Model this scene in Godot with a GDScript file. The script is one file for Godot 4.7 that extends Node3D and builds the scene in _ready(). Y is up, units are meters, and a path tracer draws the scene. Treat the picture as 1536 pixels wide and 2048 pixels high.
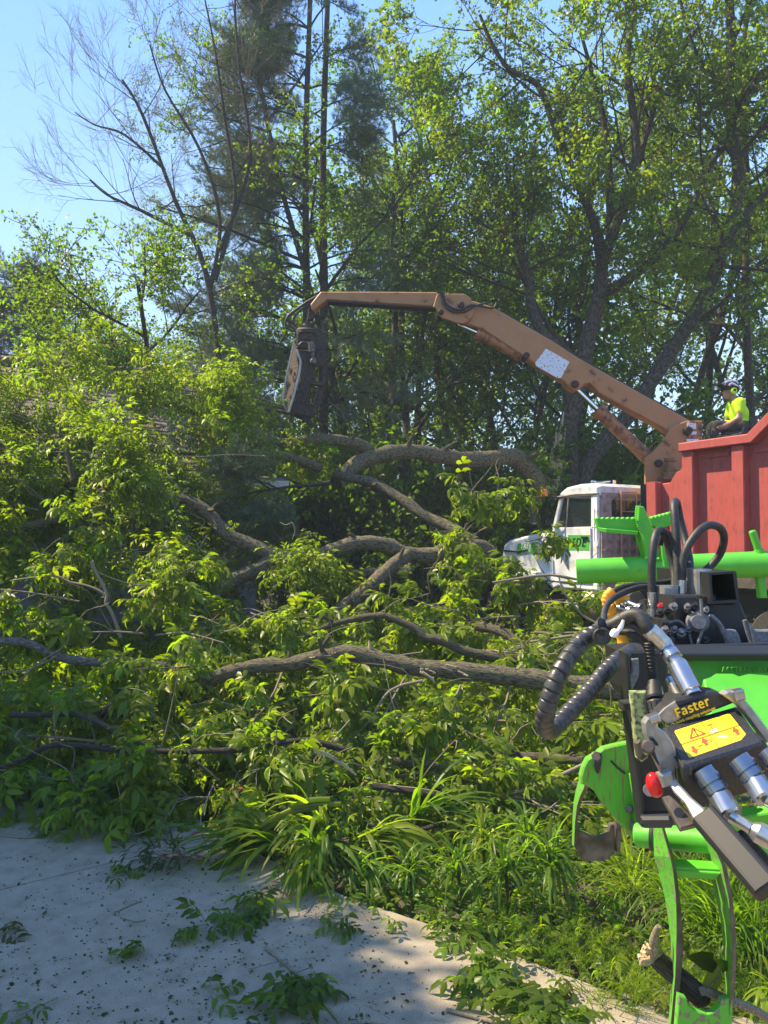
extends Node3D
# A storm-felled tree beside a drive: a loader truck lifts limbs while a small green grapple works the near heap.

const LENS := 1577.0
const EYE := Vector3(0, 1.75, 0)
var tilt := atan(60.0 / 1577.0)
var M := {}
var names := {}
var rng := RandomNumberGenerator.new()
var gn := FastNoiseLite.new()

func _ready():
	# camera
	var cam = Camera3D.new(); cam.name = "camera"
	cam.fov = 2.0 * rad_to_deg(atan(1024.0 / LENS)); cam.near = 0.05; cam.far = 900.0
	cam.position = EYE; cam.rotation.x = tilt; add_child(cam)
	# sky and exposure
	var env = Environment.new(); env.background_mode = Environment.BG_SKY
	var sm = ProceduralSkyMaterial.new()
	sm.sky_top_color = lin(0.11, 0.285, 0.74); sm.sky_horizon_color = lin(0.55, 0.78, 0.92); sm.sky_curve = 0.30
	sm.ground_bottom_color = lin(0.05, 0.06, 0.04); sm.ground_horizon_color = lin(0.25, 0.32, 0.28)
	sm.sky_energy_multiplier = 0.88
	env.sky = Sky.new(); env.sky.sky_material = sm
	env.tonemap_mode = Environment.TONE_MAPPER_LINEAR; env.tonemap_exposure = 2.5
	env.sdfgi_enabled = true; env.ssao_enabled = true; env.ssil_enabled = true
	env.fog_enabled = true; env.fog_density = 0.002; env.fog_light_color = lin(0.75, 0.88, 1.0)
	var we = WorldEnvironment.new(); we.name = "world_environment"; we.environment = env; add_child(we)
	# the sun, high on the left and a little ahead
	var sun = DirectionalLight3D.new(); sun.name = "sun"
	var az = deg_to_rad(72.0); var el = deg_to_rad(51.0)
	var to_sun = Vector3(-sin(az) * cos(el), sin(el), -cos(az) * cos(el))
	sun.look_at_from_position(Vector3.ZERO, -to_sun, Vector3.UP)
	sun.light_energy = 1.6; sun.light_color = Color(1.0, 0.92, 0.77); sun.light_angular_distance = 0.5; sun.shadow_enabled = true
	add_child(sun)
	gn.seed = 7; gn.frequency = 0.35
	make_materials()
	make_sprays()
	setting()
	house()
	truck()
	crane()
	operator()
	forest()
	fallen_limbs()
	heap()
	bed_plants()
	litter()
	loader()

func lin(r, g, b, a = 1.0) -> Color:
	return Color(r, g, b, a).linear_to_srgb()

func at(x: float, y: float, d: float) -> Vector3:   # the point at depth d that the lens sees at that place of the photograph
	var v = Vector3((x - 768.0) / LENS, -(y - 1024.0) / LENS, -1.0).rotated(Vector3.RIGHT, tilt)
	return EYE + v * (d / -v.z)

func numbered(called: String) -> String:
	var k = names.get(called, 0); names[called] = k + 1
	return called if k == 0 else "%s_%03d" % [called, k]

func tag(o, label := "", category := "", group := "", kind := ""):
	if label: o.set_meta("label", label)
	if category: o.set_meta("category", category)
	if group: o.set_meta("group", group)
	if kind: o.set_meta("kind", kind)
	return o

func thing(called: String, label: String, category: String, where := Vector3.ZERO, group := "") -> Node3D:
	var o = Node3D.new(); o.name = numbered(called); o.position = where; add_child(o)
	return tag(o, label, category, group)

class MB:
	var v := PackedVector3Array()
	var n := PackedVector3Array()
	var uv := PackedVector2Array()
	var c := PackedColorArray()
	var ix := PackedInt32Array()
	var col := Color.WHITE
	var off := Vector3.ZERO

	func vert(p: Vector3, nn: Vector3, u := Vector2.ZERO) -> int:
		v.append(p - off); n.append(nn); uv.append(u); c.append(col)
		return v.size() - 1

	func face(pts: Array, nn: Vector3):
		var k = v.size()
		for p in pts: vert(p, nn, Vector2(p.x + p.z, p.y))
		for i in range(1, pts.size() - 1):
			var cr = (pts[i] - pts[0]).cross(pts[i + 1] - pts[0])
			if cr.dot(nn) > 0: ix.append_array(PackedInt32Array([k, k + i + 1, k + i]))
			else: ix.append_array(PackedInt32Array([k, k + i, k + i + 1]))

	func quad(a: Vector3, b: Vector3, d: Vector3, e: Vector3, away: Vector3):   # flat, facing away from the point
		var nn = (b - a).cross(e - a).normalized()
		if nn.length() < 0.5: nn = (d - b).cross(e - b).normalized()
		if nn.dot((a + b + d + e) / 4.0 - away) < 0: nn = -nn
		face([a, b, d, e], nn)

	func tube(path: PackedVector3Array, rad, sides := 8, cap := true, rough := 0.0, ribs := 0.0):
		var m = path.size()
		if m < 2: return
		var t = (path[1] - path[0]).normalized()
		var u = t.cross(Vector3.UP)
		if u.length() < 0.1: u = t.cross(Vector3.RIGHT)
		u = u.normalized()
		var base = v.size(); var ln = 0.0
		for i in m:
			var t2: Vector3
			if i == 0: t2 = (path[1] - path[0]).normalized()
			elif i == m - 1: t2 = (path[m - 1] - path[m - 2]).normalized()
			else: t2 = ((path[i] - path[i - 1]).normalized() + (path[i + 1] - path[i]).normalized()).normalized()
			u = (u - t2 * u.dot(t2)).normalized()
			var w = t2.cross(u)
			if i > 0: ln += path[i].distance_to(path[i - 1])
			var r: float = rad[i] if rad is PackedFloat32Array or rad is Array else rad
			for j in sides + 1:
				var a = TAU * j / sides
				var o = u * cos(a) + w * sin(a)
				var rr = r
				if rough > 0.0 and j < sides: rr = r * (1.0 + rough * sin(j * 2.4 + i * 1.7 + sin(i * 0.9 + j) * 2.0))
				elif rough > 0.0: rr = r * (1.0 + rough * sin(i * 1.7 + sin(i * 0.9) * 2.0))
				var on = o
				if ribs > 0.0 and i > 0 and i < m - 1:
					on = (o - t2 * (rad[i + 1] - rad[i - 1]) / maxf(1e-5, path[i + 1].distance_to(path[i - 1]))).normalized()
				vert(path[i] + o * rr, on, Vector2(float(j) / sides, ln))
		for i in m - 1:
			for j in sides:
				var a = base + i * (sides + 1) + j; var b = a + sides + 1
				ix.append_array(PackedInt32Array([a, b, a + 1, a + 1, b, b + 1]))
		if cap:
			for e in [0, m - 1]:
				var nn = (path[0] - path[1]).normalized() if e == 0 else (path[m - 1] - path[m - 2]).normalized()
				var ring = []
				for j in sides: ring.append(v[base + e * (sides + 1) + j] + off)
				face(ring, nn)

	func prism(poly: PackedVector2Array, thick: float, xf: Transform3D, bev := 0.0):
		var pl = poly.duplicate()
		if Geometry2D.is_polygon_clockwise(pl): pl.reverse()
		var m = pl.size(); var h = thick / 2.0
		var ins = PackedVector2Array()
		for i in m:
			var a = (pl[i] - pl[(i + m - 1) % m]).normalized(); var b = (pl[(i + 1) % m] - pl[i]).normalized()
			var na = Vector2(-a.y, a.x); var nb = Vector2(-b.y, b.x)
			var s = na + nb
			ins.append(pl[i] + s / maxf(0.35, 1.0 + na.dot(nb)) * bev)
		var tr = Geometry2D.triangulate_polygon(ins)
		if tr.is_empty(): tr = Geometry2D.triangulate_polygon(pl); ins = pl
		var bs = xf.basis.orthonormalized()
		for s in [1.0, -1.0]:
			for k in range(0, tr.size(), 3):
				var f = []
				for q in 3: f.append(xf * Vector3(ins[tr[k + q]].x, ins[tr[k + q]].y, s * h))
				face(f, bs.z * s)
		for i in m:
			var j = (i + 1) % m
			var e = (pl[j] - pl[i]).normalized()
			var on = bs * Vector3(e.y, -e.x, 0)
			var P = func(q: Vector2, z: float): return xf * Vector3(q.x, q.y, z)
			face([P.call(pl[i], h - bev), P.call(pl[j], h - bev), P.call(pl[j], -h + bev), P.call(pl[i], -h + bev)], on)
			if bev > 0.0:
				for s in [1.0, -1.0]:
					face([P.call(ins[i], s * h), P.call(ins[j], s * h), P.call(pl[j], s * (h - bev)), P.call(pl[i], s * (h - bev))], (on + bs.z * s).normalized())

	func box(size: Vector3, xf: Transform3D, bev := 0.0):
		var a = size.x / 2.0; var b = size.y / 2.0
		prism(PackedVector2Array([Vector2(-a, -b), Vector2(a, -b), Vector2(a, b), Vector2(-a, b)]), size.z, xf, bev)

	func lathe(prof: Array, xf: Transform3D, segs := 20):   # Vector2(radius, height along the local y)
		var bs = xf.basis.orthonormalized()
		for i in prof.size() - 1:
			var p: Vector2 = prof[i]; var q: Vector2 = prof[i + 1]
			if p.distance_to(q) < 1e-6: continue
			var d = (q - p).normalized(); var k = v.size()
			for j in segs + 1:
				var a = TAU * j / segs; var o = Vector3(cos(a), 0, sin(a))
				var nn = bs * (o * d.y + Vector3(0, -d.x, 0))
				vert(xf * (o * p.x + Vector3(0, p.y, 0)), nn, Vector2(float(j) / segs, p.y)); vert(xf * (o * q.x + Vector3(0, q.y, 0)), nn, Vector2(float(j) / segs, q.y))
			for j in segs:
				var b = k + j * 2
				var cr = (v[b + 1] - v[b]).cross(v[b + 2] - v[b])
				if cr.length() < 1e-10: cr = (v[b + 3] - v[b + 1]).cross(v[b + 2] - v[b + 1])
				if cr.dot(n[b]) > 0: ix.append_array(PackedInt32Array([b, b + 2, b + 1, b + 1, b + 2, b + 3]))
				else: ix.append_array(PackedInt32Array([b, b + 1, b + 2, b + 2, b + 1, b + 3]))

	func add(o: MB, xf: Transform3D):
		var k = v.size()
		for i in o.v.size():
			v.append(xf * o.v[i]); n.append((xf.basis * o.n[i]).normalized()); uv.append(o.uv[i]); c.append(o.c[i] * col)
		for i in o.ix: ix.append(i + k)

	func mesh() -> ArrayMesh:
		var a = []; a.resize(Mesh.ARRAY_MAX)
		a[Mesh.ARRAY_VERTEX] = v; a[Mesh.ARRAY_NORMAL] = n; a[Mesh.ARRAY_TEX_UV] = uv; a[Mesh.ARRAY_COLOR] = c; a[Mesh.ARRAY_INDEX] = ix
		var m = ArrayMesh.new(); m.add_surface_from_arrays(Mesh.PRIMITIVE_TRIANGLES, a)
		return m

func put(mb: MB, called: String, mat, parent = null) -> MeshInstance3D:
	var o = MeshInstance3D.new(); o.mesh = mb.mesh(); o.material_override = mat
	if parent == null:
		o.name = numbered(called); add_child(o)
	else:
		o.name = called; parent.add_child(o, true)
		o.position = -parent_off(parent)
	return o

func parent_off(p) -> Vector3:   # where the parent's origin stands, so that parts can be built in world metres
	var o = Vector3.ZERO
	while p != self and p != null:
		o += p.position; p = p.get_parent()
	return o

func part(parent, called: String, mat, build: Callable) -> MeshInstance3D:
	var mb = MB.new(); build.call(mb)
	return put(mb, called, mat, parent)

func bag(called: String, mesh: Mesh, mat, xfs: Array, cols, parent = null) -> MultiMeshInstance3D:   # many leaves, sprays or crumbs as one
	var mm = MultiMesh.new(); mm.transform_format = MultiMesh.TRANSFORM_3D; mm.use_colors = cols != null; mm.mesh = mesh; mm.instance_count = xfs.size()
	var st = 16 if cols != null else 12
	var b = PackedFloat32Array(); b.resize(st * xfs.size())
	var off = parent_off(parent) if parent != null else Vector3.ZERO
	for i in xfs.size():
		var t: Transform3D = xfs[i]; var k = i * st; var s = t.basis; var o = t.origin
		b[k] = s.x.x; b[k + 1] = s.y.x; b[k + 2] = s.z.x; b[k + 3] = o.x
		b[k + 4] = s.x.y; b[k + 5] = s.y.y; b[k + 6] = s.z.y; b[k + 7] = o.y
		b[k + 8] = s.x.z; b[k + 9] = s.y.z; b[k + 10] = s.z.z; b[k + 11] = o.z
		if cols != null:
			var cc: Color = cols[i]; b[k + 12] = cc.r; b[k + 13] = cc.g; b[k + 14] = cc.b; b[k + 15] = 1.0
	mm.buffer = b
	var o = MultiMeshInstance3D.new(); o.multimesh = mm; o.material_override = mat
	if parent == null:
		o.name = numbered(called); add_child(o)
	else:
		o.name = called; parent.add_child(o, true); o.position = -off
	tag(o, "", "", "", "stuff")
	return o

func frame(origin: Vector3, y: Vector3, hint := Vector3.UP) -> Transform3D:   # local y along the given way
	y = y.normalized()
	var x = y.cross(hint)
	if x.length() < 0.05: x = y.cross(Vector3(0.9, 0.1, 0.4))
	x = x.normalized()
	return Transform3D(Basis(x, y, x.cross(y)), origin)

func curve(pts: Array, per := 4) -> PackedVector3Array:   # a smooth path through the points
	var o = PackedVector3Array(); var m = pts.size()
	for i in m - 1:
		var a: Vector3 = pts[maxi(i - 1, 0)]; var b: Vector3 = pts[i]; var c: Vector3 = pts[i + 1]; var d: Vector3 = pts[mini(i + 2, m - 1)]
		for k in per:
			o.append(b.cubic_interpolate(c, a, d, float(k) / per))
	o.append(pts[m - 1])
	return o

func taper(m: int, r0: float, r1: float) -> PackedFloat32Array:
	var o = PackedFloat32Array()
	for i in m: o.append(lerpf(r0, r1, float(i) / (m - 1)))
	return o

func rv() -> Vector3:
	return Vector3(rng.randfn(), rng.randfn(), rng.randfn()).normalized()

func swatch(w: int, h: int, freq: float, ramp: Array, oct := 5, kind := FastNoiseLite.TYPE_SIMPLEX_SMOOTH, sd := 1) -> NoiseTexture2D:
	var t = NoiseTexture2D.new(); t.width = w; t.height = h; t.seamless = true
	var f = FastNoiseLite.new(); f.seed = sd; f.frequency = freq; f.fractal_octaves = oct; f.noise_type = kind
	t.noise = f
	var g = Gradient.new(); var po = PackedFloat32Array(); var co = PackedColorArray()
	for r in ramp:
		po.append(r[0]); co.append(r[1])
	g.offsets = po; g.colors = co; t.color_ramp = g
	return t

func relief(w: int, h: int, freq: float, oct := 4, sd := 3, kind := FastNoiseLite.TYPE_SIMPLEX_SMOOTH) -> NoiseTexture2D:
	return swatch(w, h, freq, [[0.0, Color.BLACK], [1.0, Color.WHITE]], oct, kind, sd)

func paint(key: String, color: Color, rough: float, metal := 0.0) -> StandardMaterial3D:
	var m = StandardMaterial3D.new(); m.resource_name = key; m.albedo_color = color; m.roughness = rough; m.metallic = metal
	M[key] = m
	return m

func noisy(key: String, ramp: Array, freq: float, rough: float, scale: float, metal := 0.0, bump := 0.0, sd := 1) -> StandardMaterial3D:
	var m = paint(key, Color.WHITE, rough, metal)
	m.albedo_texture = swatch(512, 512, freq, ramp, 5, FastNoiseLite.TYPE_SIMPLEX_SMOOTH, sd)
	m.uv1_triplanar = true; m.uv1_scale = Vector3.ONE * scale
	if bump > 0.0:
		m.heightmap_enabled = true; m.heightmap_texture = relief(512, 512, freq * 3.0, 4, sd + 5); m.heightmap_scale = bump
	return m

func make_materials():
	# leaves: colour comes with each leaf and spray; light passes through
	for a in [["leaf", 0.36, Color(1.15, 1.2, 0.5)], ["needle", 0.6, Color(0.3, 0.35, 0.2)]]:
		var m = paint(a[0], Color.WHITE, a[1]); m.vertex_color_use_as_albedo = true
		m.backlight_enabled = true; m.backlight = a[2]
	# bark
	var b = paint("bark", Color.WHITE, 0.95)
	b.albedo_texture = swatch(256, 512, 0.02, [[0.2, lin(0.025, 0.02, 0.014)], [0.5, lin(0.055, 0.045, 0.032)], [0.75, lin(0.10, 0.083, 0.06)]], 5)
	b.heightmap_enabled = true; b.heightmap_texture = relief(256, 512, 0.05, 4); b.heightmap_scale = 1.2
	b.uv1_scale = Vector3(3, 0.8, 1)
	var b2 = paint("mossy_bark", Color.WHITE, 0.95)
	b2.albedo_texture = swatch(512, 512, 0.02, [[0.2, lin(0.055, 0.042, 0.028)], [0.42, lin(0.125, 0.10, 0.065)], [0.58, lin(0.20, 0.165, 0.105)], [0.72, lin(0.155, 0.155, 0.045)], [0.9, lin(0.22, 0.205, 0.075)]], 6)
	b2.heightmap_enabled = true; b2.heightmap_texture = relief(512, 512, 0.06, 5); b2.heightmap_scale = 1.5
	b2.uv1_scale = Vector3(2, 1.3, 1)
	var b3 = paint("grey_bark", Color.WHITE, 0.95)
	b3.albedo_texture = swatch(256, 512, 0.03, [[0.2, lin(0.07, 0.06, 0.05)], [0.55, lin(0.15, 0.135, 0.11)], [0.8, lin(0.25, 0.23, 0.19)]], 5)
	b3.heightmap_enabled = true; b3.heightmap_texture = relief(256, 512, 0.06, 4); b3.heightmap_scale = 0.8
	b3.uv1_scale = Vector3(2, 1.2, 1)
	noisy("torn_wood", [[0.2, lin(0.30, 0.19, 0.09)], [0.5, lin(0.55, 0.42, 0.24)], [0.8, lin(0.70, 0.58, 0.38)]], 0.02, 0.85, 4.0, 0.0, 0.8)
	noisy("pale_wood", [[0.2, lin(0.30, 0.22, 0.12)], [0.8, lin(0.55, 0.46, 0.30)]], 0.03, 0.85, 6.0, 0.0, 0.4)
	noisy("twig", [[0.2, lin(0.10, 0.08, 0.05)], [0.8, lin(0.30, 0.25, 0.17)]], 0.05, 0.9, 5.0)
	# ground
	var g = noisy("concrete", [[0.15, lin(0.25, 0.21, 0.155)], [0.45, lin(0.30, 0.255, 0.19)], [0.62, lin(0.315, 0.27, 0.203)], [0.85, lin(0.34, 0.293, 0.222)]], 0.02, 0.9, 0.7, 0.0, 0.0)
	g.uv1_world_triplanar = true
	g.heightmap_enabled = true; g.heightmap_texture = relief(1024, 1024, 0.22, 3, 9); g.heightmap_scale = 0.04
	g.detail_enabled = true; g.detail_blend_mode = BaseMaterial3D.BLEND_MODE_MUL
	g.detail_albedo = swatch(1024, 1024, 0.24, [[0.2, Color(0.66, 0.64, 0.6)], [0.36, Color(0.93, 0.93, 0.91)], [0.7, Color(1, 1, 1)]], 3, FastNoiseLite.TYPE_SIMPLEX, 21)
	g = noisy("soil", [[0.2, lin(0.03, 0.024, 0.016)], [0.5, lin(0.06, 0.05, 0.032)], [0.8, lin(0.07, 0.075, 0.035)]], 0.02, 1.0, 0.3, 0.0, 3.0)
	g.uv1_world_triplanar = true
	# machines
	noisy("green_paint", [[0.0, lin(0.055, 0.32, 0.02)], [0.30, lin(0.07, 0.37, 0.02)], [0.72, lin(0.08, 0.41, 0.024)], [0.82, lin(0.10, 0.34, 0.03)], [0.92, lin(0.12, 0.15, 0.05)]], 0.012, 0.5, 1.6, 0.0, 0.06)
	noisy("scraped_green", [[0.0, lin(0.065, 0.35, 0.02)], [0.45, lin(0.078, 0.38, 0.022)], [0.60, lin(0.11, 0.34, 0.03)], [0.72, lin(0.14, 0.13, 0.07)], [0.85, lin(0.2, 0.19, 0.17)]], 0.02, 0.5, 3.0, 0.0, 0.1, 4)
	noisy("worn_steel", [[0.15, lin(0.07, 0.055, 0.04)], [0.5, lin(0.12, 0.10, 0.08)], [0.8, lin(0.17, 0.15, 0.13)]], 0.015, 0.55, 2.0, 0.55, 0.15)
	noisy("tan_paint", [[0.08, lin(0.12, 0.045, 0.02)], [0.17, lin(0.30, 0.14, 0.055)], [0.26, lin(0.35, 0.165, 0.06)], [0.7, lin(0.38, 0.185, 0.07)], [0.9, lin(0.34, 0.18, 0.085)]], 0.006, 0.6, 0.9, 0.0, 0.1, 11)
	noisy("rusty_tan", [[0.1, lin(0.06, 0.025, 0.015)], [0.4, lin(0.20, 0.085, 0.04)], [0.55, lin(0.34, 0.15, 0.055)], [0.9, lin(0.38, 0.18, 0.07)]], 0.008, 0.7, 1.6, 0.0, 0.2, 12)
	noisy("rust", [[0.2, lin(0.02, 0.014, 0.011)], [0.5, lin(0.045, 0.029, 0.022)], [0.8, lin(0.075, 0.048, 0.037)]], 0.015, 0.75, 2.0, 0.2, 0.2, 13)
	noisy("red_paint", [[0.14, lin(0.13, 0.05, 0.035)], [0.25, lin(0.30, 0.06, 0.045)], [0.36, lin(0.34, 0.055, 0.047)], [0.8, lin(0.38, 0.07, 0.06)]], 0.02, 0.55, 0.9, 0.0, 0.12, 14)
	noisy("white_paint", [[0.1, lin(0.5, 0.46, 0.38)], [0.3, lin(0.72, 0.72, 0.70)], [0.8, lin(0.80, 0.81, 0.82)]], 0.01, 0.35, 0.8, 0.0, 0.0, 15)
	noisy("dirty_white", [[0.15, lin(0.14, 0.11, 0.085)], [0.45, lin(0.30, 0.25, 0.21)], [0.8, lin(0.42, 0.37, 0.32)]], 0.012, 0.6, 1.2, 0.0, 0.0, 16)
	noisy("sign_white", [[0.16, lin(0.16, 0.05, 0.025)], [0.21, lin(0.35, 0.2, 0.12)], [0.245, lin(0.62, 0.66, 0.72)], [0.9, lin(0.68, 0.72, 0.78)]], 0.018, 0.5, 2.2, 0.0, 0.0, 17)
	noisy("coupler_black", [[0.2, lin(0.012, 0.012, 0.013)], [0.6, lin(0.025, 0.025, 0.027)], [0.85, lin(0.055, 0.052, 0.05)]], 0.05, 0.42, 6.0, 0.0, 0.05, 18)
	noisy("cast_alloy", [[0.2, lin(0.27, 0.26, 0.23)], [0.5, lin(0.33, 0.32, 0.29)], [0.8, lin(0.38, 0.37, 0.34)]], 0.02, 0.42, 4.0, 0.6, 0.0, 19)
	noisy("zinc", [[0.2, lin(0.40, 0.40, 0.41)], [0.7, lin(0.48, 0.49, 0.50)]], 0.02, 0.24, 4.0, 0.9, 0.0, 20)
	noisy("rubber", [[0.2, lin(0.014, 0.014, 0.014)], [0.6, lin(0.028, 0.027, 0.026)], [0.85, lin(0.06, 0.055, 0.047)]], 0.03, 0.55, 5.0, 0.0, 0.06, 22)
	noisy("hose_wrap", [[0.15, lin(0.018, 0.018, 0.019)], [0.5, lin(0.035, 0.035, 0.036)], [0.8, lin(0.085, 0.078, 0.066)]], 0.02, 0.38, 5.0, 0.0, 0.05, 23)
	noisy("tyre", [[0.2, lin(0.02, 0.02, 0.019)], [0.8, lin(0.06, 0.055, 0.048)]], 0.03, 0.85, 2.0, 0.0, 0.1, 24)
	paint("black", lin(0.012, 0.013, 0.014), 0.5)
	paint("black_plastic", lin(0.009, 0.009, 0.0095), 0.55)
	paint("dark_frame", lin(0.02, 0.021, 0.022), 0.6)
	paint("chrome", lin(0.75, 0.76, 0.78), 0.08, 1.0)
	paint("yellow_label", lin(0.80, 0.56, 0.02), 0.4)
	paint("label_ink", lin(0.03, 0.028, 0.02), 0.5)
	paint("red_ink", lin(0.75, 0.07, 0.02), 0.45)
	paint("white_ink", lin(0.75, 0.75, 0.75), 0.45)
	paint("red_knob", lin(0.62, 0.012, 0.015), 0.22)
	paint("amber", lin(0.85, 0.19, 0.015), 0.2)
	paint("sign_green", lin(0.08, 0.42, 0.05), 0.4)
	paint("orange_strap", lin(0.75, 0.33, 0.015), 0.5)
	paint("ladder_rust", lin(0.45, 0.21, 0.09), 0.6)
	paint("bronze", lin(0.20, 0.11, 0.05), 0.45, 0.5)
	paint("hi_vis", lin(0.52, 0.85, 0.01), 0.8)
	paint("trousers", lin(0.045, 0.038, 0.032), 0.9)
	paint("skin", lin(0.42, 0.25, 0.18), 0.55)
	paint("tan_skin", lin(0.30, 0.17, 0.11), 0.5)
	paint("glass", lin(0.03, 0.05, 0.045, 0.25), 0.03); M.glass.transparency = BaseMaterial3D.TRANSPARENCY_ALPHA
	noisy("siding", [[0.2, lin(0.10, 0.115, 0.13)], [0.8, lin(0.16, 0.18, 0.20)]], 0.02, 0.7, 1.0)
	noisy("shingle", [[0.2, lin(0.07, 0.055, 0.045)], [0.5, lin(0.15, 0.115, 0.095)], [0.8, lin(0.22, 0.18, 0.15)]], 0.05, 0.95, 2.0, 0.0, 0.2)
	paint("gutter", lin(0.45, 0.44, 0.40), 0.5)
	paint("petal", lin(0.35, 0.01, 0.08), 0.6)
	noisy("dry_leaf", [[0.2, lin(0.15, 0.09, 0.04)], [0.8, lin(0.36, 0.25, 0.12)]], 0.1, 0.8, 6.0)
	paint("label_line", lin(0.30, 0.19, 0.01), 0.5)
	noisy("plate_grey", [[0.2, lin(0.10, 0.10, 0.105)], [0.8, lin(0.19, 0.19, 0.195)]], 0.03, 0.55, 5.0, 0.0, 0.0, 31)
	noisy("lichen_green", [[0.2, lin(0.05, 0.04, 0.03)], [0.38, lin(0.17, 0.13, 0.09)], [0.5, lin(0.24, 0.32, 0.11)], [0.8, lin(0.34, 0.44, 0.18)]], 0.02, 0.7, 6.0, 0.0, 0.1, 32)
	noisy("blue_steel", [[0.2, lin(0.20, 0.23, 0.27)], [0.7, lin(0.26, 0.29, 0.33)]], 0.02, 0.22, 4.0, 0.9, 0.0, 33)
	noisy("dirty_chrome", [[0.2, lin(0.40, 0.38, 0.35)], [0.7, lin(0.55, 0.54, 0.52)]], 0.03, 0.32, 4.0, 0.85, 0.0, 34)
	var sg = noisy("streaked_green", [[0.0, lin(0.07, 0.36, 0.02)], [0.48, lin(0.085, 0.40, 0.024)], [0.60, lin(0.12, 0.34, 0.028)], [0.72, lin(0.17, 0.21, 0.04)], [0.9, lin(0.18, 0.12, 0.05)]], 0.02, 0.45, 1.0, 0.0, 0.0, 35)
	sg.uv1_scale = Vector3(9.0, 0.8, 9.0)
	M.red_paint.uv1_scale = Vector3(1.7, 0.45, 1.7)

func sheet(mb: MB, pts: Array, thick: float, bev := 0.0, back := false):   # a flat plate with the given corners
	var c = Vector3.ZERO; var nn = Vector3.ZERO; var m = pts.size()
	for i in m:
		c += pts[i] / m
		nn += ((pts[i] - pts[0]) * 1000.0).cross((pts[(i + 1) % m] - pts[0]) * 1000.0)
	nn = nn.normalized()
	if nn.dot(EYE - c) < 0: nn = -nn
	var x = (pts[1] - pts[0]).normalized(); x = (x - nn * x.dot(nn)).normalized()
	var b = Basis(x, nn.cross(x), nn)
	var poly = PackedVector2Array()
	for p in pts:
		var q = b.transposed() * (p - c); poly.append(Vector2(q.x, q.y))
	mb.prism(poly, thick, Transform3D(b, c - (nn * thick / 2.0 if back else Vector3.ZERO)), bev)

func pts(a: Array, d: float) -> Array:
	var o = []
	for p in a: o.append(at(p[0], p[1], p[2] if p.size() > 2 else d))
	return o

func setting():
	# soil and forest floor to the horizon
	var g = MB.new()
	var step = [-400.0, -150.0, -60.0, -35.0]
	for i in 41: step.append(-20.0 + i)
	step.append_array([35.0, 60.0, 150.0, 400.0])
	for a in step.size():
		for b in step.size():
			var x = step[a]; var z = -15.0 + step[b]
			var y = -0.05 + 0.06 * gn.get_noise_2d(x * 2.0, z * 2.0)
			if z < -9.0 and absf(x) < 60.0: y += 0.15 * gn.get_noise_2d(x * 0.4, z * 0.4)
			if z > -2.0 or (x < 1.5 and z > -6.5): y = -0.14
			g.vert(Vector3(x, y, z), Vector3.UP, Vector2(x, z))
	var w = step.size()
	for a in w - 1:
		for b in w - 1:
			var k = a * w + b
			g.ix.append_array(PackedInt32Array([k, k + w, k + 1, k + 1, k + w, k + w + 1]))
	tag(put(g, "ground", M.soil), "", "", "", "structure")
	# concrete drive of two bays with a sawn joint
	var edge = [[9, 0.2], [4, 1.7], [2.2, 2.62], [1.45, 2.93], [0.85, 3.17], [0.5, 3.46], [0.3, 3.62], [-0.2, 3.98], [-0.7, 4.5], [-1.3, 5.2], [-2.2, 6.3], [-9, 6.6], [-9, -6], [9, -6]]
	var poly = PackedVector2Array()
	for e in edge: poly.append(Vector2(e[0], e[1]))
	var j0 = Vector2(-1.96, 4.03); var jd = Vector2(0.65, 0.49).normalized(); var jn = Vector2(-jd.y, jd.x)
	var flat = Transform3D(Basis(Vector3.RIGHT, Vector3(0, 0, -1), Vector3.UP), Vector3(0, -0.05, 0))
	var drive = thing("driveway", "", "")
	tag(drive, "", "", "", "structure")
	for s in [1.0, -1.0]:
		var cut = PackedVector2Array([j0 - jd * 40 + jn * s * 0.009, j0 + jd * 40 + jn * s * 0.009, j0 + jd * 40 + jn * s * 40, j0 - jd * 40 + jn * s * 40])
		for p in Geometry2D.intersect_polygons(poly, cut):
			var mb = MB.new(); mb.prism(p, 0.1, flat, 0.006)
			put(mb, "concrete_slab", M.concrete, drive)

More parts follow.
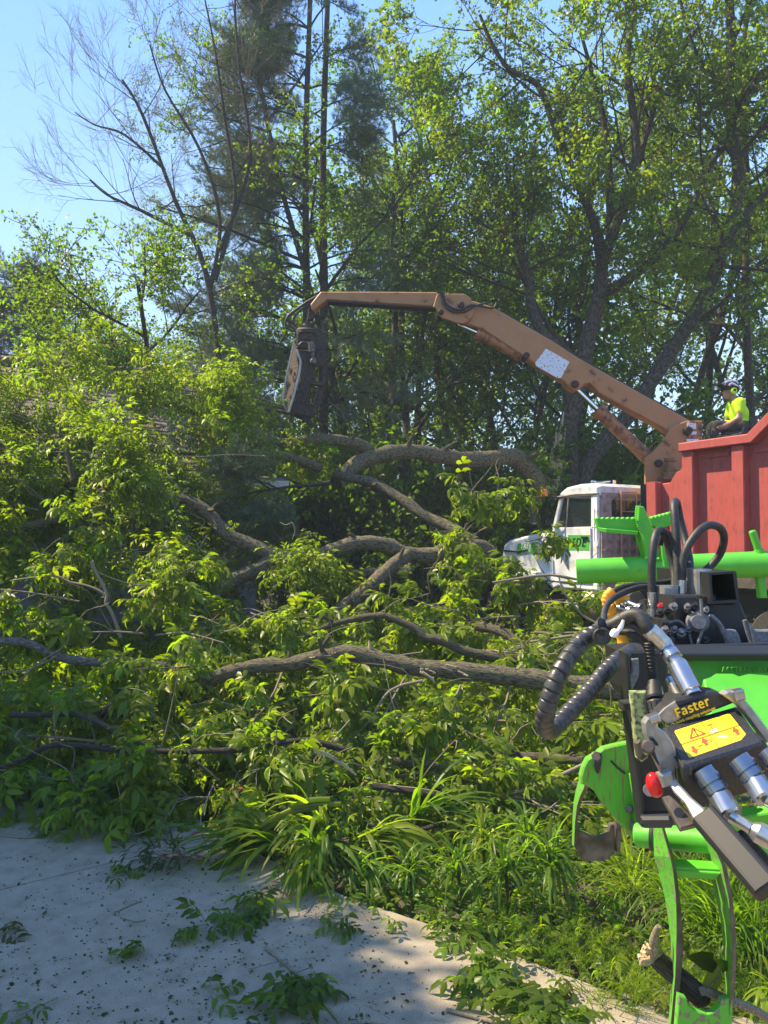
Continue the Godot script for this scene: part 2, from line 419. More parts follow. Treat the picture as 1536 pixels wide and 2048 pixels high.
func house():
	var a = Vector3(0.906, 0, -0.424); var nn = Vector3(0.424, 0, 0.906)
	var p0 = at(512, 1084, 12.0); p0.y = 0
	var H = thing("house", "grey-sided house with brown shingle roof buried under the fallen crown", "house", p0)
	var b = Basis(-a, Vector3.UP, Vector3(-a).cross(Vector3.UP))
	if b.z.dot(nn) < 0: b = Basis(a, Vector3.UP, nn)
	var sx = -1.0 if b.x.dot(a) > 0 else 1.0     # local x grows leftwards along the wall as sx
	var T = Transform3D(b, p0)
	var L = 11.0; var E = 2.62; var R = 4.85; var D = 6.6
	var X = func(x, y, z): return T * Vector3(sx * x, y, z)
	# front wall with an opening for the window, of lapped boards
	var wx0 = 0.55; var wx1 = 1.75; var wy0 = 1.15; var wy1 = 2.15
	for k in 13:
		var y0 = 0.2 * k; var y1 = minf(0.2 * k + 0.205, E)
		for run in ([[0.0, wx0], [wx1, L]] if y1 > wy0 and y0 < wy1 else [[0.0, L]]):
			part(H, "siding_board", M.siding, func(m): m.prism(PackedVector2Array([Vector2(0, y0), Vector2(0.03, y0), Vector2(0.012, y1), Vector2(0, y1)]), run[1] - run[0], Transform3D(Basis(T.basis.z, Vector3.UP, T.basis.z.cross(Vector3.UP)), X.call((run[0] + run[1]) / 2.0, 0, 0))))
	part(H, "wall", M.siding, func(m):
		m.box(Vector3(0.12, E, D - 0.2), Transform3D(T.basis, X.call(0.07, E / 2, -D / 2)))
		m.box(Vector3(0.12, E, D - 0.2), Transform3D(T.basis, X.call(L - 0.07, E / 2, -D / 2)))
		m.box(Vector3(L - 0.3, E, 0.12), Transform3D(T.basis, X.call(L / 2, E / 2, -D + 0.1)))
		for gx in [0.07, L - 0.07]: sheet(m, [X.call(gx, E, -0.1), X.call(gx, E, -D + 0.1), X.call(gx, R - 0.2, -D / 2)], 0.1))
	var win = part(H, "window", M.gutter, func(m):
		for q in [[wx0 - 0.02, (wy0 + wy1) / 2, 0.09, wy1 - wy0 + 0.1], [wx1 + 0.02, (wy0 + wy1) / 2, 0.09, wy1 - wy0 + 0.1], [(wx0 + wx1) / 2, wy0 - 0.03, wx1 - wx0 - 0.06, 0.09], [(wx0 + wx1) / 2, wy1 + 0.03, wx1 - wx0 - 0.06, 0.09], [(wx0 + wx1) / 2, (wy0 + wy1) / 2, 0.05, wy1 - wy0 - 0.04]]:
			m.box(Vector3(q[2], q[3], 0.07), Transform3D(T.basis, X.call(q[0], q[1], 0.02)), 0.005))
	var gl = MB.new(); gl.box(Vector3(wx1 - wx0, wy1 - wy0, 0.01), Transform3D(T.basis, X.call((wx0 + wx1) / 2, (wy0 + wy1) / 2, -0.02)))
	put(gl, "pane", M.glass, win)
	part(H, "gutter", M.gutter, func(m): m.box(Vector3(L + 0.7, 0.11, 0.11), Transform3D(T.basis, X.call(L / 2, E - 0.02, 0.47)), 0.015))
	part(H, "fascia", M.siding, func(m): m.box(Vector3(L + 0.7, 0.17, 0.03), Transform3D(T.basis, X.call(L / 2, E, 0.395)), 0.004))
	# roof deck, then shingles in courses
	var e0 = Vector2(0.42, E + 0.02); var r0 = Vector2(-D / 2, R); var sl = (r0 - e0); var sn = Vector2(-sl.y, sl.x).normalized()
	if sn.y < 0: sn = -sn
	var rf = part(H, "roof", M.dark_frame, func(m):
		sheet(m, [X.call(-0.12, e0.y - 0.06, e0.x), X.call(L + 0.35, e0.y - 0.06, e0.x), X.call(L + 0.35, r0.y - 0.06, r0.x), X.call(-0.12, r0.y - 0.06, r0.x)], 0.06)
		sheet(m, [X.call(-0.12, e0.y - 0.06, -D - e0.x), X.call(L + 0.35, e0.y - 0.06, -D - e0.x), X.call(L + 0.35, r0.y - 0.06, r0.x), X.call(-0.12, r0.y - 0.06, r0.x)], 0.06))
	part(rf, "ridge_cap", M.shingle, func(m): m.tube(PackedVector3Array([X.call(-0.13, R + 0.02, -D / 2), X.call(L + 0.36, R + 0.02, -D / 2)]), 0.09, 7))
	var kinds = []
	for k in 3:
		var m = MB.new(); m.box(Vector3(0.325, 0.20 + 0.012 * k, 0.012 + 0.005 * k), Transform3D.IDENTITY, 0.003); kinds.append(m.mesh())
	var up = T.basis * Vector3(0, sl.y, sl.x).normalized()
	var out = T.basis * Vector3(0, sn.y, sn.x)
	var bb = Basis(up.cross(out), up, out)
	var far = [[], [], []]; var shown = 0
	for row in 29:
		var t = (row * 0.138 + 0.08) / sl.length()
		if t > 1.0: break
		for q in 36:
			var x = 0.05 + q * 0.33 + (0.165 if row % 2 else 0.0)
			if x > L + 0.3: continue
			var c = e0.lerp(r0, t) + sn * (0.006 + rng.randf() * 0.006)
			var xf = Transform3D(bb.rotated(up, 0.0).rotated(bb.x, -0.07), X.call(x, c.y, c.x))
			var k = rng.randi() % 3
			if shown < 300 and row >= 19 and x < 8.6:
				var o = MeshInstance3D.new(); o.mesh = kinds[k]; o.material_override = M.shingle; o.name = "shingle"
				rf.add_child(o, true); o.transform = Transform3D(xf.basis, xf.origin - parent_off(rf)); shown += 1
			else: far[k].append(xf)
	for k in 3: bag("shingles", kinds[k], M.shingle, far[k], null, rf)

func ring_wall(m: MB, outer: Array, inner: Array, thick: float, xf: Transform3D):   # a sheet with a hole; corners paired
	var k = outer.size(); var h = thick / 2.0
	for s in [1.0, -1.0]:
		for i in k:
			var j = (i + 1) % k
			m.face([xf * Vector3(outer[i].x, outer[i].y, s * h), xf * Vector3(outer[j].x, outer[j].y, s * h), xf * Vector3(inner[j].x, inner[j].y, s * h), xf * Vector3(inner[i].x, inner[i].y, s * h)], xf.basis.z * s)
	for i in k:
		var j = (i + 1) % k
		for q in [[inner, -1.0], [outer, 1.0]]:
			var e = (q[0][j] - q[0][i])
			if e.length() < 1e-5: continue
			var mid = (q[0][i] + q[0][j]) / 2.0; var c = (inner[0] + inner[k / 2]) / 2.0
			var on = Vector2(e.y, -e.x).normalized()
			if on.dot(mid - c) * q[1] < 0: on = -on
			m.face([xf * Vector3(q[0][i].x, q[0][i].y, h), xf * Vector3(q[0][j].x, q[0][j].y, h), xf * Vector3(q[0][j].x, q[0][j].y, -h), xf * Vector3(q[0][i].x, q[0][i].y, -h)], xf.basis * Vector3(on.x, on.y, 0))

func round_rect(x0, y0, x1, y1, r) -> Array:
	var o = []
	for q in [[x1 - r, y1 - r, 0.0], [x0 + r, y1 - r, 90.0], [x0 + r, y0 + r, 180.0], [x1 - r, y0 + r, 270.0]]:
		for k in 4:
			var a = deg_to_rad(q[2] + 30.0 * k); o.append(Vector2(q[0] + r * cos(a), q[1] + r * sin(a)))
	return o

func rect4(x0, y0, x1, y1) -> Array:
	var o = []
	for c in [Vector2(x1, y1), Vector2(x0, y1), Vector2(x0, y0), Vector2(x1, y0)]:
		for k in 4: o.append(c)
	return o

func wheel(parent, T: Transform3D, p: Vector3, r: float, w: float):
	var X = Transform3D(T.basis * Basis(Vector3.FORWARD, PI / 2), T * p)     # local y along the axle, pointing left
	var W = part(parent, "wheel", M.tyre, func(m):
		m.lathe([Vector2(r * 0.62, w / 2 - 0.02), Vector2(r * 0.7, w / 2), Vector2(r * 0.93, w / 2 - 0.015), Vector2(r, w / 2 - 0.05), Vector2(r, -w / 2 + 0.05), Vector2(r * 0.93, -w / 2), Vector2(r * 0.62, -w / 2)], X, 36)
		for k in 40:
			var a = TAU * k / 40.0
			m.box(Vector3(0.05, w * 0.8, 0.03), X * Transform3D(Basis(Vector3.UP, -a), Vector3(cos(a), 0, sin(a)) * (r + 0.005)), 0.005))
	part(W, "rim", M.dirty_white, func(m): m.lathe([Vector2(r * 0.63, w / 2 - 0.01), Vector2(r * 0.6, w / 2 - 0.03), Vector2(r * 0.55, w / 2 - 0.09), Vector2(r * 0.34, w / 2 - 0.12), Vector2(r * 0.3, w / 2 - 0.05), Vector2(r * 0.18, w / 2 - 0.04), Vector2(r * 0.17, w / 2 + 0.02), Vector2(0, w / 2 + 0.03)], X, 28))
	for k in 8:
		var a = TAU * k / 8.0
		part(W, "wheel_nut", M.rust, func(m): m.lathe([Vector2(0.022, w / 2 - 0.08), Vector2(0.02, w / 2 - 0.02), Vector2(0, w / 2 - 0.015)], X * Transform3D(Basis.IDENTITY, Vector3(cos(a), 0, sin(a)) * r * 0.26), 6))

func lettering(words: String, size: float, xf: Transform3D, mat, parent, called := "lettering", deep := 0.004, slant := 0.0):
	var t = TextMesh.new(); t.text = words; t.font_size = 64; t.pixel_size = size / 64.0; t.depth = deep; t.curve_step = 2.0
	var f = SystemFont.new(); f.font_names = PackedStringArray(["Droid Sans"]); f.font_weight = 700; t.font = f
	var o = MeshInstance3D.new(); o.mesh = t; o.material_override = mat; o.name = called
	parent.add_child(o, true)
	var b = xf.basis
	if slant != 0.0: b = b * Basis(Vector3(1, 0, 0), Vector3(slant, 1, 0), Vector3(0, 0, 1))
	o.transform = Transform3D(b, xf.origin - parent_off(parent))
	return o

func truck():
	var s = sin(deg_to_rad(58.0)); var c = cos(deg_to_rad(58.0))
	var O = Vector3(3.25, 0, -12.0)
	var T = Transform3D(Basis(Vector3(s, 0, -c), Vector3.UP, Vector3(c, 0, s)), O)     # x to its right, y up, z backwards
	var K = thing("truck", "white-cabbed loader truck with tall ribbed red dump box", "truck", O)
	var side = func(x): return T * Transform3D(Basis(Vector3(0, 0, -1), Vector3.UP, Vector3(1, 0, 0)), Vector3(x, 0, 0))   # local x forward, y up
	var W = M.white_paint
	# cab
	var cab = part(K, "cab", W, func(m):
		m.prism(PackedVector2Array([Vector2(0.0, 1.0), Vector2(1.02, 1.0), Vector2(1.02, 1.92), Vector2(0.96, 1.99), Vector2(0.0, 1.99)]), 1.98, side.call(1.0), 0.03)
		for x in [0.03, 1.97]:
			m.prism(PackedVector2Array([Vector2(0.0, 1.97), Vector2(0.14, 1.97), Vector2(0.13, 2.5), Vector2(0.0, 2.5)]), 0.06, side.call(x), 0.01)
			m.prism(PackedVector2Array([Vector2(0.90, 1.97), Vector2(0.98, 1.97), Vector2(0.80, 2.5), Vector2(0.73, 2.5)]), 0.06, side.call(x), 0.01)
		m.prism(PackedVector2Array([Vector2(-0.03, 2.46), Vector2(0.84, 2.46), Vector2(0.80, 2.54), Vector2(0.66, 2.62), Vector2(0.35, 2.655), Vector2(0.02, 2.65), Vector2(-0.05, 2.60)]), 2.02, side.call(1.0), 0.045))
	part(cab, "drip_rail", M.dirty_white, func(m): m.tube(PackedVector3Array([T * Vector3(-0.015, 2.475, -0.84), T * Vector3(-0.02, 2.50, -0.4), T * Vector3(-0.015, 2.49, 0.04)]), 0.014, 6))
	var door = part(K, "door", W, func(m): m.prism(PackedVector2Array([Vector2(0.13, 1.12), Vector2(0.95, 1.12), Vector2(0.97, 1.90), Vector2(0.93, 1.98), Vector2(0.13, 1.98)]), 0.02, side.call(-0.006), 0.006))
	part(door, "handle", M.black, func(m): m.box(Vector3(0.03, 0.035, 0.14), T * Transform3D(Basis.IDENTITY, Vector3(-0.035, 1.82, -0.24)), 0.008))
	part(door, "window_bar", M.dirty_white, func(m): m.tube(PackedVector3Array([T * Vector3(0.0, 1.98, -0.66), T * Vector3(0.0, 2.47, -0.60)]), 0.012, 6))
	part(door, "side_glass", M.glass, func(m): m.prism(PackedVector2Array([Vector2(0.13, 1.97), Vector2(0.92, 1.97), Vector2(0.74, 2.47), Vector2(0.13, 2.47)]), 0.006, side.call(0.03)))
	# sign on the door and the hood
	var sg = part(door, "door_sign", M.sign_green, func(m): m.prism(PackedVector2Array([Vector2(0.16, 1.62), Vector2(0.62, 1.62), Vector2(0.60, 1.86), Vector2(0.14, 1.86)]), 0.004, side.call(-0.018)))
	lettering("IDE", 0.19, T * Transform3D(Basis(Vector3(0, 0, 1), Vector3.UP, Vector3(-1, 0, 0)), Vector3(-0.021, 1.74, -0.36)), M.black, sg, "lettering", 0.004, 0.25)
	part(K, "windshield", M.glass, func(m): sheet(m, [T * Vector3(0.06, 1.98, -0.955), T * Vector3(1.94, 1.98, -0.955), T * Vector3(1.94, 2.47, -0.79), T * Vector3(0.06, 2.47, -0.79)], 0.006))
	part(K, "steering_wheel", M.black, func(m):
		var q = PackedVector3Array()
		for k in 19: q.append(T * (Vector3(0.5, 2.02, -0.66) + Basis(Vector3.RIGHT, -1.0) * Vector3(cos(TAU * k / 18.0), sin(TAU * k / 18.0), 0) * 0.21))
		m.tube(q, 0.014, 6, false))
	part(K, "seat", M.black, func(m): m.box(Vector3(0.5, 0.75, 0.14), T * Transform3D(Basis.IDENTITY, Vector3(0.52, 1.9, -0.14)), 0.04); m.box(Vector3(0.5, 0.75, 0.14), T * Transform3D(Basis.IDENTITY, Vector3(1.48, 1.9, -0.14)), 0.04))
	# rear wall of the cab, window and ladder
	part(K, "cab_rear_wall", M.dirty_white, func(m):
		ring_wall(m, rect4(0.05, 1.02, 1.95, 2.52), round_rect(0.27, 2.08, 1.73, 2.45, 0.11), 0.03, T * Transform3D(Basis.IDENTITY, Vector3(0, 0, 0.022)))
		for x in [0.5, 0.66, 0.82, 0.98, 1.14]: m.box(Vector3(0.035, 0.86, 0.018), T * Transform3D(Basis.IDENTITY, Vector3(x, 1.54, 0.045)), 0.006))
	part(K, "rear_glass", M.glass, func(m): m.box(Vector3(1.5, 0.40, 0.006), T * Transform3D(Basis.IDENTITY, Vector3(1.0, 2.265, 0.015))))
	var lad = part(K, "ladder", M.ladder_rust, func(m):
		for x in [0.39, 0.74]: m.tube(PackedVector3Array([T * Vector3(x, 2.53, 0.07), T * Vector3(x, 2.52, 0.12), T * Vector3(x, 1.0, 0.12)]), 0.013, 6))
	for y in [1.0, 1.32, 1.64, 1.93, 2.22, 2.52]:
		part(lad, "rung", M.ladder_rust, func(m): m.tube(PackedVector3Array([T * Vector3(0.39, y, 0.12), T * Vector3(0.74, y, 0.12)]), 0.010, 6))
	part(K, "exhaust_guard", M.black, func(m): m.box(Vector3(0.19, 1.55, 0.16), T * Transform3D(Basis.IDENTITY, Vector3(0.43, 1.83, 0.6)), 0.02))
	# hood, fender and front
	var hd = part(K, "hood", W, func(m):
		m.prism(PackedVector2Array([Vector2(1.02, 1.1), Vector2(2.22, 1.1), Vector2(2.30, 1.30), Vector2(2.31, 1.55), Vector2(2.26, 1.70), Vector2(2.12, 1.78), Vector2(1.6, 1.87), Vector2(1.02, 1.93)]), 1.9, side.call(1.0), 0.06)
		m.prism(PackedVector2Array([Vector2(0.75, 1.06), Vector2(0.80, 1.14), Vector2(1.0, 1.25), Vector2(1.75, 1.25), Vector2(2.1, 1.16), Vector2(2.28, 0.95), Vector2(2.28, 0.75), Vector2(2.12, 0.75), Vector2(2.0, 0.98), Vector2(1.75, 1.12), Vector2(1.1, 1.12), Vector2(0.9, 1.0)]), 0.42, side.call(0.14), 0.02))
	var hs = part(hd, "hood_sign", M.sign_green, func(m): m.prism(PackedVector2Array([Vector2(1.42, 1.55), Vector2(1.88, 1.53), Vector2(1.86, 1.72), Vector2(1.40, 1.75)]), 0.004, side.call(0.047)))
	lettering("TREE", 0.12, T * Transform3D(Basis(Vector3(0, 0, 1), Vector3.UP, Vector3(-1, 0, 0)), Vector3(0.043, 1.68, -1.64)), M.white_ink, hs, "lettering", 0.003, 0.2)
	lettering("LINE", 0.10, T * Transform3D(Basis(Vector3(0, 0, 1), Vector3.UP, Vector3(-1, 0, 0)), Vector3(0.043, 1.585, -1.65)), M.white_ink, hs, "lettering", 0.003, 0.2)
	part(hd, "hood_latch", M.rubber, func(m): m.tube(PackedVector3Array([T * Vector3(0.03, 1.60, -2.22), T * Vector3(0.02, 1.585, -1.9), T * Vector3(0.03, 1.61, -1.6)]), 0.016, 6))
	part(K, "headlight", M.chrome, func(m): m.lathe([Vector2(0.11, 0), Vector2(0.12, 0.05), Vector2(0.0, 0.07)], T * Transform3D(Basis(Vector3.RIGHT, -PI / 2), Vector3(0.3, 1.3, -2.29)), 16))
	part(K, "bumper", M.dark_frame, func(m): m.box(Vector3(2.3, 0.28, 0.15), T * Transform3D(Basis.IDENTITY, Vector3(1.0, 0.72, -2.42)), 0.03))
	part(K, "chassis", M.dark_frame, func(m):
		for x in [0.6, 1.4]: m.box(Vector3(0.09, 0.26, 9.0), T * Transform3D(Basis.IDENTITY, Vector3(x, 0.92, 2.2)), 0.01)
		m.box(Vector3(2.0, 0.14, 0.14), T * Transform3D(Basis.IDENTITY, Vector3(1.0, 0.5, -1.42)), 0.02)
		m.box(Vector3(2.0, 0.14, 0.14), T * Transform3D(Basis.IDENTITY, Vector3(1.0, 0.5, 3.05)), 0.02)
		m.box(Vector3(0.5, 0.35, 0.9), T * Transform3D(Basis.IDENTITY, Vector3(0.25, 0.75, 1.2)), 0.03))
	part(K, "fuel_tank", M.cast_alloy, func(m): m.lathe([Vector2(0, -0.45), Vector2(0.24, -0.45), Vector2(0.27, -0.42), Vector2(0.27, 0.42), Vector2(0.24, 0.45), Vector2(0, 0.45)], T * Transform3D(Basis(Vector3.RIGHT, PI / 2), Vector3(0.2, 0.78, 0.1)), 20))
	wheel(K, T, Vector3(0.06, 0.5, -1.42), 0.5, 0.28); wheel(K, T, Vector3(1.94, 0.5, -1.42), 0.5, 0.28)
	wheel(K, T, Vector3(0.06, 0.5, 3.05), 0.5, 0.5); wheel(K, T, Vector3(1.94, 0.5, 3.05), 0.5, 0.5)
	# mirror arm, beacon, roof lamps
	var mir = part(K, "mirror", M.black, func(m):
		m.tube(PackedVector3Array([T * Vector3(-0.02, 2.46, -0.7), T * Vector3(-0.30, 2.47, -1.0), T * Vector3(-0.34, 2.46, -1.25)]), 0.014, 6)
		m.tube(PackedVector3Array([T * Vector3(-0.30, 2.47, -1.0), T * Vector3(-0.30, 1.95, -1.0), T * Vector3(-0.02, 1.9, -0.92)]), 0.012, 6)
		m.box(Vector3(0.22, 0.40, 0.05), T * Transform3D(Basis(Vector3.UP, 0.3), Vector3(-0.30, 2.24, -1.08)), 0.02))
	part(K, "beacon", M.amber, func(m): m.lathe([Vector2(0.055, 0), Vector2(0.055, 0.10), Vector2(0.045, 0.115), Vector2(0, 0.12)], Transform3D(Basis.IDENTITY, T * Vector3(-0.22, 2.485, -0.92)), 16))
	for x in [0.35, 1.0, 1.65]: part(K, "marker_lamp", M.amber, func(m): m.box(Vector3(0.12, 0.05, 0.06), T * Transform3D(Basis.IDENTITY, Vector3(x, 2.65, -0.62)), 0.015))
	part(K, "air_horn", M.chrome, func(m): m.lathe([Vector2(0.015, 0), Vector2(0.018, 0.3), Vector2(0.05, 0.4), Vector2(0.048, 0.4), Vector2(0, 0.38)], T * Transform3D(Basis(Vector3.RIGHT, -PI / 2), Vector3(0.6, 2.72, -0.25)), 14); m.box(Vector3(0.07, 0.09, 0.07), T * Transform3D(Basis.IDENTITY, Vector3(0.6, 2.69, -0.22)), 0.01))
	part(K, "aerial", M.black, func(m): m.tube(curve([T * Vector3(0.9, 2.64, -0.1), T * Vector3(0.95, 2.95, 0.0), T * Vector3(1.1, 3.25, 0.1), T * Vector3(1.25, 3.4, 0.2)]), 0.005, 5))
	part(K, "hook_strap", M.white_paint, func(m): m.tube(curve([T * Vector3(-0.03, 2.25, -0.03), T * Vector3(-0.04, 1.85, -0.03), T * Vector3(-0.05, 1.72, -0.01), T * Vector3(-0.05, 1.70, 0.05), T * Vector3(-0.05, 1.77, 0.06)]), 0.012, 6))
	# red box: left wall stepped at the front, ribs, rim, floor and other walls
	var bx = -0.2; var z1 = 8.2
	var lw = T * Transform3D(Basis(Vector3(0, 0, 1), Vector3.UP, Vector3(-1, 0, 0)), Vector3(bx, 0, 0))   # local x backwards
	var box = part(K, "dump_box", M.red_paint, func(m):
		m.prism(PackedVector2Array([Vector2(1.2, 1.32), Vector2(z1, 1.32), Vector2(z1, 3.6), Vector2(3.5, 3.6), Vector2(2.75, 2.98), Vector2(1.78, 2.96), Vector2(1.76, 2.80), Vector2(1.66, 2.70), Vector2(1.60, 2.68), Vector2(1.50, 2.55), Vector2(1.2, 2.54)]), 0.05, lw, 0.008)
		m.prism(PackedVector2Array([Vector2(1.2, 1.32), Vector2(z1, 1.32), Vector2(z1, 3.6), Vector2(3.5, 3.6), Vector2(2.75, 2.98), Vector2(1.78, 2.96), Vector2(1.5, 2.55), Vector2(1.2, 2.54)]), 0.05, T * Transform3D(Basis(Vector3(0, 0, 1), Vector3.UP, Vector3(-1, 0, 0)), Vector3(2.2, 0, 0)), 0.008)
		m.box(Vector3(2.4, 0.10, z1 - 1.2), T * Transform3D(Basis.IDENTITY, Vector3(1.0, 1.37, (z1 + 1.2) / 2)), 0.01)
		m.box(Vector3(2.4, 2.3, 0.06), T * Transform3D(Basis.IDENTITY, Vector3(1.0, 2.45, z1 - 0.03)), 0.01)
		m.box(Vector3(2.36, 1.2, 0.05), T * Transform3D(Basis.IDENTITY, Vector3(1.0, 1.94, 1.24)), 0.008))
	part(box, "rim", M.red_paint, func(m):
		sheet(m, [T * Vector3(bx - 0.10, 2.93, 1.76), T * Vector3(bx - 0.10, 3.045, 1.76), T * Vector3(bx - 0.10, 3.055, 2.74), T * Vector3(bx - 0.10, 3.66, 3.47), T * Vector3(bx - 0.10, 3.66, z1), T * Vector3(bx - 0.10, 3.54, z1), T * Vector3(bx - 0.10, 3.54, 3.52), T * Vector3(bx - 0.10, 2.94, 2.79)], 0.17, 0.012))
	for z in [1.28, 1.86, 2.58, 3.28, 3.98, 4.68, 5.38, 6.08, 6.78, 7.5]:
		var top = 2.57 if z < 1.5 else (2.93 if z < 2.7 else 3.53)
		part(box, "rib", M.red_paint, func(m): m.box(Vector3(0.12, top - 1.36, 0.17), T * Transform3D(Basis.IDENTITY, Vector3(bx - 0.08, (top + 1.36) / 2, z)), 0.012))
	part(box, "sill", M.worn_steel, func(m): m.box(Vector3(0.14, 0.16, z1 - 1.2), T * Transform3D(Basis.IDENTITY, Vector3(bx - 0.06, 1.27, (z1 + 1.2) / 2)), 0.01))
	for q in [[2.2, 0.30], [2.95, 0.3]]:
		part(box, "panel_trim", M.red_paint, func(m): m.box(Vector3(0.03, 0.05, 0.42), T * Transform3D(Basis.IDENTITY, Vector3(bx - 0.035, 2.86, q[0])), 0.008))

func plate(m: MB, px: Array, d: float, thick: float, bev := 0.01):
	var poly = PackedVector2Array()
	for p in px:
		var w = at(p[0], p[1], d); poly.append(Vector2(w.x, w.y))
	m.prism(poly, thick, Transform3D(Basis.IDENTITY, Vector3(0, 0, -d)), bev)

func pin(m: MB, x, y, d, r, wide):
	m.lathe([Vector2(0, wide / 2 + r * 0.25), Vector2(r * 0.7, wide / 2 + r * 0.22), Vector2(r, wide / 2), Vector2(r, -wide / 2), Vector2(0, -wide / 2)], Transform3D(Basis(Vector3.RIGHT, PI / 2), at(x, y, d)), 16)

func crane():
	var d = 12.3
	var C = thing("loader_crane", "tan rusty knuckle-boom crane with a white plate on its boom", "crane", at(1335, 1084, d) * Vector3(1, 0, 1))
	part(C, "pedestal", M.tan_paint, func(m):
		plate(m, [[1290, 1120], [1289, 916], [1303, 906], [1322, 885], [1333, 868], [1338, 855], [1372, 842], [1377, 850], [1377, 1120]], d + 0.16, 0.05)
		plate(m, [[1290, 1120], [1289, 916], [1303, 906], [1322, 885], [1333, 868], [1338, 855], [1372, 842], [1377, 850], [1377, 1120]], d - 0.16, 0.05)
		plate(m, [[1300, 1120], [1299, 960], [1318, 925], [1372, 905], [1372, 1120]], d, 0.26)
		m.box(Vector3(0.7, 1.2, 0.6), Transform3D(Basis.IDENTITY, at(1335, 1130, d)), 0.02))
	var boom = part(C, "main_boom", M.tan_paint, func(m):
		plate(m, [[945, 606], [984, 618], [1100, 684], [1150, 717], [1279, 790], [1362, 836], [1378, 846], [1380, 866], [1366, 880], [1345, 876], [1333, 868], [1321, 859], [1195, 790], [1182, 776], [1174, 770], [1166, 771], [1158, 780], [1146, 784], [1134, 778], [1126, 767], [1070, 733], [1020, 700], [962, 662], [925, 650], [905, 635], [902, 616], [915, 604]], d, 0.24, 0.02))
	part(boom, "boom_plate", M.sign_white, func(m): plate(m, [[1092, 697], [1139, 724], [1122, 756], [1114, 756], [1072, 732], [1070, 726]], d - 0.125, 0.012, 0.003))
	part(boom, "cover_strip", M.dark_frame, func(m): plate(m, [[984, 615.5], [1100, 681], [1150, 714], [1279, 787], [1362, 833], [1362, 837], [1279, 791], [1150, 718], [1100, 685], [984, 619]], d, 0.20, 0.0))
	var jib = part(C, "jib", M.tan_paint, func(m):
		for z in [-0.15, 0.15]:
			plate(m, [[874, 588], [928, 588], [942, 597], [949, 614], [947, 630], [938, 643], [924, 648], [908, 645], [885, 637], [876, 630], [872, 618], [866, 614]], d + z, 0.04)
		plate(m, [[642, 587], [755, 587], [876, 588], [884, 600], [874, 617], [742, 609], [656, 603], [637, 617], [629, 626], [624, 622], [622, 612]], d, 0.2, 0.015))
	part(jib, "wear_edge", M.rust, func(m): plate(m, [[656, 603.5], [742, 609.5], [872, 617.5], [872, 620.5], [742, 612.5], [657, 607]], d, 0.2, 0.0))
	part(C, "jib_cylinder", M.rusty_tan, func(m): m.tube(PackedVector3Array([at(957, 667, d), at(1042, 711, d)]), 0.095, 16); m.lathe([Vector2(0.115, -0.04), Vector2(0.115, 0.04), Vector2(0, 0.04)], frame(at(958, 668, d), at(1042, 711, d) - at(957, 667, d)), 16))
	part(C, "jib_rod", M.chrome, func(m): m.tube(PackedVector3Array([at(915, 648, d), at(960, 668, d)]), 0.04, 12))
	part(C, "lift_cylinder", M.rusty_tan, func(m): m.tube(PackedVector3Array([at(1200, 824, d), at(1305, 925, d)]), 0.105, 16); m.lathe([Vector2(0.13, -0.06), Vector2(0.13, 0.05), Vector2(0, 0.05)], frame(at(1200, 824, d), at(1305, 925, d) - at(1200, 824, d)), 16))
	part(C, "lift_rod", M.chrome, func(m): m.tube(PackedVector3Array([at(1147, 773, d), at(1202, 826, d)]), 0.045, 12))
	for q in [[920, 617, 0.05, 0.42], [880, 631, 0.045, 0.4], [1050, 715, 0.05, 0.3], [1146, 772, 0.06, 0.3], [1366, 865, 0.075, 0.44], [1308, 929, 0.06, 0.44]]:
		part(C, "pivot_pin", M.rust, func(m): pin(m, q[0], q[1], d, q[2], q[3]))
	part(C, "swing_motor", M.bronze, func(m):
		var p = at(1341, 958, d - 0.34)
		m.lathe([Vector2(0.11, 0), Vector2(0.13, 0.03), Vector2(0.13, 0.10), Vector2(0.10, 0.12), Vector2(0.10, 0.17), Vector2(0.075, 0.18), Vector2(0.075, 0.26), Vector2(0.09, 0.27), Vector2(0.09, 0.32), Vector2(0.0, 0.33)], Transform3D(Basis.IDENTITY, p), 18)
		m.box(Vector3(0.3, 0.05, 0.3), Transform3D(Basis.IDENTITY, p), 0.01)
		for k in 6: m.box(Vector3(0.03, 0.05, 0.03), Transform3D(Basis(Vector3.UP, k), p + Vector3(cos(k * 1.05) * 0.12, 0.12, sin(k * 1.05) * 0.12)), 0.004))
	var cb = part(C, "control_box", M.rusty_tan, func(m): plate(m, [[1372, 843], [1400, 843], [1400, 884], [1372, 888]], d - 0.12, 0.2, 0.012))
	for q in [[1374, 846, 1392, 858], [1378, 863, 1393, 869], [1373, 878, 1397, 884]]:
		part(cb, "control_plate", M.sign_white, func(m): plate(m, [[q[0], q[1]], [q[2], q[1]], [q[2], q[3]], [q[0], q[3]]], d - 0.223, 0.01, 0.002))
	# hoses along the knuckle and at the jib tip
	var h = [[[874, 584], [882, 588], [886, 606], [898, 619], [914, 624], [932, 622], [950, 612], [972, 606]], [[880, 583], [887, 589], [892, 606], [904, 616], [922, 620], [944, 610], [984, 616], [993, 606]], [[643, 588], [620, 600], [596, 616], [576, 632], [571, 648], [580, 660], [596, 664]], [[641, 590], [612, 606], [584, 628], [578, 644], [586, 656], [600, 662]], [[637, 594], [610, 614], [590, 632], [588, 648], [600, 659]]]
	for q in h:
		var p = []
		for e in q: p.append(at(e[0], e[1], d - (0.2 if q[0][0] > 800 else 0.05)))
		part(C, "hose", M.rubber, func(m): m.tube(curve(p, 5), 0.017, 7))
	# seat for the operator, on a bracket behind the control box
	var ds = 12.75
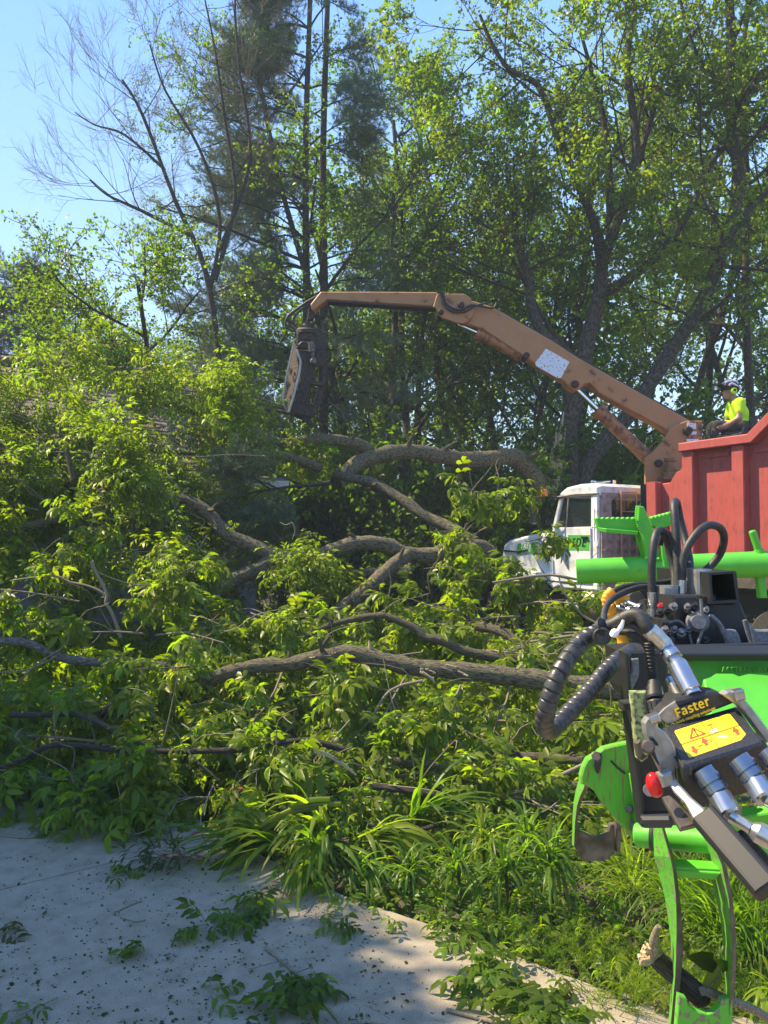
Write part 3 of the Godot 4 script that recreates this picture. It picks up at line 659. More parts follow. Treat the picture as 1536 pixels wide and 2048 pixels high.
	part(C, "operator_seat", M.black, func(m):
		plate(m, [[1488, 868], [1487, 846], [1496, 836], [1504, 834], [1503, 850], [1496, 872]], ds, 0.44, 0.02)
		plate(m, [[1436, 874], [1440, 868], [1496, 862], [1498, 874]], ds, 0.44, 0.02)
		plate(m, [[1376, 884], [1500, 876], [1500, 888], [1376, 892]], ds, 0.3, 0.02))
	part(C, "seat_rail", M.worn_steel, func(m): m.tube(curve(pts([[1487, 852], [1482, 866], [1460, 872], [1436, 873]], ds - 0.26), 4), 0.018, 7))
	for q in [[1404, 880, 1402, 860], [1412, 882, 1410, 862], [1421, 882, 1420, 858]]:
		part(C, "lever", M.black, func(m): m.tube(PackedVector3Array([at(q[0], q[1], ds - 0.15), at(q[2], q[3], ds - 0.15)]), 0.012, 6); m.lathe([Vector2(0, -0.02), Vector2(0.024, 0), Vector2(0, 0.03)], Transform3D(Basis.IDENTITY, at(q[2], q[3], ds - 0.15)), 10))
	log_grapple(d)

func log_grapple(d: float):
	var G = thing("log_grapple", "brown steel clamshell grapple hanging open from the jib tip", "grapple", at(612, 640, d))
	var z7 = func(q): return [550.0 + q[0] / 7.31, 570.0 + q[1] / 7.31]
	var cv = func(a): return a.map(z7)
	part(G, "hanger", M.rust, func(m):
		plate(m, cv.call([[500, 300], [590, 330], [560, 520], [470, 520]]), d, 0.10, 0.01)
		for z in [-0.11, 0.11]: plate(m, cv.call([[385, 590], [478, 505], [500, 560], [530, 590], [612, 500], [600, 560], [520, 700], [380, 690]]), d + z, 0.03, 0.004))
	part(G, "hanger_pin", M.worn_steel, func(m): pin(m, 612, 656, d, 0.03, 0.3))
	part(G, "rotator", M.rust, func(m):
		m.lathe([Vector2(0.10, 0.04), Vector2(0.20, 0.03), Vector2(0.22, 0.0), Vector2(0.22, -0.05), Vector2(0.20, -0.07), Vector2(0.2, -0.16), Vector2(0, -0.16)], Transform3D(Basis(Vector3.FORWARD, 0.05), at(617, 665, d)), 24)
		plate(m, cv.call([[330, 740], [690, 720], [745, 950], [740, 1010], [330, 960]]), d, 0.34, 0.02))
	# the near jaw: an open frame of rails and bars
	var dn = d - 0.2
	part(G, "front_jaw", M.rust, func(m):
		plate(m, cv.call([[325, 950], [560, 960], [560, 1180], [590, 1340], [500, 1450], [440, 1700], [420, 1760], [300, 1730], [310, 1560], [370, 1500], [380, 1120]]), dn, 0.05, 0.006)
		plate(m, cv.call([[560, 960], [740, 960], [745, 1210], [560, 1180]]), dn, 0.05, 0.006)
		plate(m, cv.call([[690, 1200], [752, 1205], [735, 1460], [640, 1780], [570, 1780], [655, 1490], [690, 1400]]), dn, 0.05, 0.006)
		plate(m, cv.call([[440, 1370], [720, 1440], [715, 1490], [490, 1450]]), dn, 0.10, 0.006)
		plate(m, cv.call([[195, 1862], [300, 1720], [420, 1750], [580, 1775], [640, 1770], [560, 1940]]), dn, 0.07, 0.006)
		plate(m, cv.call([[490, 1450], [520, 1455], [480, 1620], [430, 1760], [412, 1755], [445, 1600]]), dn - 0.04, 0.10, 0.004))
	part(G, "jaw_edge", M.cast_alloy, func(m):
		for z in [[0, dn - 0.02], [1, d + 0.22]]:
			var a = [[325, 960], [350, 1040], [372, 1100], [376, 1160], [355, 1320], [320, 1460], [262, 1680], [205, 1862]] if z[0] == 0 else [[290, 800], [250, 1000], [200, 1220], [150, 1460], [128, 1640], [130, 1730], [192, 1864]]
			var p = []
			for e in a: p.append(at(z7.call(e)[0], z7.call(e)[1], z[1]))
			var cu = curve(p, 4)
			for k in cu.size() - 1:
				var w = cu[k + 1] - cu[k]
				m.box(Vector3(0.035, w.length() + 0.01, 0.09), frame((cu[k] + cu[k + 1]) / 2.0, w, Vector3.FORWARD), 0.004))
	part(G, "left_shell", M.rust, func(m):
		var na = curve(cv.call([[318, 970], [340, 1050], [350, 1150], [330, 1320], [298, 1460], [245, 1680], [196, 1850]]).map(func(e): return at(e[0], e[1], dn + 0.04)), 3); var fa = curve(cv.call([[290, 830], [252, 1000], [205, 1200], [158, 1440], [136, 1620], [136, 1720], [190, 1850]]).map(func(e): return at(e[0], e[1], d + 0.2)), 3)
		for k in na.size() - 1:
			sheet(m, [na[k], na[k + 1], fa[k + 1], fa[k]], 0.018))
	part(G, "rear_jaw", M.rust, func(m):
		plate(m, cv.call([[290, 800], [340, 780], [330, 1100], [260, 1300], [190, 1560], [170, 1700], [200, 1860], [128, 1730], [128, 1640], [150, 1460], [200, 1220], [250, 1000]]), d + 0.2, 0.04, 0.004)
		plate(m, cv.call([[330, 960], [560, 960], [700, 1000], [640, 1100], [330, 1060]]), d + 0.2, 0.05, 0.004)
		plate(m, cv.call([[640, 1050], [700, 1050], [690, 1500], [600, 1760], [560, 1760], [640, 1460]]), d + 0.2, 0.05, 0.004)
		plate(m, cv.call([[200, 1862], [260, 1700], [620, 1760], [545, 1925]]), d + 0.2, 0.05, 0.004)
		sheet(m, [at(578, 824, d - 0.2), at(626, 834, d - 0.2), at(626, 832, d + 0.2), at(578, 822, d + 0.2)], 0.03, 0.004))
	part(G, "jaw_cylinder", M.worn_steel, func(m):
		m.tube(PackedVector3Array([at(622, 684, dn - 0.09), at(625, 704, dn - 0.09)]), 0.055, 14)
		m.tube(PackedVector3Array([at(625, 702, dn - 0.09), at(627, 722, dn - 0.09)]), 0.03, 12))
	part(G, "cylinder_clevis", M.worn_steel, func(m): pin(m, 627, 724, dn - 0.07, 0.05, 0.12))
	part(G, "hose", M.rubber, func(m): m.tube(curve(pts([[598, 690], [606, 684], [618, 690], [620, 700], [612, 702]], dn - 0.06), 5), 0.014, 6))

func capsule(p: Vector3, a: Vector3, b: Vector3, ra: float, rb: float) -> float:
	var ab = b - a; var t = clampf((p - a).dot(ab) / maxf(ab.length_squared(), 1e-9), 0.0, 1.0)
	return p.distance_to(a + ab * t) - lerpf(ra, rb, t)

func skin_over(mb: MB, bones: Array, cell: float, soft: float):   # surface nets over tapered bones joined by a smooth minimum; bone = [a, b, ra, rb]
	var lo = Vector3.INF; var hi = -Vector3.INF
	for q in bones:
		for e in 2:
			var r = Vector3.ONE * (q[2 + e] + soft + 2.0 * cell)
			lo = lo.min(q[e] - r); hi = hi.max(q[e] + r)
	var nx = int((hi.x - lo.x) / cell) + 2; var ny = int((hi.y - lo.y) / cell) + 2; var nz = int((hi.z - lo.z) / cell) + 2
	var fd = PackedFloat32Array(); fd.resize(nx * ny * nz); fd.fill(1.0)
	for q in bones:
		var pad = soft + 2.0 * cell; var rr = maxf(q[2], q[3]) + pad
		var l = ((q[0] as Vector3).min(q[1]) - Vector3.ONE * rr - lo) / cell; var h = ((q[0] as Vector3).max(q[1]) + Vector3.ONE * rr - lo) / cell
		for i in range(maxi(0, int(l.x)), mini(nx, int(h.x) + 1)):
			for j in range(maxi(0, int(l.y)), mini(ny, int(h.y) + 1)):
				for k in range(maxi(0, int(l.z)), mini(nz, int(h.z) + 1)):
					var s = capsule(lo + Vector3(i, j, k) * cell, q[0], q[1], q[2], q[3])
					if s > pad: continue
					var at_ = (i * ny + j) * nz + k; var o = fd[at_]
					var hh = maxf(soft - absf(o - s), 0.0) / soft
					fd[at_] = minf(o, s) - hh * hh * soft * 0.25
	var id = {}
	var corner = []
	for e in 8: corner.append(Vector3(e & 1, (e >> 1) & 1, (e >> 2) & 1))
	for i in nx - 1:
		for j in ny - 1:
			for k in nz - 1:
				var b = (i * ny + j) * nz + k
				var f0 = fd[b]
				var neg = 0
				var vals = [f0, fd[b + ny * nz], fd[b + nz], fd[b + ny * nz + nz], fd[b + 1], fd[b + ny * nz + 1], fd[b + nz + 1], fd[b + ny * nz + nz + 1]]
				for x in vals: neg += 1 if x < 0.0 else 0
				if neg == 0 or neg == 8: continue
				var sum = Vector3.ZERO; var cnt = 0
				for e in 8:
					for ax in [1, 2, 4]:
						if e & ax: continue
						var f = e | ax
						if (vals[e] < 0.0) != (vals[f] < 0.0):
							sum += corner[e].lerp(corner[f], vals[e] / (vals[e] - vals[f])); cnt += 1
				var gr = Vector3(vals[1] + vals[3] + vals[5] + vals[7] - vals[0] - vals[2] - vals[4] - vals[6], vals[2] + vals[3] + vals[6] + vals[7] - vals[0] - vals[1] - vals[4] - vals[5], vals[4] + vals[5] + vals[6] + vals[7] - vals[0] - vals[1] - vals[2] - vals[3])
				id[b] = mb.vert(lo + (Vector3(i, j, k) + sum / cnt) * cell, gr.normalized())
	for i in range(1, nx - 1):
		for j in range(1, ny - 1):
			for k in range(1, nz - 1):
				var b = (i * ny + j) * nz + k
				var in0 = fd[b] < 0.0
				for q in [[ny * nz, nz, 1], [nz, 1, ny * nz], [1, ny * nz, nz]]:
					if in0 == (fd[b + q[0]] < 0.0): continue
					var a = id.get(b); var c = id.get(b - q[1]); var d = id.get(b - q[1] - q[2]); var e = id.get(b - q[2])
					if a == null or c == null or d == null or e == null: continue
					if in0: mb.ix.append_array(PackedInt32Array([a, d, c, a, e, d]))
					else: mb.ix.append_array(PackedInt32Array([a, c, d, a, d, e]))

func operator():
	# sits on the crane seat, leaning towards the levers on the left; y up, z towards the viewer
	var d = 12.75
	var hip = at(1481, 856, d)
	var P = thing("person", "seated operator in neon yellow shirt and black and white helmet at crane controls", "person", hip + Vector3(0, -0.12, 0))
	var B = func(x, y, z): return hip + Vector3(x, y, z)
	var neck = B.call(-0.10, 0.43, 0); var head = B.call(-0.16, 0.60, 0)
	var bones = [[B.call(0, 0, 0.09), B.call(0, 0, -0.09), 0.105, 0.105], [B.call(0, 0.02, 0), B.call(-0.02, 0.24, 0), 0.12, 0.125], [B.call(-0.03, 0.24, 0.05), B.call(-0.07, 0.36, 0.09), 0.11, 0.085], [B.call(-0.03, 0.24, -0.05), B.call(-0.07, 0.36, -0.09), 0.11, 0.085], [B.call(-0.07, 0.39, 0.15), B.call(-0.07, 0.39, -0.15), 0.06, 0.06], [neck + Vector3(0.02, -0.06, 0), head + Vector3(0.01, -0.06, 0), 0.06, 0.056]]
	var arms = []; var legs = []
	for s in [1.0, -1.0]:
		var sh = B.call(-0.07, 0.385, 0.18 * s); var el = B.call(-0.13, 0.12, 0.23 * s); var wr = B.call(-0.33, 0.0, 0.17 * s)
		arms.append([sh, el, 0.052, 0.042]); arms.append([el, wr, 0.042, 0.029])
		var kn = B.call(-0.42, 0.03, 0.11 * s); var an = B.call(-0.56, -0.34, 0.10 * s)
		legs.append([B.call(0, 0.0, 0.09 * s), kn, 0.088, 0.062]); legs.append([kn, an, 0.06, 0.042])
		var palm = wr + Vector3(-0.075, -0.015, 0)
		arms.append([wr, palm, 0.026, 0.032])
	var body = part(P, "body", M.tan_skin, func(m):
		skin_over(m, bones + arms + legs, 0.014, 0.05)
		# head with brow, nose, lips, chin and ears
		skin_over(m, [[head + Vector3(0.015, 0.03, 0), head + Vector3(-0.015, 0.03, 0), 0.088, 0.085], [head + Vector3(-0.02, -0.03, 0), head + Vector3(-0.055, -0.065, 0), 0.068, 0.045], [head + Vector3(-0.088, 0.005, 0), head + Vector3(-0.112, -0.03, 0), 0.010, 0.015], [head + Vector3(-0.082, 0.025, 0.032), head + Vector3(-0.082, 0.025, -0.032), 0.014, 0.014], [head + Vector3(-0.096, -0.058, 0.014), head + Vector3(-0.096, -0.058, -0.014), 0.009, 0.009], [head + Vector3(-0.094, -0.073, 0.012), head + Vector3(-0.094, -0.073, -0.012), 0.010, 0.010], [head + Vector3(-0.075, -0.10, 0), head + Vector3(-0.05, -0.09, 0), 0.026, 0.03], [head + Vector3(0.01, 0.0, 0.085), head + Vector3(0.015, -0.03, 0.083), 0.02, 0.014], [head + Vector3(0.01, 0.0, -0.085), head + Vector3(0.015, -0.03, -0.083), 0.02, 0.014], [head + Vector3(0.01, -0.05, 0), neck, 0.056, 0.06]], 0.006, 0.022)
		for s in [1.0, -1.0]:   # hands closing on the levers
			var wr = B.call(-0.33, 0.0, 0.17 * s)
			for f in 4:
				var r0 = wr + Vector3(-0.085, 0.012 - 0.004 * f, (f - 1.5) * 0.02)
				var l = [0.030, 0.036, 0.034, 0.027][f]
				var r1 = r0 + Vector3(-l, -0.006, 0); var r2 = r1 + Vector3(-0.008, -l * 0.8, 0); var r3 = r2 + Vector3(0.02, -0.012, 0)
				skin_over(m, [[r0, r1, 0.0095, 0.009], [r1, r2, 0.009, 0.0085], [r2, r3, 0.0085, 0.008]], 0.005, 0.005)
			var t0 = wr + Vector3(-0.03, -0.005, -0.03 * s)
			skin_over(m, [[t0, t0 + Vector3(-0.035, -0.012, -0.012 * s), 0.012, 0.0105], [t0 + Vector3(-0.035, -0.012, -0.012 * s), t0 + Vector3(-0.06, -0.03, 0.0), 0.0105, 0.009]], 0.005, 0.006))
	var grown = func(list, g): return list.map(func(q): return [q[0], q[1], q[2] + g, q[3] + g])
	part(P, "shirt", M.hi_vis, func(m):
		var sl = []
		for s in [1.0, -1.0]:
			var sh = B.call(-0.07, 0.385, 0.18 * s); var el = B.call(-0.13, 0.12, 0.23 * s)
			sl.append([sh, sh.lerp(el, 0.55), 0.066, 0.062])
		skin_over(m, grown.call(bones.slice(1, 5), 0.014) + sl + [[B.call(0.005, 0.03, 0.06), B.call(0.005, 0.03, -0.06), 0.12, 0.12], [B.call(-0.09, 0.41, 0.05), B.call(-0.09, 0.41, -0.05), 0.05, 0.05]], 0.014, 0.05))
	var tr = part(P, "trousers", M.trousers, func(m): skin_over(m, grown.call(legs + bones.slice(0, 1), 0.014), 0.014, 0.04))
	part(P, "hi_vis_band", M.hi_vis, func(m):
		for s in [1.0, -1.0]: skin_over(m, [[B.call(-0.05, 0.045, 0.10 * s), B.call(-0.28, 0.05, 0.115 * s), 0.068, 0.058]], 0.012, 0.02))
	for s in [1.0, -1.0]:
		part(P, "boot", M.black, func(m): skin_over(m, [[B.call(-0.55, -0.30, 0.10 * s), B.call(-0.56, -0.38, 0.10 * s), 0.055, 0.05], [B.call(-0.55, -0.40, 0.10 * s), B.call(-0.72, -0.41, 0.10 * s), 0.045, 0.04]], 0.014, 0.03))
	for s in [1.0, -1.0]:
		part(P, "eye", M.white_ink, func(m): m.lathe([Vector2(0, -0.011), Vector2(0.009, -0.006), Vector2(0.011, 0), Vector2(0.009, 0.006), Vector2(0, 0.011)], Transform3D(Basis.IDENTITY, head + Vector3(-0.083, 0.008, 0.032 * s)), 10))
	var hel = part(P, "helmet", M.black_plastic, func(m):
		skin_over(m, [[head + Vector3(0.03, 0.075, 0), head + Vector3(-0.02, 0.075, 0), 0.108, 0.104], [head + Vector3(0.06, 0.03, 0.04), head + Vector3(0.06, 0.03, -0.04), 0.075, 0.075], [head + Vector3(-0.08, 0.075, 0.045), head + Vector3(-0.08, 0.075, -0.045), 0.05, 0.05]], 0.010, 0.03)
		sheet(m, [head + Vector3(-0.10, 0.065, 0.09), head + Vector3(-0.21, 0.11, 0.06), head + Vector3(-0.21, 0.11, -0.06), head + Vector3(-0.10, 0.065, -0.09)], 0.014, 0.003))
	part(hel, "helmet_stripe", M.white_ink, func(m):
		for s in [1.0, -1.0]:
			m.tube(curve([head + Vector3(-0.10, 0.13, 0.055 * s), head + Vector3(-0.04, 0.155, 0.065 * s), head + Vector3(0.04, 0.155, 0.07 * s), head + Vector3(0.10, 0.12, 0.06 * s)], 4), 0.020, 8)
			m.tube(curve([head + Vector3(-0.06, 0.075, 0.095 * s), head + Vector3(-0.02, 0.11, 0.103 * s), head + Vector3(0.03, 0.09, 0.112 * s), head + Vector3(0.09, 0.06, 0.09 * s)], 4), 0.016, 8))
	part(hel, "visor_mesh", M.worn_steel, func(m): sheet(m, [head + Vector3(-0.11, 0.085, 0.085), head + Vector3(-0.20, 0.135, 0.05), head + Vector3(-0.20, 0.135, -0.05), head + Vector3(-0.11, 0.085, -0.085)], 0.008))
	for s in [1.0, -1.0]:
		var em = part(P, "ear_muff", M.hi_vis, func(m): m.lathe([Vector2(0, 0.035), Vector2(0.035, 0.03), Vector2(0.048, 0.012), Vector2(0.048, -0.02), Vector2(0, -0.02)], Transform3D(Basis(Vector3.RIGHT, PI / 2 * s), head + Vector3(0.015, -0.01, 0.11 * s)), 18))
		part(em, "muff_disc", M.black_plastic, func(m): m.lathe([Vector2(0, 0.04), Vector2(0.022, 0.038), Vector2(0.024, 0.03)], Transform3D(Basis(Vector3.RIGHT, PI / 2 * s), head + Vector3(0.015, -0.005, 0.11 * s)), 16))

var S := {}            # spray and leaf meshes, several variants of each

func shade_of(base: Color, spread := 0.25) -> Color:   # leaf to leaf variety of the plant's own green
	var k = 1.0 + rng.randf_range(-spread, spread); var y = rng.randf_range(-0.12, 0.18)
	return Color(base.r * k * (1.0 + y), base.g * k, base.b * k * (1.0 - y))

func leaflet(m: MB, p: Vector3, dir: Vector3, up: Vector3, ln: float, w: float, fine := true, curl := 0.25):
	var y = dir.normalized(); var x = y.cross(up).normalized(); var z = x.cross(y)
	if fine:
		var k = m.v.size()
		var c1 = p + y * ln * 0.32 + z * ln * 0.02; var c2 = p + y * ln * 0.66 - z * ln * curl * 0.25; var tip = p + y * ln * 0.97 - z * ln * curl
		var f = 0.16 * w
		var nl = (z - x * 0.3).normalized(); var nr = (z + x * 0.3).normalized()
		m.vert(p, z); m.vert(c1 - x * w * 0.5 + z * f, nl); m.vert(c1, z); m.vert(c1 + x * w * 0.5 + z * f, nr)
		m.vert(c2 - x * w * 0.42 + z * f, nl); m.vert(c2, z); m.vert(c2 + x * w * 0.42 + z * f, nr); m.vert(tip, (z + y * 0.4).normalized())
		for t in [[0, 1, 2], [0, 2, 3], [1, 4, 5], [1, 5, 2], [2, 5, 6], [2, 6, 3], [4, 7, 5], [5, 7, 6]]:
			m.ix.append_array(PackedInt32Array([k + t[0], k + t[1], k + t[2]]))
	else:
		var k = m.v.size(); var mid = p + y * ln * 0.45
		m.vert(p, z); m.vert(mid - x * w * 0.5 + z * w * 0.15, (z - x * 0.3).normalized()); m.vert(p + y * ln - z * ln * curl, (z + y * 0.3).normalized()); m.vert(mid + x * w * 0.5 + z * w * 0.15, (z + x * 0.3).normalized())
		m.ix.append_array(PackedInt32Array([k, k + 1, k + 2, k, k + 2, k + 3]))

func compound(m: MB, xf: Transform3D, ln: float, pairs: int, fine: bool, base: Color):   # a pinnate leaf: rachis along y, upper side z
	var y = xf.basis.y.normalized(); var z = xf.basis.z.normalized(); var x = xf.basis.x.normalized()
	var droop = rng.randf_range(0.15, 0.5)
	var path = PackedVector3Array()
	for i in 4:
		var t = i / 3.0
		path.append(xf.origin + y * ln * 0.62 * t - z * ln * droop * t * t * 0.5)
	m.col = Color(base.r * 1.3, base.g * 1.0, base.b * 1.2)
	m.tube(path, PackedFloat32Array([0.0022, 0.0018, 0.0015, 0.001]), 3, false)
	var l = ln * 0.42
	for i in pairs:
		var t = 0.42 + 0.5 * i / maxf(1, pairs - 1) if pairs > 1 else 0.6
		var q = xf.origin + y * ln * 0.62 * t - z * ln * droop * t * t * 0.5
		for s in [-1.0, 1.0]:
			m.col = shade_of(base, 0.18)
			var dir = (x * s * 0.85 + y * rng.randf_range(0.35, 0.6) - z * rng.randf_range(0.15, 0.65))
			leaflet(m, q, dir, z + rv() * 0.25, l * rng.randf_range(0.8, 1.05), l * 0.36, fine, rng.randf_range(0.1, 0.35))
	m.col = shade_of(base, 0.18)
	leaflet(m, path[3], (path[3] - path[2]).normalized() - z * 0.2, z + rv() * 0.2, l * 1.1, l * 0.42, fine, 0.3)
	m.col = Color.WHITE

func make_sprays():
	rng.seed = 11
	var g = Color(1, 1, 1)
	var add = func(key, n, f):
		S[key] = []
		for k in n:
			var m = MB.new(); f.call(m); S[key].append(m.mesh())
	add.call("pinnate", 6, func(m): compound(m, Transform3D.IDENTITY, 0.29 * rng.randf_range(0.85, 1.15), 2 + rng.randi() % 2, true, g))
	add.call("pinnate_small", 4, func(m): compound(m, Transform3D.IDENTITY, 0.24, 2, false, g))
	# a shoot of pinnate leaves for the middle distance
	add.call("shoot", 4, func(m):
		var p = curve([Vector3.ZERO, Vector3(0.02, 0.2, 0.03), Vector3(0.0, 0.42, 0.02), Vector3(0.03, 0.6, -0.04)], 3)
		m.col = Color(1.6, 0.75, 1.3); m.tube(p, taper(p.size(), 0.006, 0.002), 4)
		for k in 11:
			var t = 0.2 + 0.8 * k / 10.0; var q = p[int(t * (p.size() - 1))]
			var a = k * 2.4 + rng.randf() * 0.6
			var dir = (Vector3(cos(a), rng.randf_range(0.3, 0.9), sin(a) * 0.7)).normalized()
			var b = frame(q, dir, Vector3.BACK); var zz = (Vector3.BACK + rv() * 0.4); zz = (zz - dir * zz.dot(dir)).normalized()
			compound(m, Transform3D(Basis(dir.cross(zz), dir, zz), q), 0.25 * rng.randf_range(0.8, 1.1), 2, false, g))
	# broad leaves on forking twigs, for standing trees
	for key in [["broad", 64, 0.095, 0.075], ["small", 90, 0.06, 0.045], ["thin", 26, 0.075, 0.055]]:
		add.call(key[0], 4, func(m):
			var tw = [[Vector3.ZERO, Vector3(rng.randf_range(-0.1, 0.1), 0.85, 0.05)]]
			for k in 6:
				var t = 0.15 + 0.13 * k; var b = Vector3(0, 0.85 * t, 0.05 * t)
				var a = k * 2.4
				tw.append([b, b + Vector3(cos(a) * 0.36, 0.28, sin(a) * 0.30) * (1.1 - t * 0.4)])
			m.col = Color(1.1, 0.5, 0.9)
			for e in tw: m.tube(PackedVector3Array([e[0], (e[0] + e[1]) / 2.0 + rv() * 0.02, e[1]]), PackedFloat32Array([0.007, 0.005, 0.002]), 3, false)
			for k in key[1]:
				var e = tw[rng.randi() % tw.size()]
				var q = e[0].lerp(e[1], rng.randf_range(0.25, 1.05)) + rv() * 0.05
				var dir = (rv() + (e[1] - e[0]).normalized() * 0.5 + Vector3(0, 0, -0.25)).normalized()
				m.col = shade_of(g, 0.22)
				leaflet(m, q, dir, Vector3.BACK + rv() * 0.8, key[2] * rng.randf_range(0.75, 1.2), key[3] * rng.randf_range(0.8, 1.1), false, rng.randf_range(0, 0.3)))
	# pine: bundles of long needles at the ends of forking twigs
	add.call("pine", 4, func(m):
		var ends = []
		m.col = Color(1.4, 0.8, 0.9)
		m.tube(PackedVector3Array([Vector3.ZERO, Vector3(0, 0.4, 0.02), Vector3(0, 0.8, 0.08)]), PackedFloat32Array([0.009, 0.006, 0.003]), 4, false)
		for k in 12:
			var t = 0.2 + 0.8 * k / 11.0; var a = k * 2.4
			var b = Vector3(0, 0.8 * t, 0.08 * t * t); var e = b + Vector3(cos(a) * 0.22, 0.17, absf(sin(a)) * 0.12 + 0.03) * (1.15 - 0.5 * t)
			m.tube(PackedVector3Array([b, e]), PackedFloat32Array([0.004, 0.002]), 3, false); ends.append([b, e])
		for e in ends:
			for k in 26:
				var q = e[0].lerp(e[1], rng.randf_range(0.3, 1.0)); var dir = ((e[1] - e[0]).normalized() * 0.9 + rv() * 0.9).normalized()
				m.col = shade_of(g, 0.3)
				var x = dir.cross(rv()).normalized() * 0.0042; var kk = m.v.size(); var nn = x.cross(dir).normalized()
				m.vert(q - x, nn); m.vert(q + x, nn); m.vert(q + dir * rng.randf_range(0.09, 0.15), nn)
				m.ix.append_array(PackedInt32Array([kk, kk + 2, kk + 1])))
	# bare twigs
	add.call("bare", 3, func(m):
		m.col = Color(1, 1, 1)
		var stack = [[Vector3.ZERO, Vector3(0, 1, 0), 0.7, 0.007, 0]]
		while stack.size():
			var b = stack.pop_back()
			var e = b[0] + (b[1] + rv() * 0.15).normalized() * b[2]
			m.tube(PackedVector3Array([b[0], (b[0] + e) / 2.0 + rv() * b[2] * 0.04, e]), PackedFloat32Array([b[3], b[3] * 0.75, b[3] * 0.4]), 3, false)
			if b[4] < 2:
				for k in 4: stack.append([(b[0] as Vector3).lerp(e, 0.3 + 0.22 * k), (b[1] + rv() * 0.75).normalized(), b[2] * 0.55, b[3] * 0.55, b[4] + 1]))

func orient(p: Vector3, dir: Vector3, size := 1.0, roll := 0.5) -> Transform3D:   # y along dir, z as near to upwards as it goes, with a little roll
	var y = dir.normalized(); var z = Vector3.UP - y * y.y
	if z.length() < 0.1: z = Vector3(0.7, 0, 0.7) - y * y.dot(Vector3(0.7, 0, 0.7))
	z = z.normalized().rotated(y, rng.randf_range(-roll, roll))
	return Transform3D(Basis(y.cross(z), y, z) * size, p)

func grow(m: MB, p: Vector3, dir: Vector3, ln: float, r: float, level: int, last: int, tips: Array, o: Dictionary):
	var n = 6 if level == 0 else 4
	var path = PackedVector3Array([p]); var d = dir.normalized()
	for i in n:
		d = (d + rv() * o.get("wander", 0.16) + Vector3.UP * o.get("rise", 0.05) * (1.0 if level else 0.3)).normalized()
		path.append(path[i] + d * ln / n)
	m.tube(path, taper(n + 1, r, r * 0.4), [7, 5, 4, 3][mini(level, 3)], false)
	if level >= last:
		for k in o.get("tips", 3): 
			var t = rng.randf_range(0.35, 1.0); var i = mini(int(t * n), n - 1)
			tips.append([path[i].lerp(path[i + 1], t * n - i), (d + rv() * 0.7).normalized()])
		tips.append([path[n], d])
		return
	var kids = o.get("kids", [7, 5, 4])[mini(level, 2)]
	for k in kids:
		var t = lerpf(o.get("bare", 0.35) if level == 0 else 0.25, 1.0, (k + rng.randf()) / kids); var i = mini(int(t * n), n - 1)
		var side = d.cross(rv()).normalized()
		var a = o.get("angle", 0.8) * rng.randf_range(0.7, 1.3)
		var nd = (d * cos(a) + side * sin(a)).normalized()
		grow(m, path[i].lerp(path[i + 1], t * n - i), nd, ln * o.get("ratio", 0.5) * rng.randf_range(0.75, 1.2) * (1.0 - 0.25 * t), r * 0.5 * (1.05 - 0.4 * t), level + 1, last, tips, o)

func crown(parent, tips: Array, key: String, base: Color, size: float, spread := 0.25, called := "crown"):
	var kinds = S[key]; var xfs = []; var cols = []
	for k in kinds.size(): xfs.append([]); cols.append([])
	for t in tips:
		var k = rng.randi() % kinds.size()
		xfs[k].append(orient(t[0], t[1], size * rng.randf_range(0.75, 1.25), 1.2)); cols[k].append(shade_of(base, spread))
	for k in kinds.size():
		if xfs[k].size(): bag(called, kinds[k], M.needle if key == "pine" else (M.twig if key == "bare" else M.leaf), xfs[k], cols[k] if key != "bare" else null, parent)

func wood_tree(label: String, base: Vector3, H: float, o: Dictionary, group := "") -> Node3D:
	var t = thing(o.get("name", "tree"), label, "tree", base, group)
	var tips = []; var m = MB.new()
	var lean = o.get("lean", Vector3(rng.randf_range(-0.08, 0.08), 1, rng.randf_range(-0.08, 0.08)))
	grow(m, base + Vector3(0, -0.2, 0), lean, H, o.get("r", H * 0.011), 0, o.get("last", 2), tips, o)
	put(m, "trunk", M[o.get("bark", "bark")], t)
	if o.has("keep"): tips = tips.filter(o.keep)
	crown(t, tips, o.get("leaf", "broad"), o.get("tint", Color(0.07, 0.13, 0.02)), o.get("size", 1.0))
	return t

func limb_tree(called: String, label: String, base: Vector3, limbs: Array, o: Dictionary) -> Node3D:   # trunk and limbs as given; twigs and leaves grow on them
	var t = thing(called, label, "tree", base)
	var tips = []; var first = true
	for l in limbs:
		var p = curve(l[0], 4)
		var m = MB.new(); m.tube(p, taper(p.size(), l[1], l[2]), 10, true, 0.05)
		put(m, "trunk" if first else "limb", M[o.get("bark", "bark")], t); first = false
		var tw = MB.new(); var from = l[3] if l.size() > 3 else 0.5
		for k in (l[4] if l.size() > 4 else 6):
			var s = lerpf(from, 1.0, (k + rng.randf()) / (l[4] if l.size() > 4 else 6)); var i = mini(int(s * (p.size() - 1)), p.size() - 2)
			var d = (p[i + 1] - p[i]).normalized()
			grow(tw, p[i], (d * 0.5 + rv()).normalized(), o.get("reach", 2.2) * rng.randf_range(0.7, 1.2), lerpf(l[1], l[2], s) * 0.4, 1, o.get("last", 2), tips, o)
		if tw.v.size(): tag(put(tw, "twigs", M[o.get("bark", "bark")], t), "", "", "", "stuff")
	if o.has("keep"): tips = tips.filter(o.keep)
	crown(t, tips, o.get("leaf", "broad"), o.get("tint", Color(0.07, 0.13, 0.02)), o.get("size", 1.0))
	return t

func ground_at(x: float, d: float) -> Vector3:
	var p = at(x, 1084, d); return Vector3(p.x, 0, p.z)

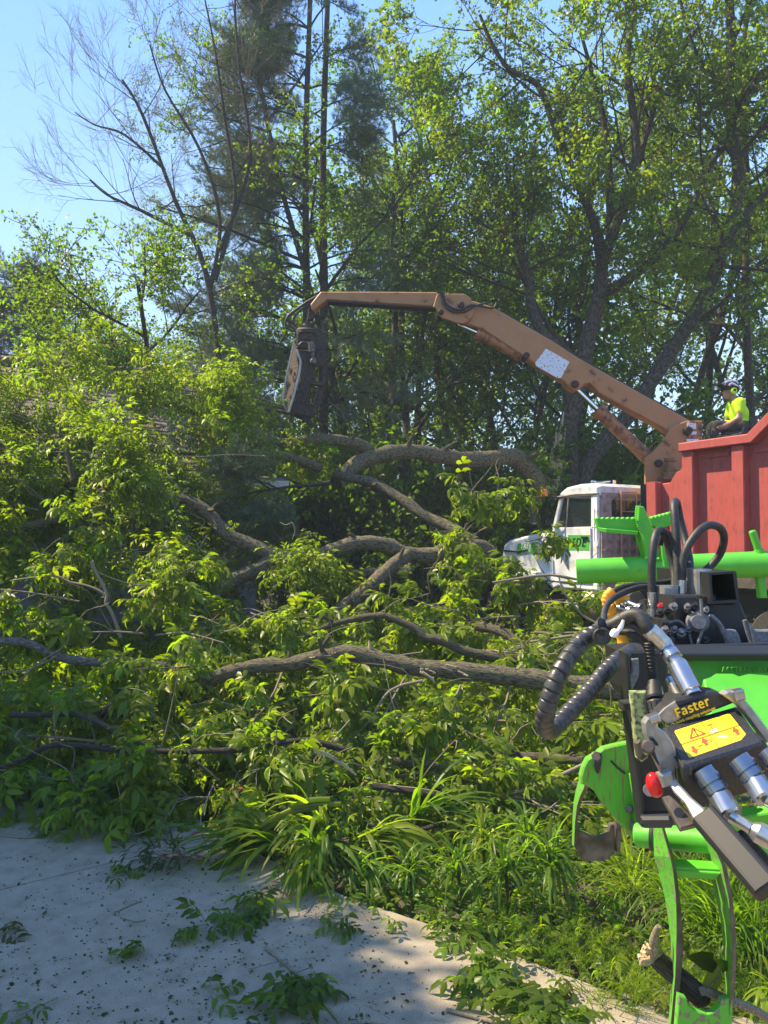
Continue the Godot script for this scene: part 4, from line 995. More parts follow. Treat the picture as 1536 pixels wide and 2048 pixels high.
func forest():
	rng.seed = 5
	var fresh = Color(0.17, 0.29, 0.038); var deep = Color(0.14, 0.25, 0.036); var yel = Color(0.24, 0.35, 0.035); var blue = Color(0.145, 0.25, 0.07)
	# the storm-torn tree behind the crane: split base, three risen stems and a long arm to the right
	var d = 15.5
	var P = func(a, dd = 0.0): return pts(a, d + dd)
	limb_tree("torn_maple", "tall multi-stemmed tree with split pale torn trunk behind the crane boom", ground_at(1105, d), [
		[P.call([[1098, 1195], [1108, 960], [1135, 850], [1155, 780], [1172, 690], [1196, 600], [1205, 520]]), 0.21, 0.12, 0.9, 1],
		[P.call([[1205, 520], [1232, 450], [1270, 330], [1268, 240], [1255, 120], [1272, 0], [1290, -160]]), 0.115, 0.04, 0.35, 10],
		[P.call([[1210, 505], [1238, 440], [1262, 395], [1276, 330], [1308, 215], [1330, 150], [1400, 50]], 0.4), 0.095, 0.035, 0.4, 9],
		[P.call([[1203, 510], [1186, 440], [1140, 330], [1105, 240], [1075, 170], [1020, 140], [985, 90], [960, 30]]), 0.10, 0.03, 0.35, 9],
		[P.call([[1200, 590], [1260, 555], [1310, 515], [1375, 430], [1420, 330], [1470, 270], [1530, 190]], 0.3), 0.105, 0.04, 0.45, 9],
		[P.call([[1222, 470], [1218, 330], [1205, 230], [1185, 150], [1160, 60]], 0.5), 0.09, 0.03, 0.35, 8]],
		{"tint": yel, "reach": 2.2, "leaf": "broad", "size": 0.85, "kids": [6, 4, 3], "tips": 2, "angle": 0.8})
	var torn = find_child("torn_maple", false, false)
	part(torn, "torn_face", M.torn_wood, func(m):
		rng.seed = 3
		for k in 11:      # splinters standing along the split
			var x0 = 1082 + k * 2.6; var y1 = 960 - 110 * sin(clampf(k / 12.0, 0, 1) * 1.5) - rng.randf() * 40
			m.tube(PackedVector3Array([at(x0 - 2, 1000, d - 0.28), at(x0 + 4 + k * 0.8, (1000 + y1) / 2, d - 0.30), at(x0 + 10 + k * 1.3, y1, d - 0.2)]), PackedFloat32Array([0.06, 0.05, 0.012]), 5))
	rng.seed = 6
	d = 14.2
	limb_tree("leaning_tree", "dark tree with crooked trunk leaning right behind the operator", ground_at(1150, d), [
		[P.call([[1145, 1200], [1165, 960], [1215, 880], [1265, 820], [1330, 720], [1400, 610], [1445, 500], [1478, 380], [1470, 300], [1458, 200], [1462, 60], [1450, -120]]), 0.175, 0.08, 0.5, 14],
		[P.call([[1452, 490], [1490, 430], [1540, 380], [1620, 320]]), 0.06, 0.03, 0.3, 6],
		[P.call([[1462, 240], [1500, 180], [1545, 130], [1640, 60]]), 0.06, 0.03, 0.2, 7],
		[P.call([[1462, 215], [1440, 170], [1400, 120], [1370, 40], [1350, -60]]), 0.05, 0.02, 0.2, 7],
		[P.call([[1380, 650], [1440, 610], [1500, 545], [1560, 490]], 0.2), 0.045, 0.02, 0.5, 3]],
		{"tint": yel, "reach": 1.9, "leaf": "broad", "size": 0.75, "kids": [6, 4, 3], "tips": 1})
	d = 17.0
	limb_tree("grey_tree", "pale grey slanting tree trunk behind the middle of the boom", ground_at(1140, d), [
		[P.call([[1150, 1180], [1135, 760], [1080, 660], [1060, 600], [1058, 560], [1030, 470], [1015, 330]]), 0.13, 0.05, 0.5, 8],
		[P.call([[1150, 720], [1090, 640], [1000, 470], [960, 400]], 0.3), 0.05, 0.02, 0.3, 7]], {"tint": deep, "reach": 1.8, "leaf": "thin", "size": 0.9})
	# two pines; boughs reach to the left
	d = 17.8
	for q in [[612, 0.0, 0.095, "dark pine with two trunks seen close together, the one on the left with sweeping boughs"], [647, 0.9, 0.11, "slim dark pine trunk just right of the boughed pine above the grapple"]]:
		var x = q[0]; var dd = d + q[1]
		var t = thing("pine_tree", q[3], "tree", ground_at(x, dd))
		var m = MB.new(); var path = curve(pts([[x - 2, 1190], [x, 900], [x + 1, 600], [x - 1, 300], [x + 8, 0], [x + 12, -260]], dd), 5)
		m.tube(path, taper(path.size(), q[2] * 1.25, q[2] * 0.4), 9, false, 0.04); put(m, "trunk", M.bark, t)
		var bm = MB.new(); var tips = []
		for k in (74 if q[1] == 0.0 else 14):
			var s = lerpf(0.22, 0.97, (k + rng.randf()) / (74.0 if q[1] == 0.0 else 14.0)); var i = mini(int(s * (path.size() - 1)), path.size() - 2)
			var out = Vector3(-1.0 if rng.randf() < (0.82 if q[1] == 0.0 else 0.4) else 0.7, 0, rng.randf_range(-0.9, 0.9)).normalized()
			var ln = lerpf(3.9, 1.0, s) * rng.randf_range(0.6, 1.1) * (1.0 if q[1] == 0.0 else 0.6); var bp = PackedVector3Array(); var p = path[i]
			for j in 6:
				bp.append(p); p += (out + Vector3(0, 0.42 - 0.20 * j + 0.25 * s, 0) + rv() * 0.12).normalized() * ln / 5.0
			bm.tube(bp, taper(6, 0.028, 0.008), 4, false)
			for j in 18:
				var u = rng.randf_range(0.3, 1.0) * 4.99; var ii = int(u)
				tips.append([bp[ii].lerp(bp[ii + 1], u - ii), (out + rv() * 0.8 + Vector3(0, -0.15, 0)).normalized()])
		tag(put(bm, "boughs", M.bark, t), "", "", "", "stuff")
		crown(t, tips, "pine", Color(0.14, 0.20, 0.105), 0.95)
	# bare fanning tree on the left, half dead
	d = 19.5
	var bare = {"leaf": "bare", "reach": 1.15, "size": 0.65, "kids": [5, 4, 3], "tips": 1, "rise": 0.10, "angle": 0.5, "wander": 0.10}
	limb_tree("bare_tree", "half-dead bare tree fanning thin grey limbs against the sky", ground_at(450, d), [
		[P.call([[455, 1180], [440, 760], [410, 540], [350, 400], [285, 230], [245, 160]]), 0.075, 0.02, 0.45, 12],
		[P.call([[420, 580], [440, 440], [400, 300], [330, 180], [300, 90]]), 0.045, 0.015, 0.3, 10],
		[P.call([[430, 560], [470, 400], [450, 240], [430, 100], [410, 0]]), 0.045, 0.015, 0.3, 11],
		[P.call([[440, 500], [500, 320], [480, 150], [470, 20], [475, -60]]), 0.045, 0.015, 0.3, 10],
		[P.call([[380, 470], [280, 420], [215, 390], [180, 360]]), 0.045, 0.012, 0.35, 8],
		[P.call([[330, 340], [250, 270], [190, 250], [150, 225]]), 0.03, 0.01, 0.3, 6]], bare)
	var bt = find_child("bare_tree", false, false)
	var some = []
	for k in 70: some.append([at(rng.randf_range(270, 470), rng.randf_range(20, 330), d + rng.randf_range(-0.8, 0.8)), rv()])
	crown(bt, some, "thin", Color(0.10, 0.16, 0.03), 0.8)
	# far-left spruce
	var sp = thing("spruce_tree", "dark bluish spruce at the far edge behind the house roof", "tree", ground_at(40, 24.0))
	var sb = sp.position; var sm = MB.new(); var st = []
	sm.tube(PackedVector3Array([sb, sb + Vector3(0, 5, 0), sb + Vector3(0, 10.2, 0)]), PackedFloat32Array([0.2, 0.12, 0.03]), 7, false)
	for k in 130:
		var y = lerpf(1.5, 10.0, pow(rng.randf(), 0.8)); var a = rng.randf() * TAU; var r = (10.6 - y) * 0.30
		var dir = Vector3(cos(a), 0.05, sin(a))
		sm.tube(PackedVector3Array([sb + Vector3(0, y, 0), sb + Vector3(0, y + 0.1, 0) + dir * r]), PackedFloat32Array([0.03, 0.01]), 3, false)
		for j in 6: st.append([sb + Vector3(0, y, 0) + dir * r * rng.randf_range(0.2, 0.95), (dir + rv() * 0.6).normalized()])
	put(sm, "trunk", M.bark, sp); crown(sp, st, "pine", Color(0.03, 0.055, 0.04), 1.0)
	# named single trees
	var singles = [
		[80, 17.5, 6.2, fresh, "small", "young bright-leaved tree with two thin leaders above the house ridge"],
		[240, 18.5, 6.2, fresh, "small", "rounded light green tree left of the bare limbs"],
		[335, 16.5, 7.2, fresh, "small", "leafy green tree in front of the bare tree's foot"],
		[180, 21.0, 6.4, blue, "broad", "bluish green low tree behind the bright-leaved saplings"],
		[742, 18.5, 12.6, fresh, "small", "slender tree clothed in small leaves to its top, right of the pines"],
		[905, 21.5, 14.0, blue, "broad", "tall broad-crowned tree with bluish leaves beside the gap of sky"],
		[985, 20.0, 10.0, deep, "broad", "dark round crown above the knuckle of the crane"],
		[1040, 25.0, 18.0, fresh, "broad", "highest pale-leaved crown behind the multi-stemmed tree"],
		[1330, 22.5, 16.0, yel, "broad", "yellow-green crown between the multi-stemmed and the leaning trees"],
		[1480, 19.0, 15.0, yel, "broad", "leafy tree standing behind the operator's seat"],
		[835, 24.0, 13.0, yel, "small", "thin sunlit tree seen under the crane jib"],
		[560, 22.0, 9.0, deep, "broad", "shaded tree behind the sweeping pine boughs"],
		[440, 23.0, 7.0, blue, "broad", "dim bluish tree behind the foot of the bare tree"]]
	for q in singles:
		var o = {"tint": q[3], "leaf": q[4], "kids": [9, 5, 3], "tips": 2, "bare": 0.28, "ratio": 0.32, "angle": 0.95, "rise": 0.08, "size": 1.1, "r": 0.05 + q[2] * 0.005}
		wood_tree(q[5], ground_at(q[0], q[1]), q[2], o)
	# the wood beyond: a few kinds, each repeated
	var kinds = []
	for k in 4:
		var o = {"tint": [deep, blue, fresh, deep][k], "leaf": ["broad", "broad", "small", "broad"][k], "kids": [9, 4, 2], "tips": 2, "bare": 0.22, "ratio": 0.28, "angle": 1.0, "rise": 0.06, "size": 1.35, "r": 0.14, "name": "woodland_tree"}
		kinds.append(wood_tree("slender forest tree at the wood's front, " + ["right of the pines", "below the jib's middle", "behind the knuckle pin", "left of the pale grey trunk"][k], ground_at([700, 790, 880, 960][k], [20.5, 21, 19.5, 23.5][k]), [11.0, 14.0, 12.0, 13.0][k], o, "trees of the wood behind"))
	var spots = [[700, 25, "right beside the slim pine trunk"], [735, 30, "far back under the jib's thin end"], [820, 27, "under the middle of the jib"], [865, 33, "deepest in the wood below the knuckle"], [950, 29, "below the knuckle's cylinder"], [1000, 26, "under the boom's white plate"], [1085, 24, "just left of the torn pale trunk"], [1130, 30, "far behind the torn pale trunk"], [1180, 22, "close behind the multi-stemmed tree"], [1260, 27, "in the gap between torn and leaning trees"], [1345, 29, "far behind the leaning trunk"], [1390, 24, "just left of the operator's helmet"], [1480, 27, "far behind the operator"], [1540, 23, "at the right edge above the red box"], [620, 28, "far behind the two pine trunks"], [500, 30, "far behind the sweeping pine boughs"], [400, 31, "far behind the bare tree's trunk"], [250, 29, "low and far behind the house ridge"], [110, 27, "far left behind the young leaders"]]
	for i in spots.size():
		var q = spots[i]; var src = kinds[(i * 7) % 4]
		var c = src.duplicate(); c.name = numbered("woodland_tree"); add_child(c); c.set_meta("label", "slender forest tree " + q[2])
		var p = ground_at(q[0], q[1]); c.position = p; c.rotation.y = rng.randf() * TAU
		var s = rng.randf_range(0.85, 1.15) * (0.5 if q[0] < 480 else (0.7 if q[0] < 640 else 1.0)); c.scale = Vector3.ONE * s
	# undergrowth at the wood's edge
	var bushes = []
	for k in 3:
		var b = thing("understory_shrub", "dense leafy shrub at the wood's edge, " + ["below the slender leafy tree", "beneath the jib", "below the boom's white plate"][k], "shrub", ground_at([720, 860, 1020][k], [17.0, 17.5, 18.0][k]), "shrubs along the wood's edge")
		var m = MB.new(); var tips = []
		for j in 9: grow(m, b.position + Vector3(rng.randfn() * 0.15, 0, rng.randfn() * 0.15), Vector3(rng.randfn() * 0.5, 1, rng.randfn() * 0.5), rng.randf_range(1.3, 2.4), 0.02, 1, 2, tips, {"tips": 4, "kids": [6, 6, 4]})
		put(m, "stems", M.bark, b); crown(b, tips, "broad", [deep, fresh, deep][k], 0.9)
		bushes.append(b)
	var put_at = [[500, 17.5, "behind the house's end"], [590, 18.5, "at the foot of the boughed pine"], [650, 16.4, "right of the slim pine's foot"], [780, 16.6, "above the crooked limb's hump"], [690, 20.5, "set back right of the pines"], [800, 21.5, "set back under the jib's middle"], [920, 16.8, "behind the crooked limb's straight part"], [905, 20.5, "set back below the knuckle"], [990, 22.5, "deep behind the crooked limb's end"], [1065, 16.6, "left of the torn trunk's foot"], [1160, 17.2, "between the torn trunk and the leaning one"], [1225, 18.0, "behind the lift cylinder"], [1270, 16.8, "behind the cab roof"], [1330, 19.5, "behind the crane pedestal"], [1420, 18.0, "left of the operator's knees"], [1500, 17.0, "behind the operator's seat"], [1550, 21.0, "at the right edge behind the red rim"], [1390, 22.5, "deep behind the control box"], [730, 23.5, "deep in the wood right of the pines"], [860, 24.0, "deepest under the jib"]]
	for i in put_at.size():
		var c = bushes[i % 3].duplicate(); c.name = numbered("understory_shrub"); add_child(c); c.set_meta("label", "dense leafy shrub " + put_at[i][2])
		c.position = ground_at(put_at[i][0], put_at[i][1]); c.rotation.y = rng.randf() * TAU; c.scale = Vector3.ONE * rng.randf_range(0.75, 1.5)

	# a dense young maple left of the frame; its crown shades the drive
	rng.seed = 77
	var sb2 = Vector3(-8.5, 0, -5.15)
	var mt = thing("maple_tree", "dense young maple on the lawn left of the drive, shading the concrete", "tree", sb2)
	var mm = MB.new(); var mtips = []
	mm.tube(PackedVector3Array([sb2, sb2 + Vector3(0.05, 3.0, 0), sb2 + Vector3(0, 6.6, 0.05)]), PackedFloat32Array([0.13, 0.11, 0.08]), 10)
	for k in 14: grow(mm, sb2 + Vector3(0, lerpf(5.2, 6.6, k / 13.0), 0), Vector3(cos(k * 2.4), 0.25 + 0.05 * k, sin(k * 2.4)), 1.9, 0.04, 1, 2, mtips, {"kids": [8, 8, 4], "tips": 8, "ratio": 0.5})
	put(mm, "trunk", M.bark, mt); crown(mt, mtips, "broad", deep, 1.15)

func limb(called: String, label: String, a: Array, d0: float, d1: float, r0: float, r1: float, mat := "mossy_bark", group := "") -> Node3D:
	var p = []
	for i in a.size(): p.append(at(a[i][0], a[i][1], lerpf(d0, d1, float(i) / (a.size() - 1)) + (a[i][2] if a[i].size() > 2 else 0.0)))
	var t = thing(called, label, "branch", p[0], group)
	var c = curve(p, 6); var rad = PackedFloat32Array()
	for i in c.size():
		var u = float(i) / (c.size() - 1)
		rad.append(lerpf(r0, r1, u) * (1.0 + 0.10 * sin(i * 1.3 + r0 * 90.0) * rng.randf() + 0.05 * sin(i * 0.7)))
	part(t, "stem", M[mat], func(m): m.tube(c, rad, 14 if r0 > 0.06 else 8, true, 0.05 if r0 > 0.03 else 0.0))
	# stubs and knots where side shoots broke away
	if r0 > 0.025:
		for k in 4:
			var i = rng.randi_range(2, c.size() - 3); var dir = (rv() + Vector3(0, 0.3, 0.4)).normalized()
			part(t, "stub", M[mat], func(m): m.tube(PackedVector3Array([c[i], c[i] + dir * rad[i] * 1.25, c[i] + (dir + rv() * 0.3).normalized() * rad[i] * rng.randf_range(1.6, 3.0)]), PackedFloat32Array([rad[i] * 0.5, rad[i] * 0.32, rad[i] * 0.22]), 7))
	return t

func split_patch(t: Node3D, called: String, mat: String, px: Array, d: float, thick := 0.012):
	var q = pts(px, d); var c = Vector3.ZERO
	for p in q: c += p / q.size()
	var ax = Vector3.ZERO
	for p in q:
		if (p - c).length() > ax.length(): ax = p - c
	var poly = PackedVector2Array()
	for p in q: poly.append(Vector2(p.x, p.y))
	part(t, called, M[mat], func(m):
		for k in 46:   # ragged fibres lying along the tear
			var s = Vector2(c.x, c.y) + Vector2(ax.x, ax.y) * rng.randf_range(-1, 1) + Vector2(-ax.y, ax.x) * rng.randf_range(-1, 1)
			if not Geometry2D.is_point_in_polygon(s, poly): continue
			var l = ax.length() * rng.randf_range(0.15, 0.45); var dir = (ax.normalized() + rv() * 0.18).normalized()
			var o = Vector3(s.x, s.y, c.z + rng.randf_range(-0.5, 0.6) * thick)
			m.box(Vector3(rng.randf_range(0.006, 0.018), l, rng.randf_range(0.004, 0.012)), frame(o, dir, Vector3(0.3, 0.4, 1) + rv() * 0.6), 0.002))

func fallen_limbs():
	rng.seed = 21
	var t = limb("fallen_limb", "thick crooked limb arching from the torn tree, its broken end hanging down", [[1090, 985], [1066, 948], [1036, 917], [1015, 913], [990, 916], [940, 919], [885, 913], [832, 904], [785, 905], [735, 917], [700, 937], [672, 965]], 14.6, 12.4, 0.15, 0.12)
	split_patch(t, "torn_edge", "torn_wood", [[1040, 915], [1062, 938], [1086, 972], [1094, 985], [1084, 984], [1064, 956], [1044, 928]], 14.25, 0.05)
	limb("fallen_limb", "dark limb lying behind the crooked one, running up to the roof", [[740, 900], [700, 884], [640, 879], [560, 887], [520, 868], [450, 842], [390, 824], [330, 806], [240, 780]], 12.9, 10.8, 0.10, 0.045)
	limb("fallen_limb", "sinuous dark limb resting level in front of the house eave", [[640, 935], [600, 922], [560, 912], [480, 904], [410, 912], [340, 907], [280, 893], [180, 885]], 12.0, 10.2, 0.075, 0.035)
	t = limb("fallen_limb", "brown limb sloping down rightwards to a fresh pale cut above the truck's hood", [[672, 950], [700, 956], [745, 966], [800, 997], [850, 1032], [905, 1058], [950, 1085]], 12.2, 10.8, 0.07, 0.085)
	split_patch(t, "pale_cut", "pale_wood", [[864, 1030], [876, 1034], [874, 1042], [862, 1038]], 11.15, 0.02)
	limb("fallen_limb", "heavy mossy limb humped across the shaded hollow", [[985, 1110], [950, 1092], [905, 1096], [860, 1111], [815, 1108], [765, 1090], [715, 1087], [660, 1104], [610, 1124], [560, 1118], [515, 1138], [470, 1160], [420, 1195]], 9.9, 9.0, 0.10, 0.085)
	t = limb("fallen_limb", "long limb climbing left from the humped mossy one, bark peeled at its elbow", [[590, 1122], [540, 1108], [500, 1090], [450, 1066], [425, 1036], [390, 1008], [350, 994], [290, 985], [220, 972], [130, 966]], 9.2, 9.4, 0.095, 0.05)
	split_patch(t, "peeled_bark", "pale_wood", [[424, 1034], [434, 1050], [436, 1062], [428, 1056]], 9.02, 0.015)
	limb("fallen_limb", "shadowed fork curving up rightwards to the pine bough", [[420, 1040], [450, 1052], [480, 1056], [520, 1038], [548, 1022], [580, 1012]], 9.6, 9.9, 0.065, 0.05)
	limb("fallen_limb", "limb diving from the humped one into the dark undergrowth", [[815, 1110], [780, 1135], [745, 1168], [700, 1205], [650, 1250]], 9.5, 8.6, 0.085, 0.075)
	limb("fallen_limb", "straight dark limb low in the deep shade beneath the humped one", [[820, 1145], [740, 1148], [660, 1152], [600, 1150]], 10.2, 10.0, 0.08, 0.07)
	limb("fallen_limb", "slim dark limb entering at the left edge below the bright yellow clump", [[0, 1080], [40, 1060], [90, 1045], [150, 1030], [220, 1010]], 8.4, 9.0, 0.06, 0.035)
	limb("fallen_limb", "short dark crook curling up at the far left edge", [[-20, 880], [10, 905], [25, 935], [35, 955]], 9.0, 9.2, 0.045, 0.04)
	limb("fallen_limb", "dark twisted stub standing beside the bright yellow clump", [[148, 960], [140, 930], [135, 905], [132, 885]], 8.8, 8.9, 0.035, 0.02)
	# the near heap
	t = limb("fallen_limb", "long moss-flecked trunk with splintered bark lying across the near heap", [[1400, 1395], [1250, 1383], [1160, 1372], [1090, 1362], [1010, 1352], [920, 1342], [840, 1336], [770, 1322], [700, 1306], [640, 1314], [580, 1328], [520, 1331], [470, 1341], [420, 1358], [370, 1382]], 5.7, 6.0, 0.078, 0.046, "mossy_bark")
	split_patch(t, "bark_tear", "pale_wood", [[862, 1326], [905, 1331], [945, 1337], [948, 1355], [915, 1351], [880, 1344], [850, 1346], [838, 1338]], 5.68, 0.02)
	split_patch(t, "bark_tear", "torn_wood", [[830, 1330], [870, 1340], [885, 1352], [860, 1356], [835, 1344]], 5.69, 0.02)
	split_patch(t, "bark_tear", "torn_wood", [[610, 1312], [660, 1300], [700, 1296], [705, 1304], [660, 1312], [620, 1322]], 5.82, 0.03)
	part(t, "splinter", M.pale_wood, func(m):
		m.tube(pv([[742, 1312], [740, 1296], [738, 1280]], 5.85), PackedFloat32Array([0.025, 0.018, 0.003]), 4)
		m.tube(pv([[845, 1345], [862, 1356], [872, 1366]], 5.66), PackedFloat32Array([0.012, 0.009, 0.003]), 4))
	limb("fallen_limb", "lower trunk continuing left beneath leaves, black with shade", [[430, 1356], [380, 1378], [320, 1404], [260, 1420], [190, 1428]], 6.0, 6.1, 0.055, 0.04)
	t = limb("fallen_limb", "smooth grey pole lying level at the left edge with a broken right end", [[-60, 1276], [0, 1282], [55, 1286], [105, 1308], [160, 1322], [250, 1327], [332, 1334]], 6.2, 6.5, 0.03, 0.042, "grey_bark")
	split_patch(t, "bark_tear", "torn_wood", [[258, 1328], [300, 1330], [330, 1336], [300, 1340], [262, 1336]], 6.42, 0.02)
	limb("fallen_limb", "knobbly pale branch bending over the leaves above the long trunk", [[560, 1300], [610, 1275], [650, 1254], [700, 1240], [760, 1231], [800, 1243], [832, 1258], [850, 1274], [880, 1280], [930, 1302], [1000, 1316], [1060, 1322], [1120, 1338]], 6.7, 6.4, 0.02, 0.045, "mossy_bark")
	limb("fallen_limb", "thin dark spur forking left off the knobbly branch", [[668, 1244], [640, 1234], [600, 1236], [575, 1246], [568, 1272]], 6.65, 6.5, 0.016, 0.010)
	limb("fallen_limb", "stout broken branch with lichen, lower right of the truck's wheel", [[955, 1252], [985, 1258], [1012, 1268], [1035, 1285], [1056, 1302], [1068, 1330]], 6.8, 6.4, 0.042, 0.036, "mossy_bark")
	limb("fallen_branch_bare", "wavering brown stick crossing the shaded front from the left edge", [[-20, 1540], [40, 1522], [92, 1494], [150, 1490], [230, 1500], [330, 1503], [420, 1502], [500, 1498], [560, 1486], [620, 1482], [690, 1500]], 5.0, 5.1, 0.013, 0.022, "bark")
	limb("fallen_branch_bare", "stick sloping from the left leaves down to the wavering brown one", [[20, 1430], [80, 1430], [140, 1428], [180, 1438], [230, 1462], [280, 1490], [310, 1500]], 5.4, 5.1, 0.018, 0.02, "bark")
	limb("fallen_branch_bare", "short dark log end among the leaves in the middle front", [[750, 1520], [800, 1522], [850, 1526], [880, 1534]], 5.15, 5.1, 0.03, 0.026)
	limb("fallen_branch_bare", "log pointing at the green grapple's finger from the leaves", [[985, 1500], [1040, 1512], [1100, 1516], [1165, 1522]], 5.2, 5.0, 0.034, 0.03)
	limb("fallen_branch_bare", "reddish stub lying under leaves near the cut stalks", [[745, 1572], [790, 1578], [830, 1582], [870, 1588]], 4.9, 4.8, 0.022, 0.026, "bark")
	limb("fallen_branch_bare", "dark curved stick laid over the strappy leaves", [[735, 1650], [765, 1660], [800, 1664], [840, 1660], [880, 1648]], 4.45, 4.5, 0.012, 0.014, "bark")
	limb("fallen_branch_bare", "two-toned twig slanting up to the grapple's left finger", [[1000, 1592], [1050, 1580], [1100, 1560], [1165, 1530]], 4.85, 4.7, 0.008, 0.012, "twig")
	limb("fallen_branch_bare", "thin log behind the slanting twig", [[1030, 1585], [1100, 1578], [1170, 1570], [1260, 1570]], 5.0, 4.9, 0.03, 0.03)
	var sp = thing("wood_splinter", "long pale split sliver of wood bending over dark leaves", "splinter", at(660, 1520, 4.95))
	part(sp, "sliver", M.pale_wood, func(m):
		var q = curve(pts([[628, 1501], [655, 1510], [685, 1528], [712, 1550]], 4.95), 5)
		for k in q.size() - 1:
			var w = q[k + 1] - q[k]; m.box(Vector3(0.03 * (1.0 - 0.04 * k), w.length() + 0.004, 0.009), frame((q[k] + q[k + 1]) / 2.0, w, Vector3(0.2, 0.3, 1)), 0.002))
	for q in [["pale s-shaped twig standing at the left of the heap", [[182, 1122], [195, 1150], [206, 1170], [214, 1190], [212, 1206], [222, 1222], [232, 1245], [242, 1276]], 6.9, 0.012, 0.016], ["pale bowed twig meeting the s-shaped one", [[20, 1162], [60, 1156], [112, 1152], [140, 1164], [176, 1172], [205, 1186], [213, 1205]], 7.1, 0.007, 0.012],
		["forked grey stick leaning below the long trunk", [[845, 1362], [800, 1372], [770, 1392], [740, 1440], [702, 1480]], 5.6, 0.012, 0.008], ["thin pale twig dangling in the dark hollow", [[560, 1045], [572, 1050], [585, 1046], [590, 1062], [584, 1080]], 8.7, 0.006, 0.004], ["upright pale twig rising before the humped limb", [[770, 1225], [778, 1190], [782, 1165], [778, 1140]], 7.4, 0.008, 0.004],
		["slim grey branch stretched under the green pipe", [[985, 1165], [1030, 1158], [1070, 1152], [1110, 1151], [1160, 1160]], 7.0, 0.010, 0.012], ["hooked brown twig over the truck's wheel", [[1118, 1155], [1125, 1180], [1140, 1200], [1165, 1230], [1190, 1245]], 6.8, 0.006, 0.012], ["pale straight twig left of the wrapped hose", [[1060, 1284], [1100, 1278], [1150, 1271], [1190, 1268]], 6.3, 0.010, 0.012],
		["dark whip slanting through the leaves at left", [[0, 1345], [50, 1340], [90, 1325], [112, 1312]], 6.1, 0.004, 0.007], ["grey wand leaning in the front shade", [[700, 1440], [650, 1500], [620, 1560]], 5.3, 0.006, 0.005]]:
		limb("twig", q[0], q[1], q[2], q[2] - 0.1, q[3], q[4], "twig")

func pv(a: Array, d: float) -> PackedVector3Array:
	return PackedVector3Array(pts(a, d))

func leafy(label: String, px: float, py: float, d: float, ln: float, dir: Vector3, n: int, tint: Color, key := "pinnate", size := 1.0, each := 30):
	var mid = at(px, py, d); dir = dir.normalized()
	var base = mid - dir * ln * 0.55
	var t = thing("fallen_branch", label, "branch", base)
	var m = MB.new(); var tips = []
	var per = maxi(3, int(n / 9.0) - 1)
	grow(m, base, dir, ln, 0.006 + 0.006 * ln, 1, 2, tips, {"kids": [9, 9, 4], "tips": per, "angle": 0.85, "ratio": 0.5, "rise": -0.05, "wander": 0.2})
	put(m, "stem", M.twig, t)
	for k in 2:   # bare shoots sticking out
		var sd = (dir * 0.6 + rv() + Vector3(0, 0.3, 0.3)).normalized(); var s0 = base + dir * ln * rng.randf_range(0.2, 0.9)
		part(t, "shoot", M.twig, func(b): b.tube(curve([s0, s0 + sd * ln * 0.3 + rv() * 0.04, s0 + sd * ln * 0.6 + rv() * 0.08, s0 + sd * ln * 0.9 + rv() * 0.12], 3), taper(10, 0.006, 0.002), 5, false))
	var xf = []
	for q in tips:
		var dd = (q[1] as Vector3) * 0.7 + rv() * 0.8 + Vector3(0, -0.45, 0.2)
		xf.append(orient(q[0], dd, size * rng.randf_range(0.5, 1.2), 0.9))
	xf.sort_custom(func(a, b): return a.origin.z > b.origin.z)
	var kinds = S[key]; var lists = []; var cols = []
	for k in kinds.size(): lists.append([]); cols.append([])
	for i in xf.size():
		var k = rng.randi() % kinds.size()
		if i < each:
			var o = MeshInstance3D.new(); o.mesh = kinds[k]; o.name = "leaf"; o.material_override = leaf_paint(tint)
			t.add_child(o, true); o.transform = Transform3D(xf[i].basis, xf[i].origin - base)
		else:
			lists[k].append(xf[i]); cols[k].append(shade_of(tint, 0.25))
	for k in kinds.size():
		if lists[k].size(): bag("foliage", kinds[k], M.leaf, lists[k], cols[k], t)

func leaf_paint(tint: Color) -> Material:   # the plant's green for a leaf that is a part of its own, in four tones
	var k = rng.randi() % 4
	var key = "leaf_%d_%d_%d_%d" % [int(tint.r * 1000), int(tint.g * 1000), int(tint.b * 1000), k]
	if not M.has(key):
		var m = paint(key, Color.WHITE, 0.36); m.vertex_color_use_as_albedo = true; m.backlight_enabled = true; m.backlight = M.leaf.backlight
		var s = [0.78, 0.95, 1.08, 1.22][k]
		m.albedo_color = lin(tint.r * s * [1.05, 0.95, 1.1, 1.0][k], tint.g * s, tint.b * s)
	return M[key]

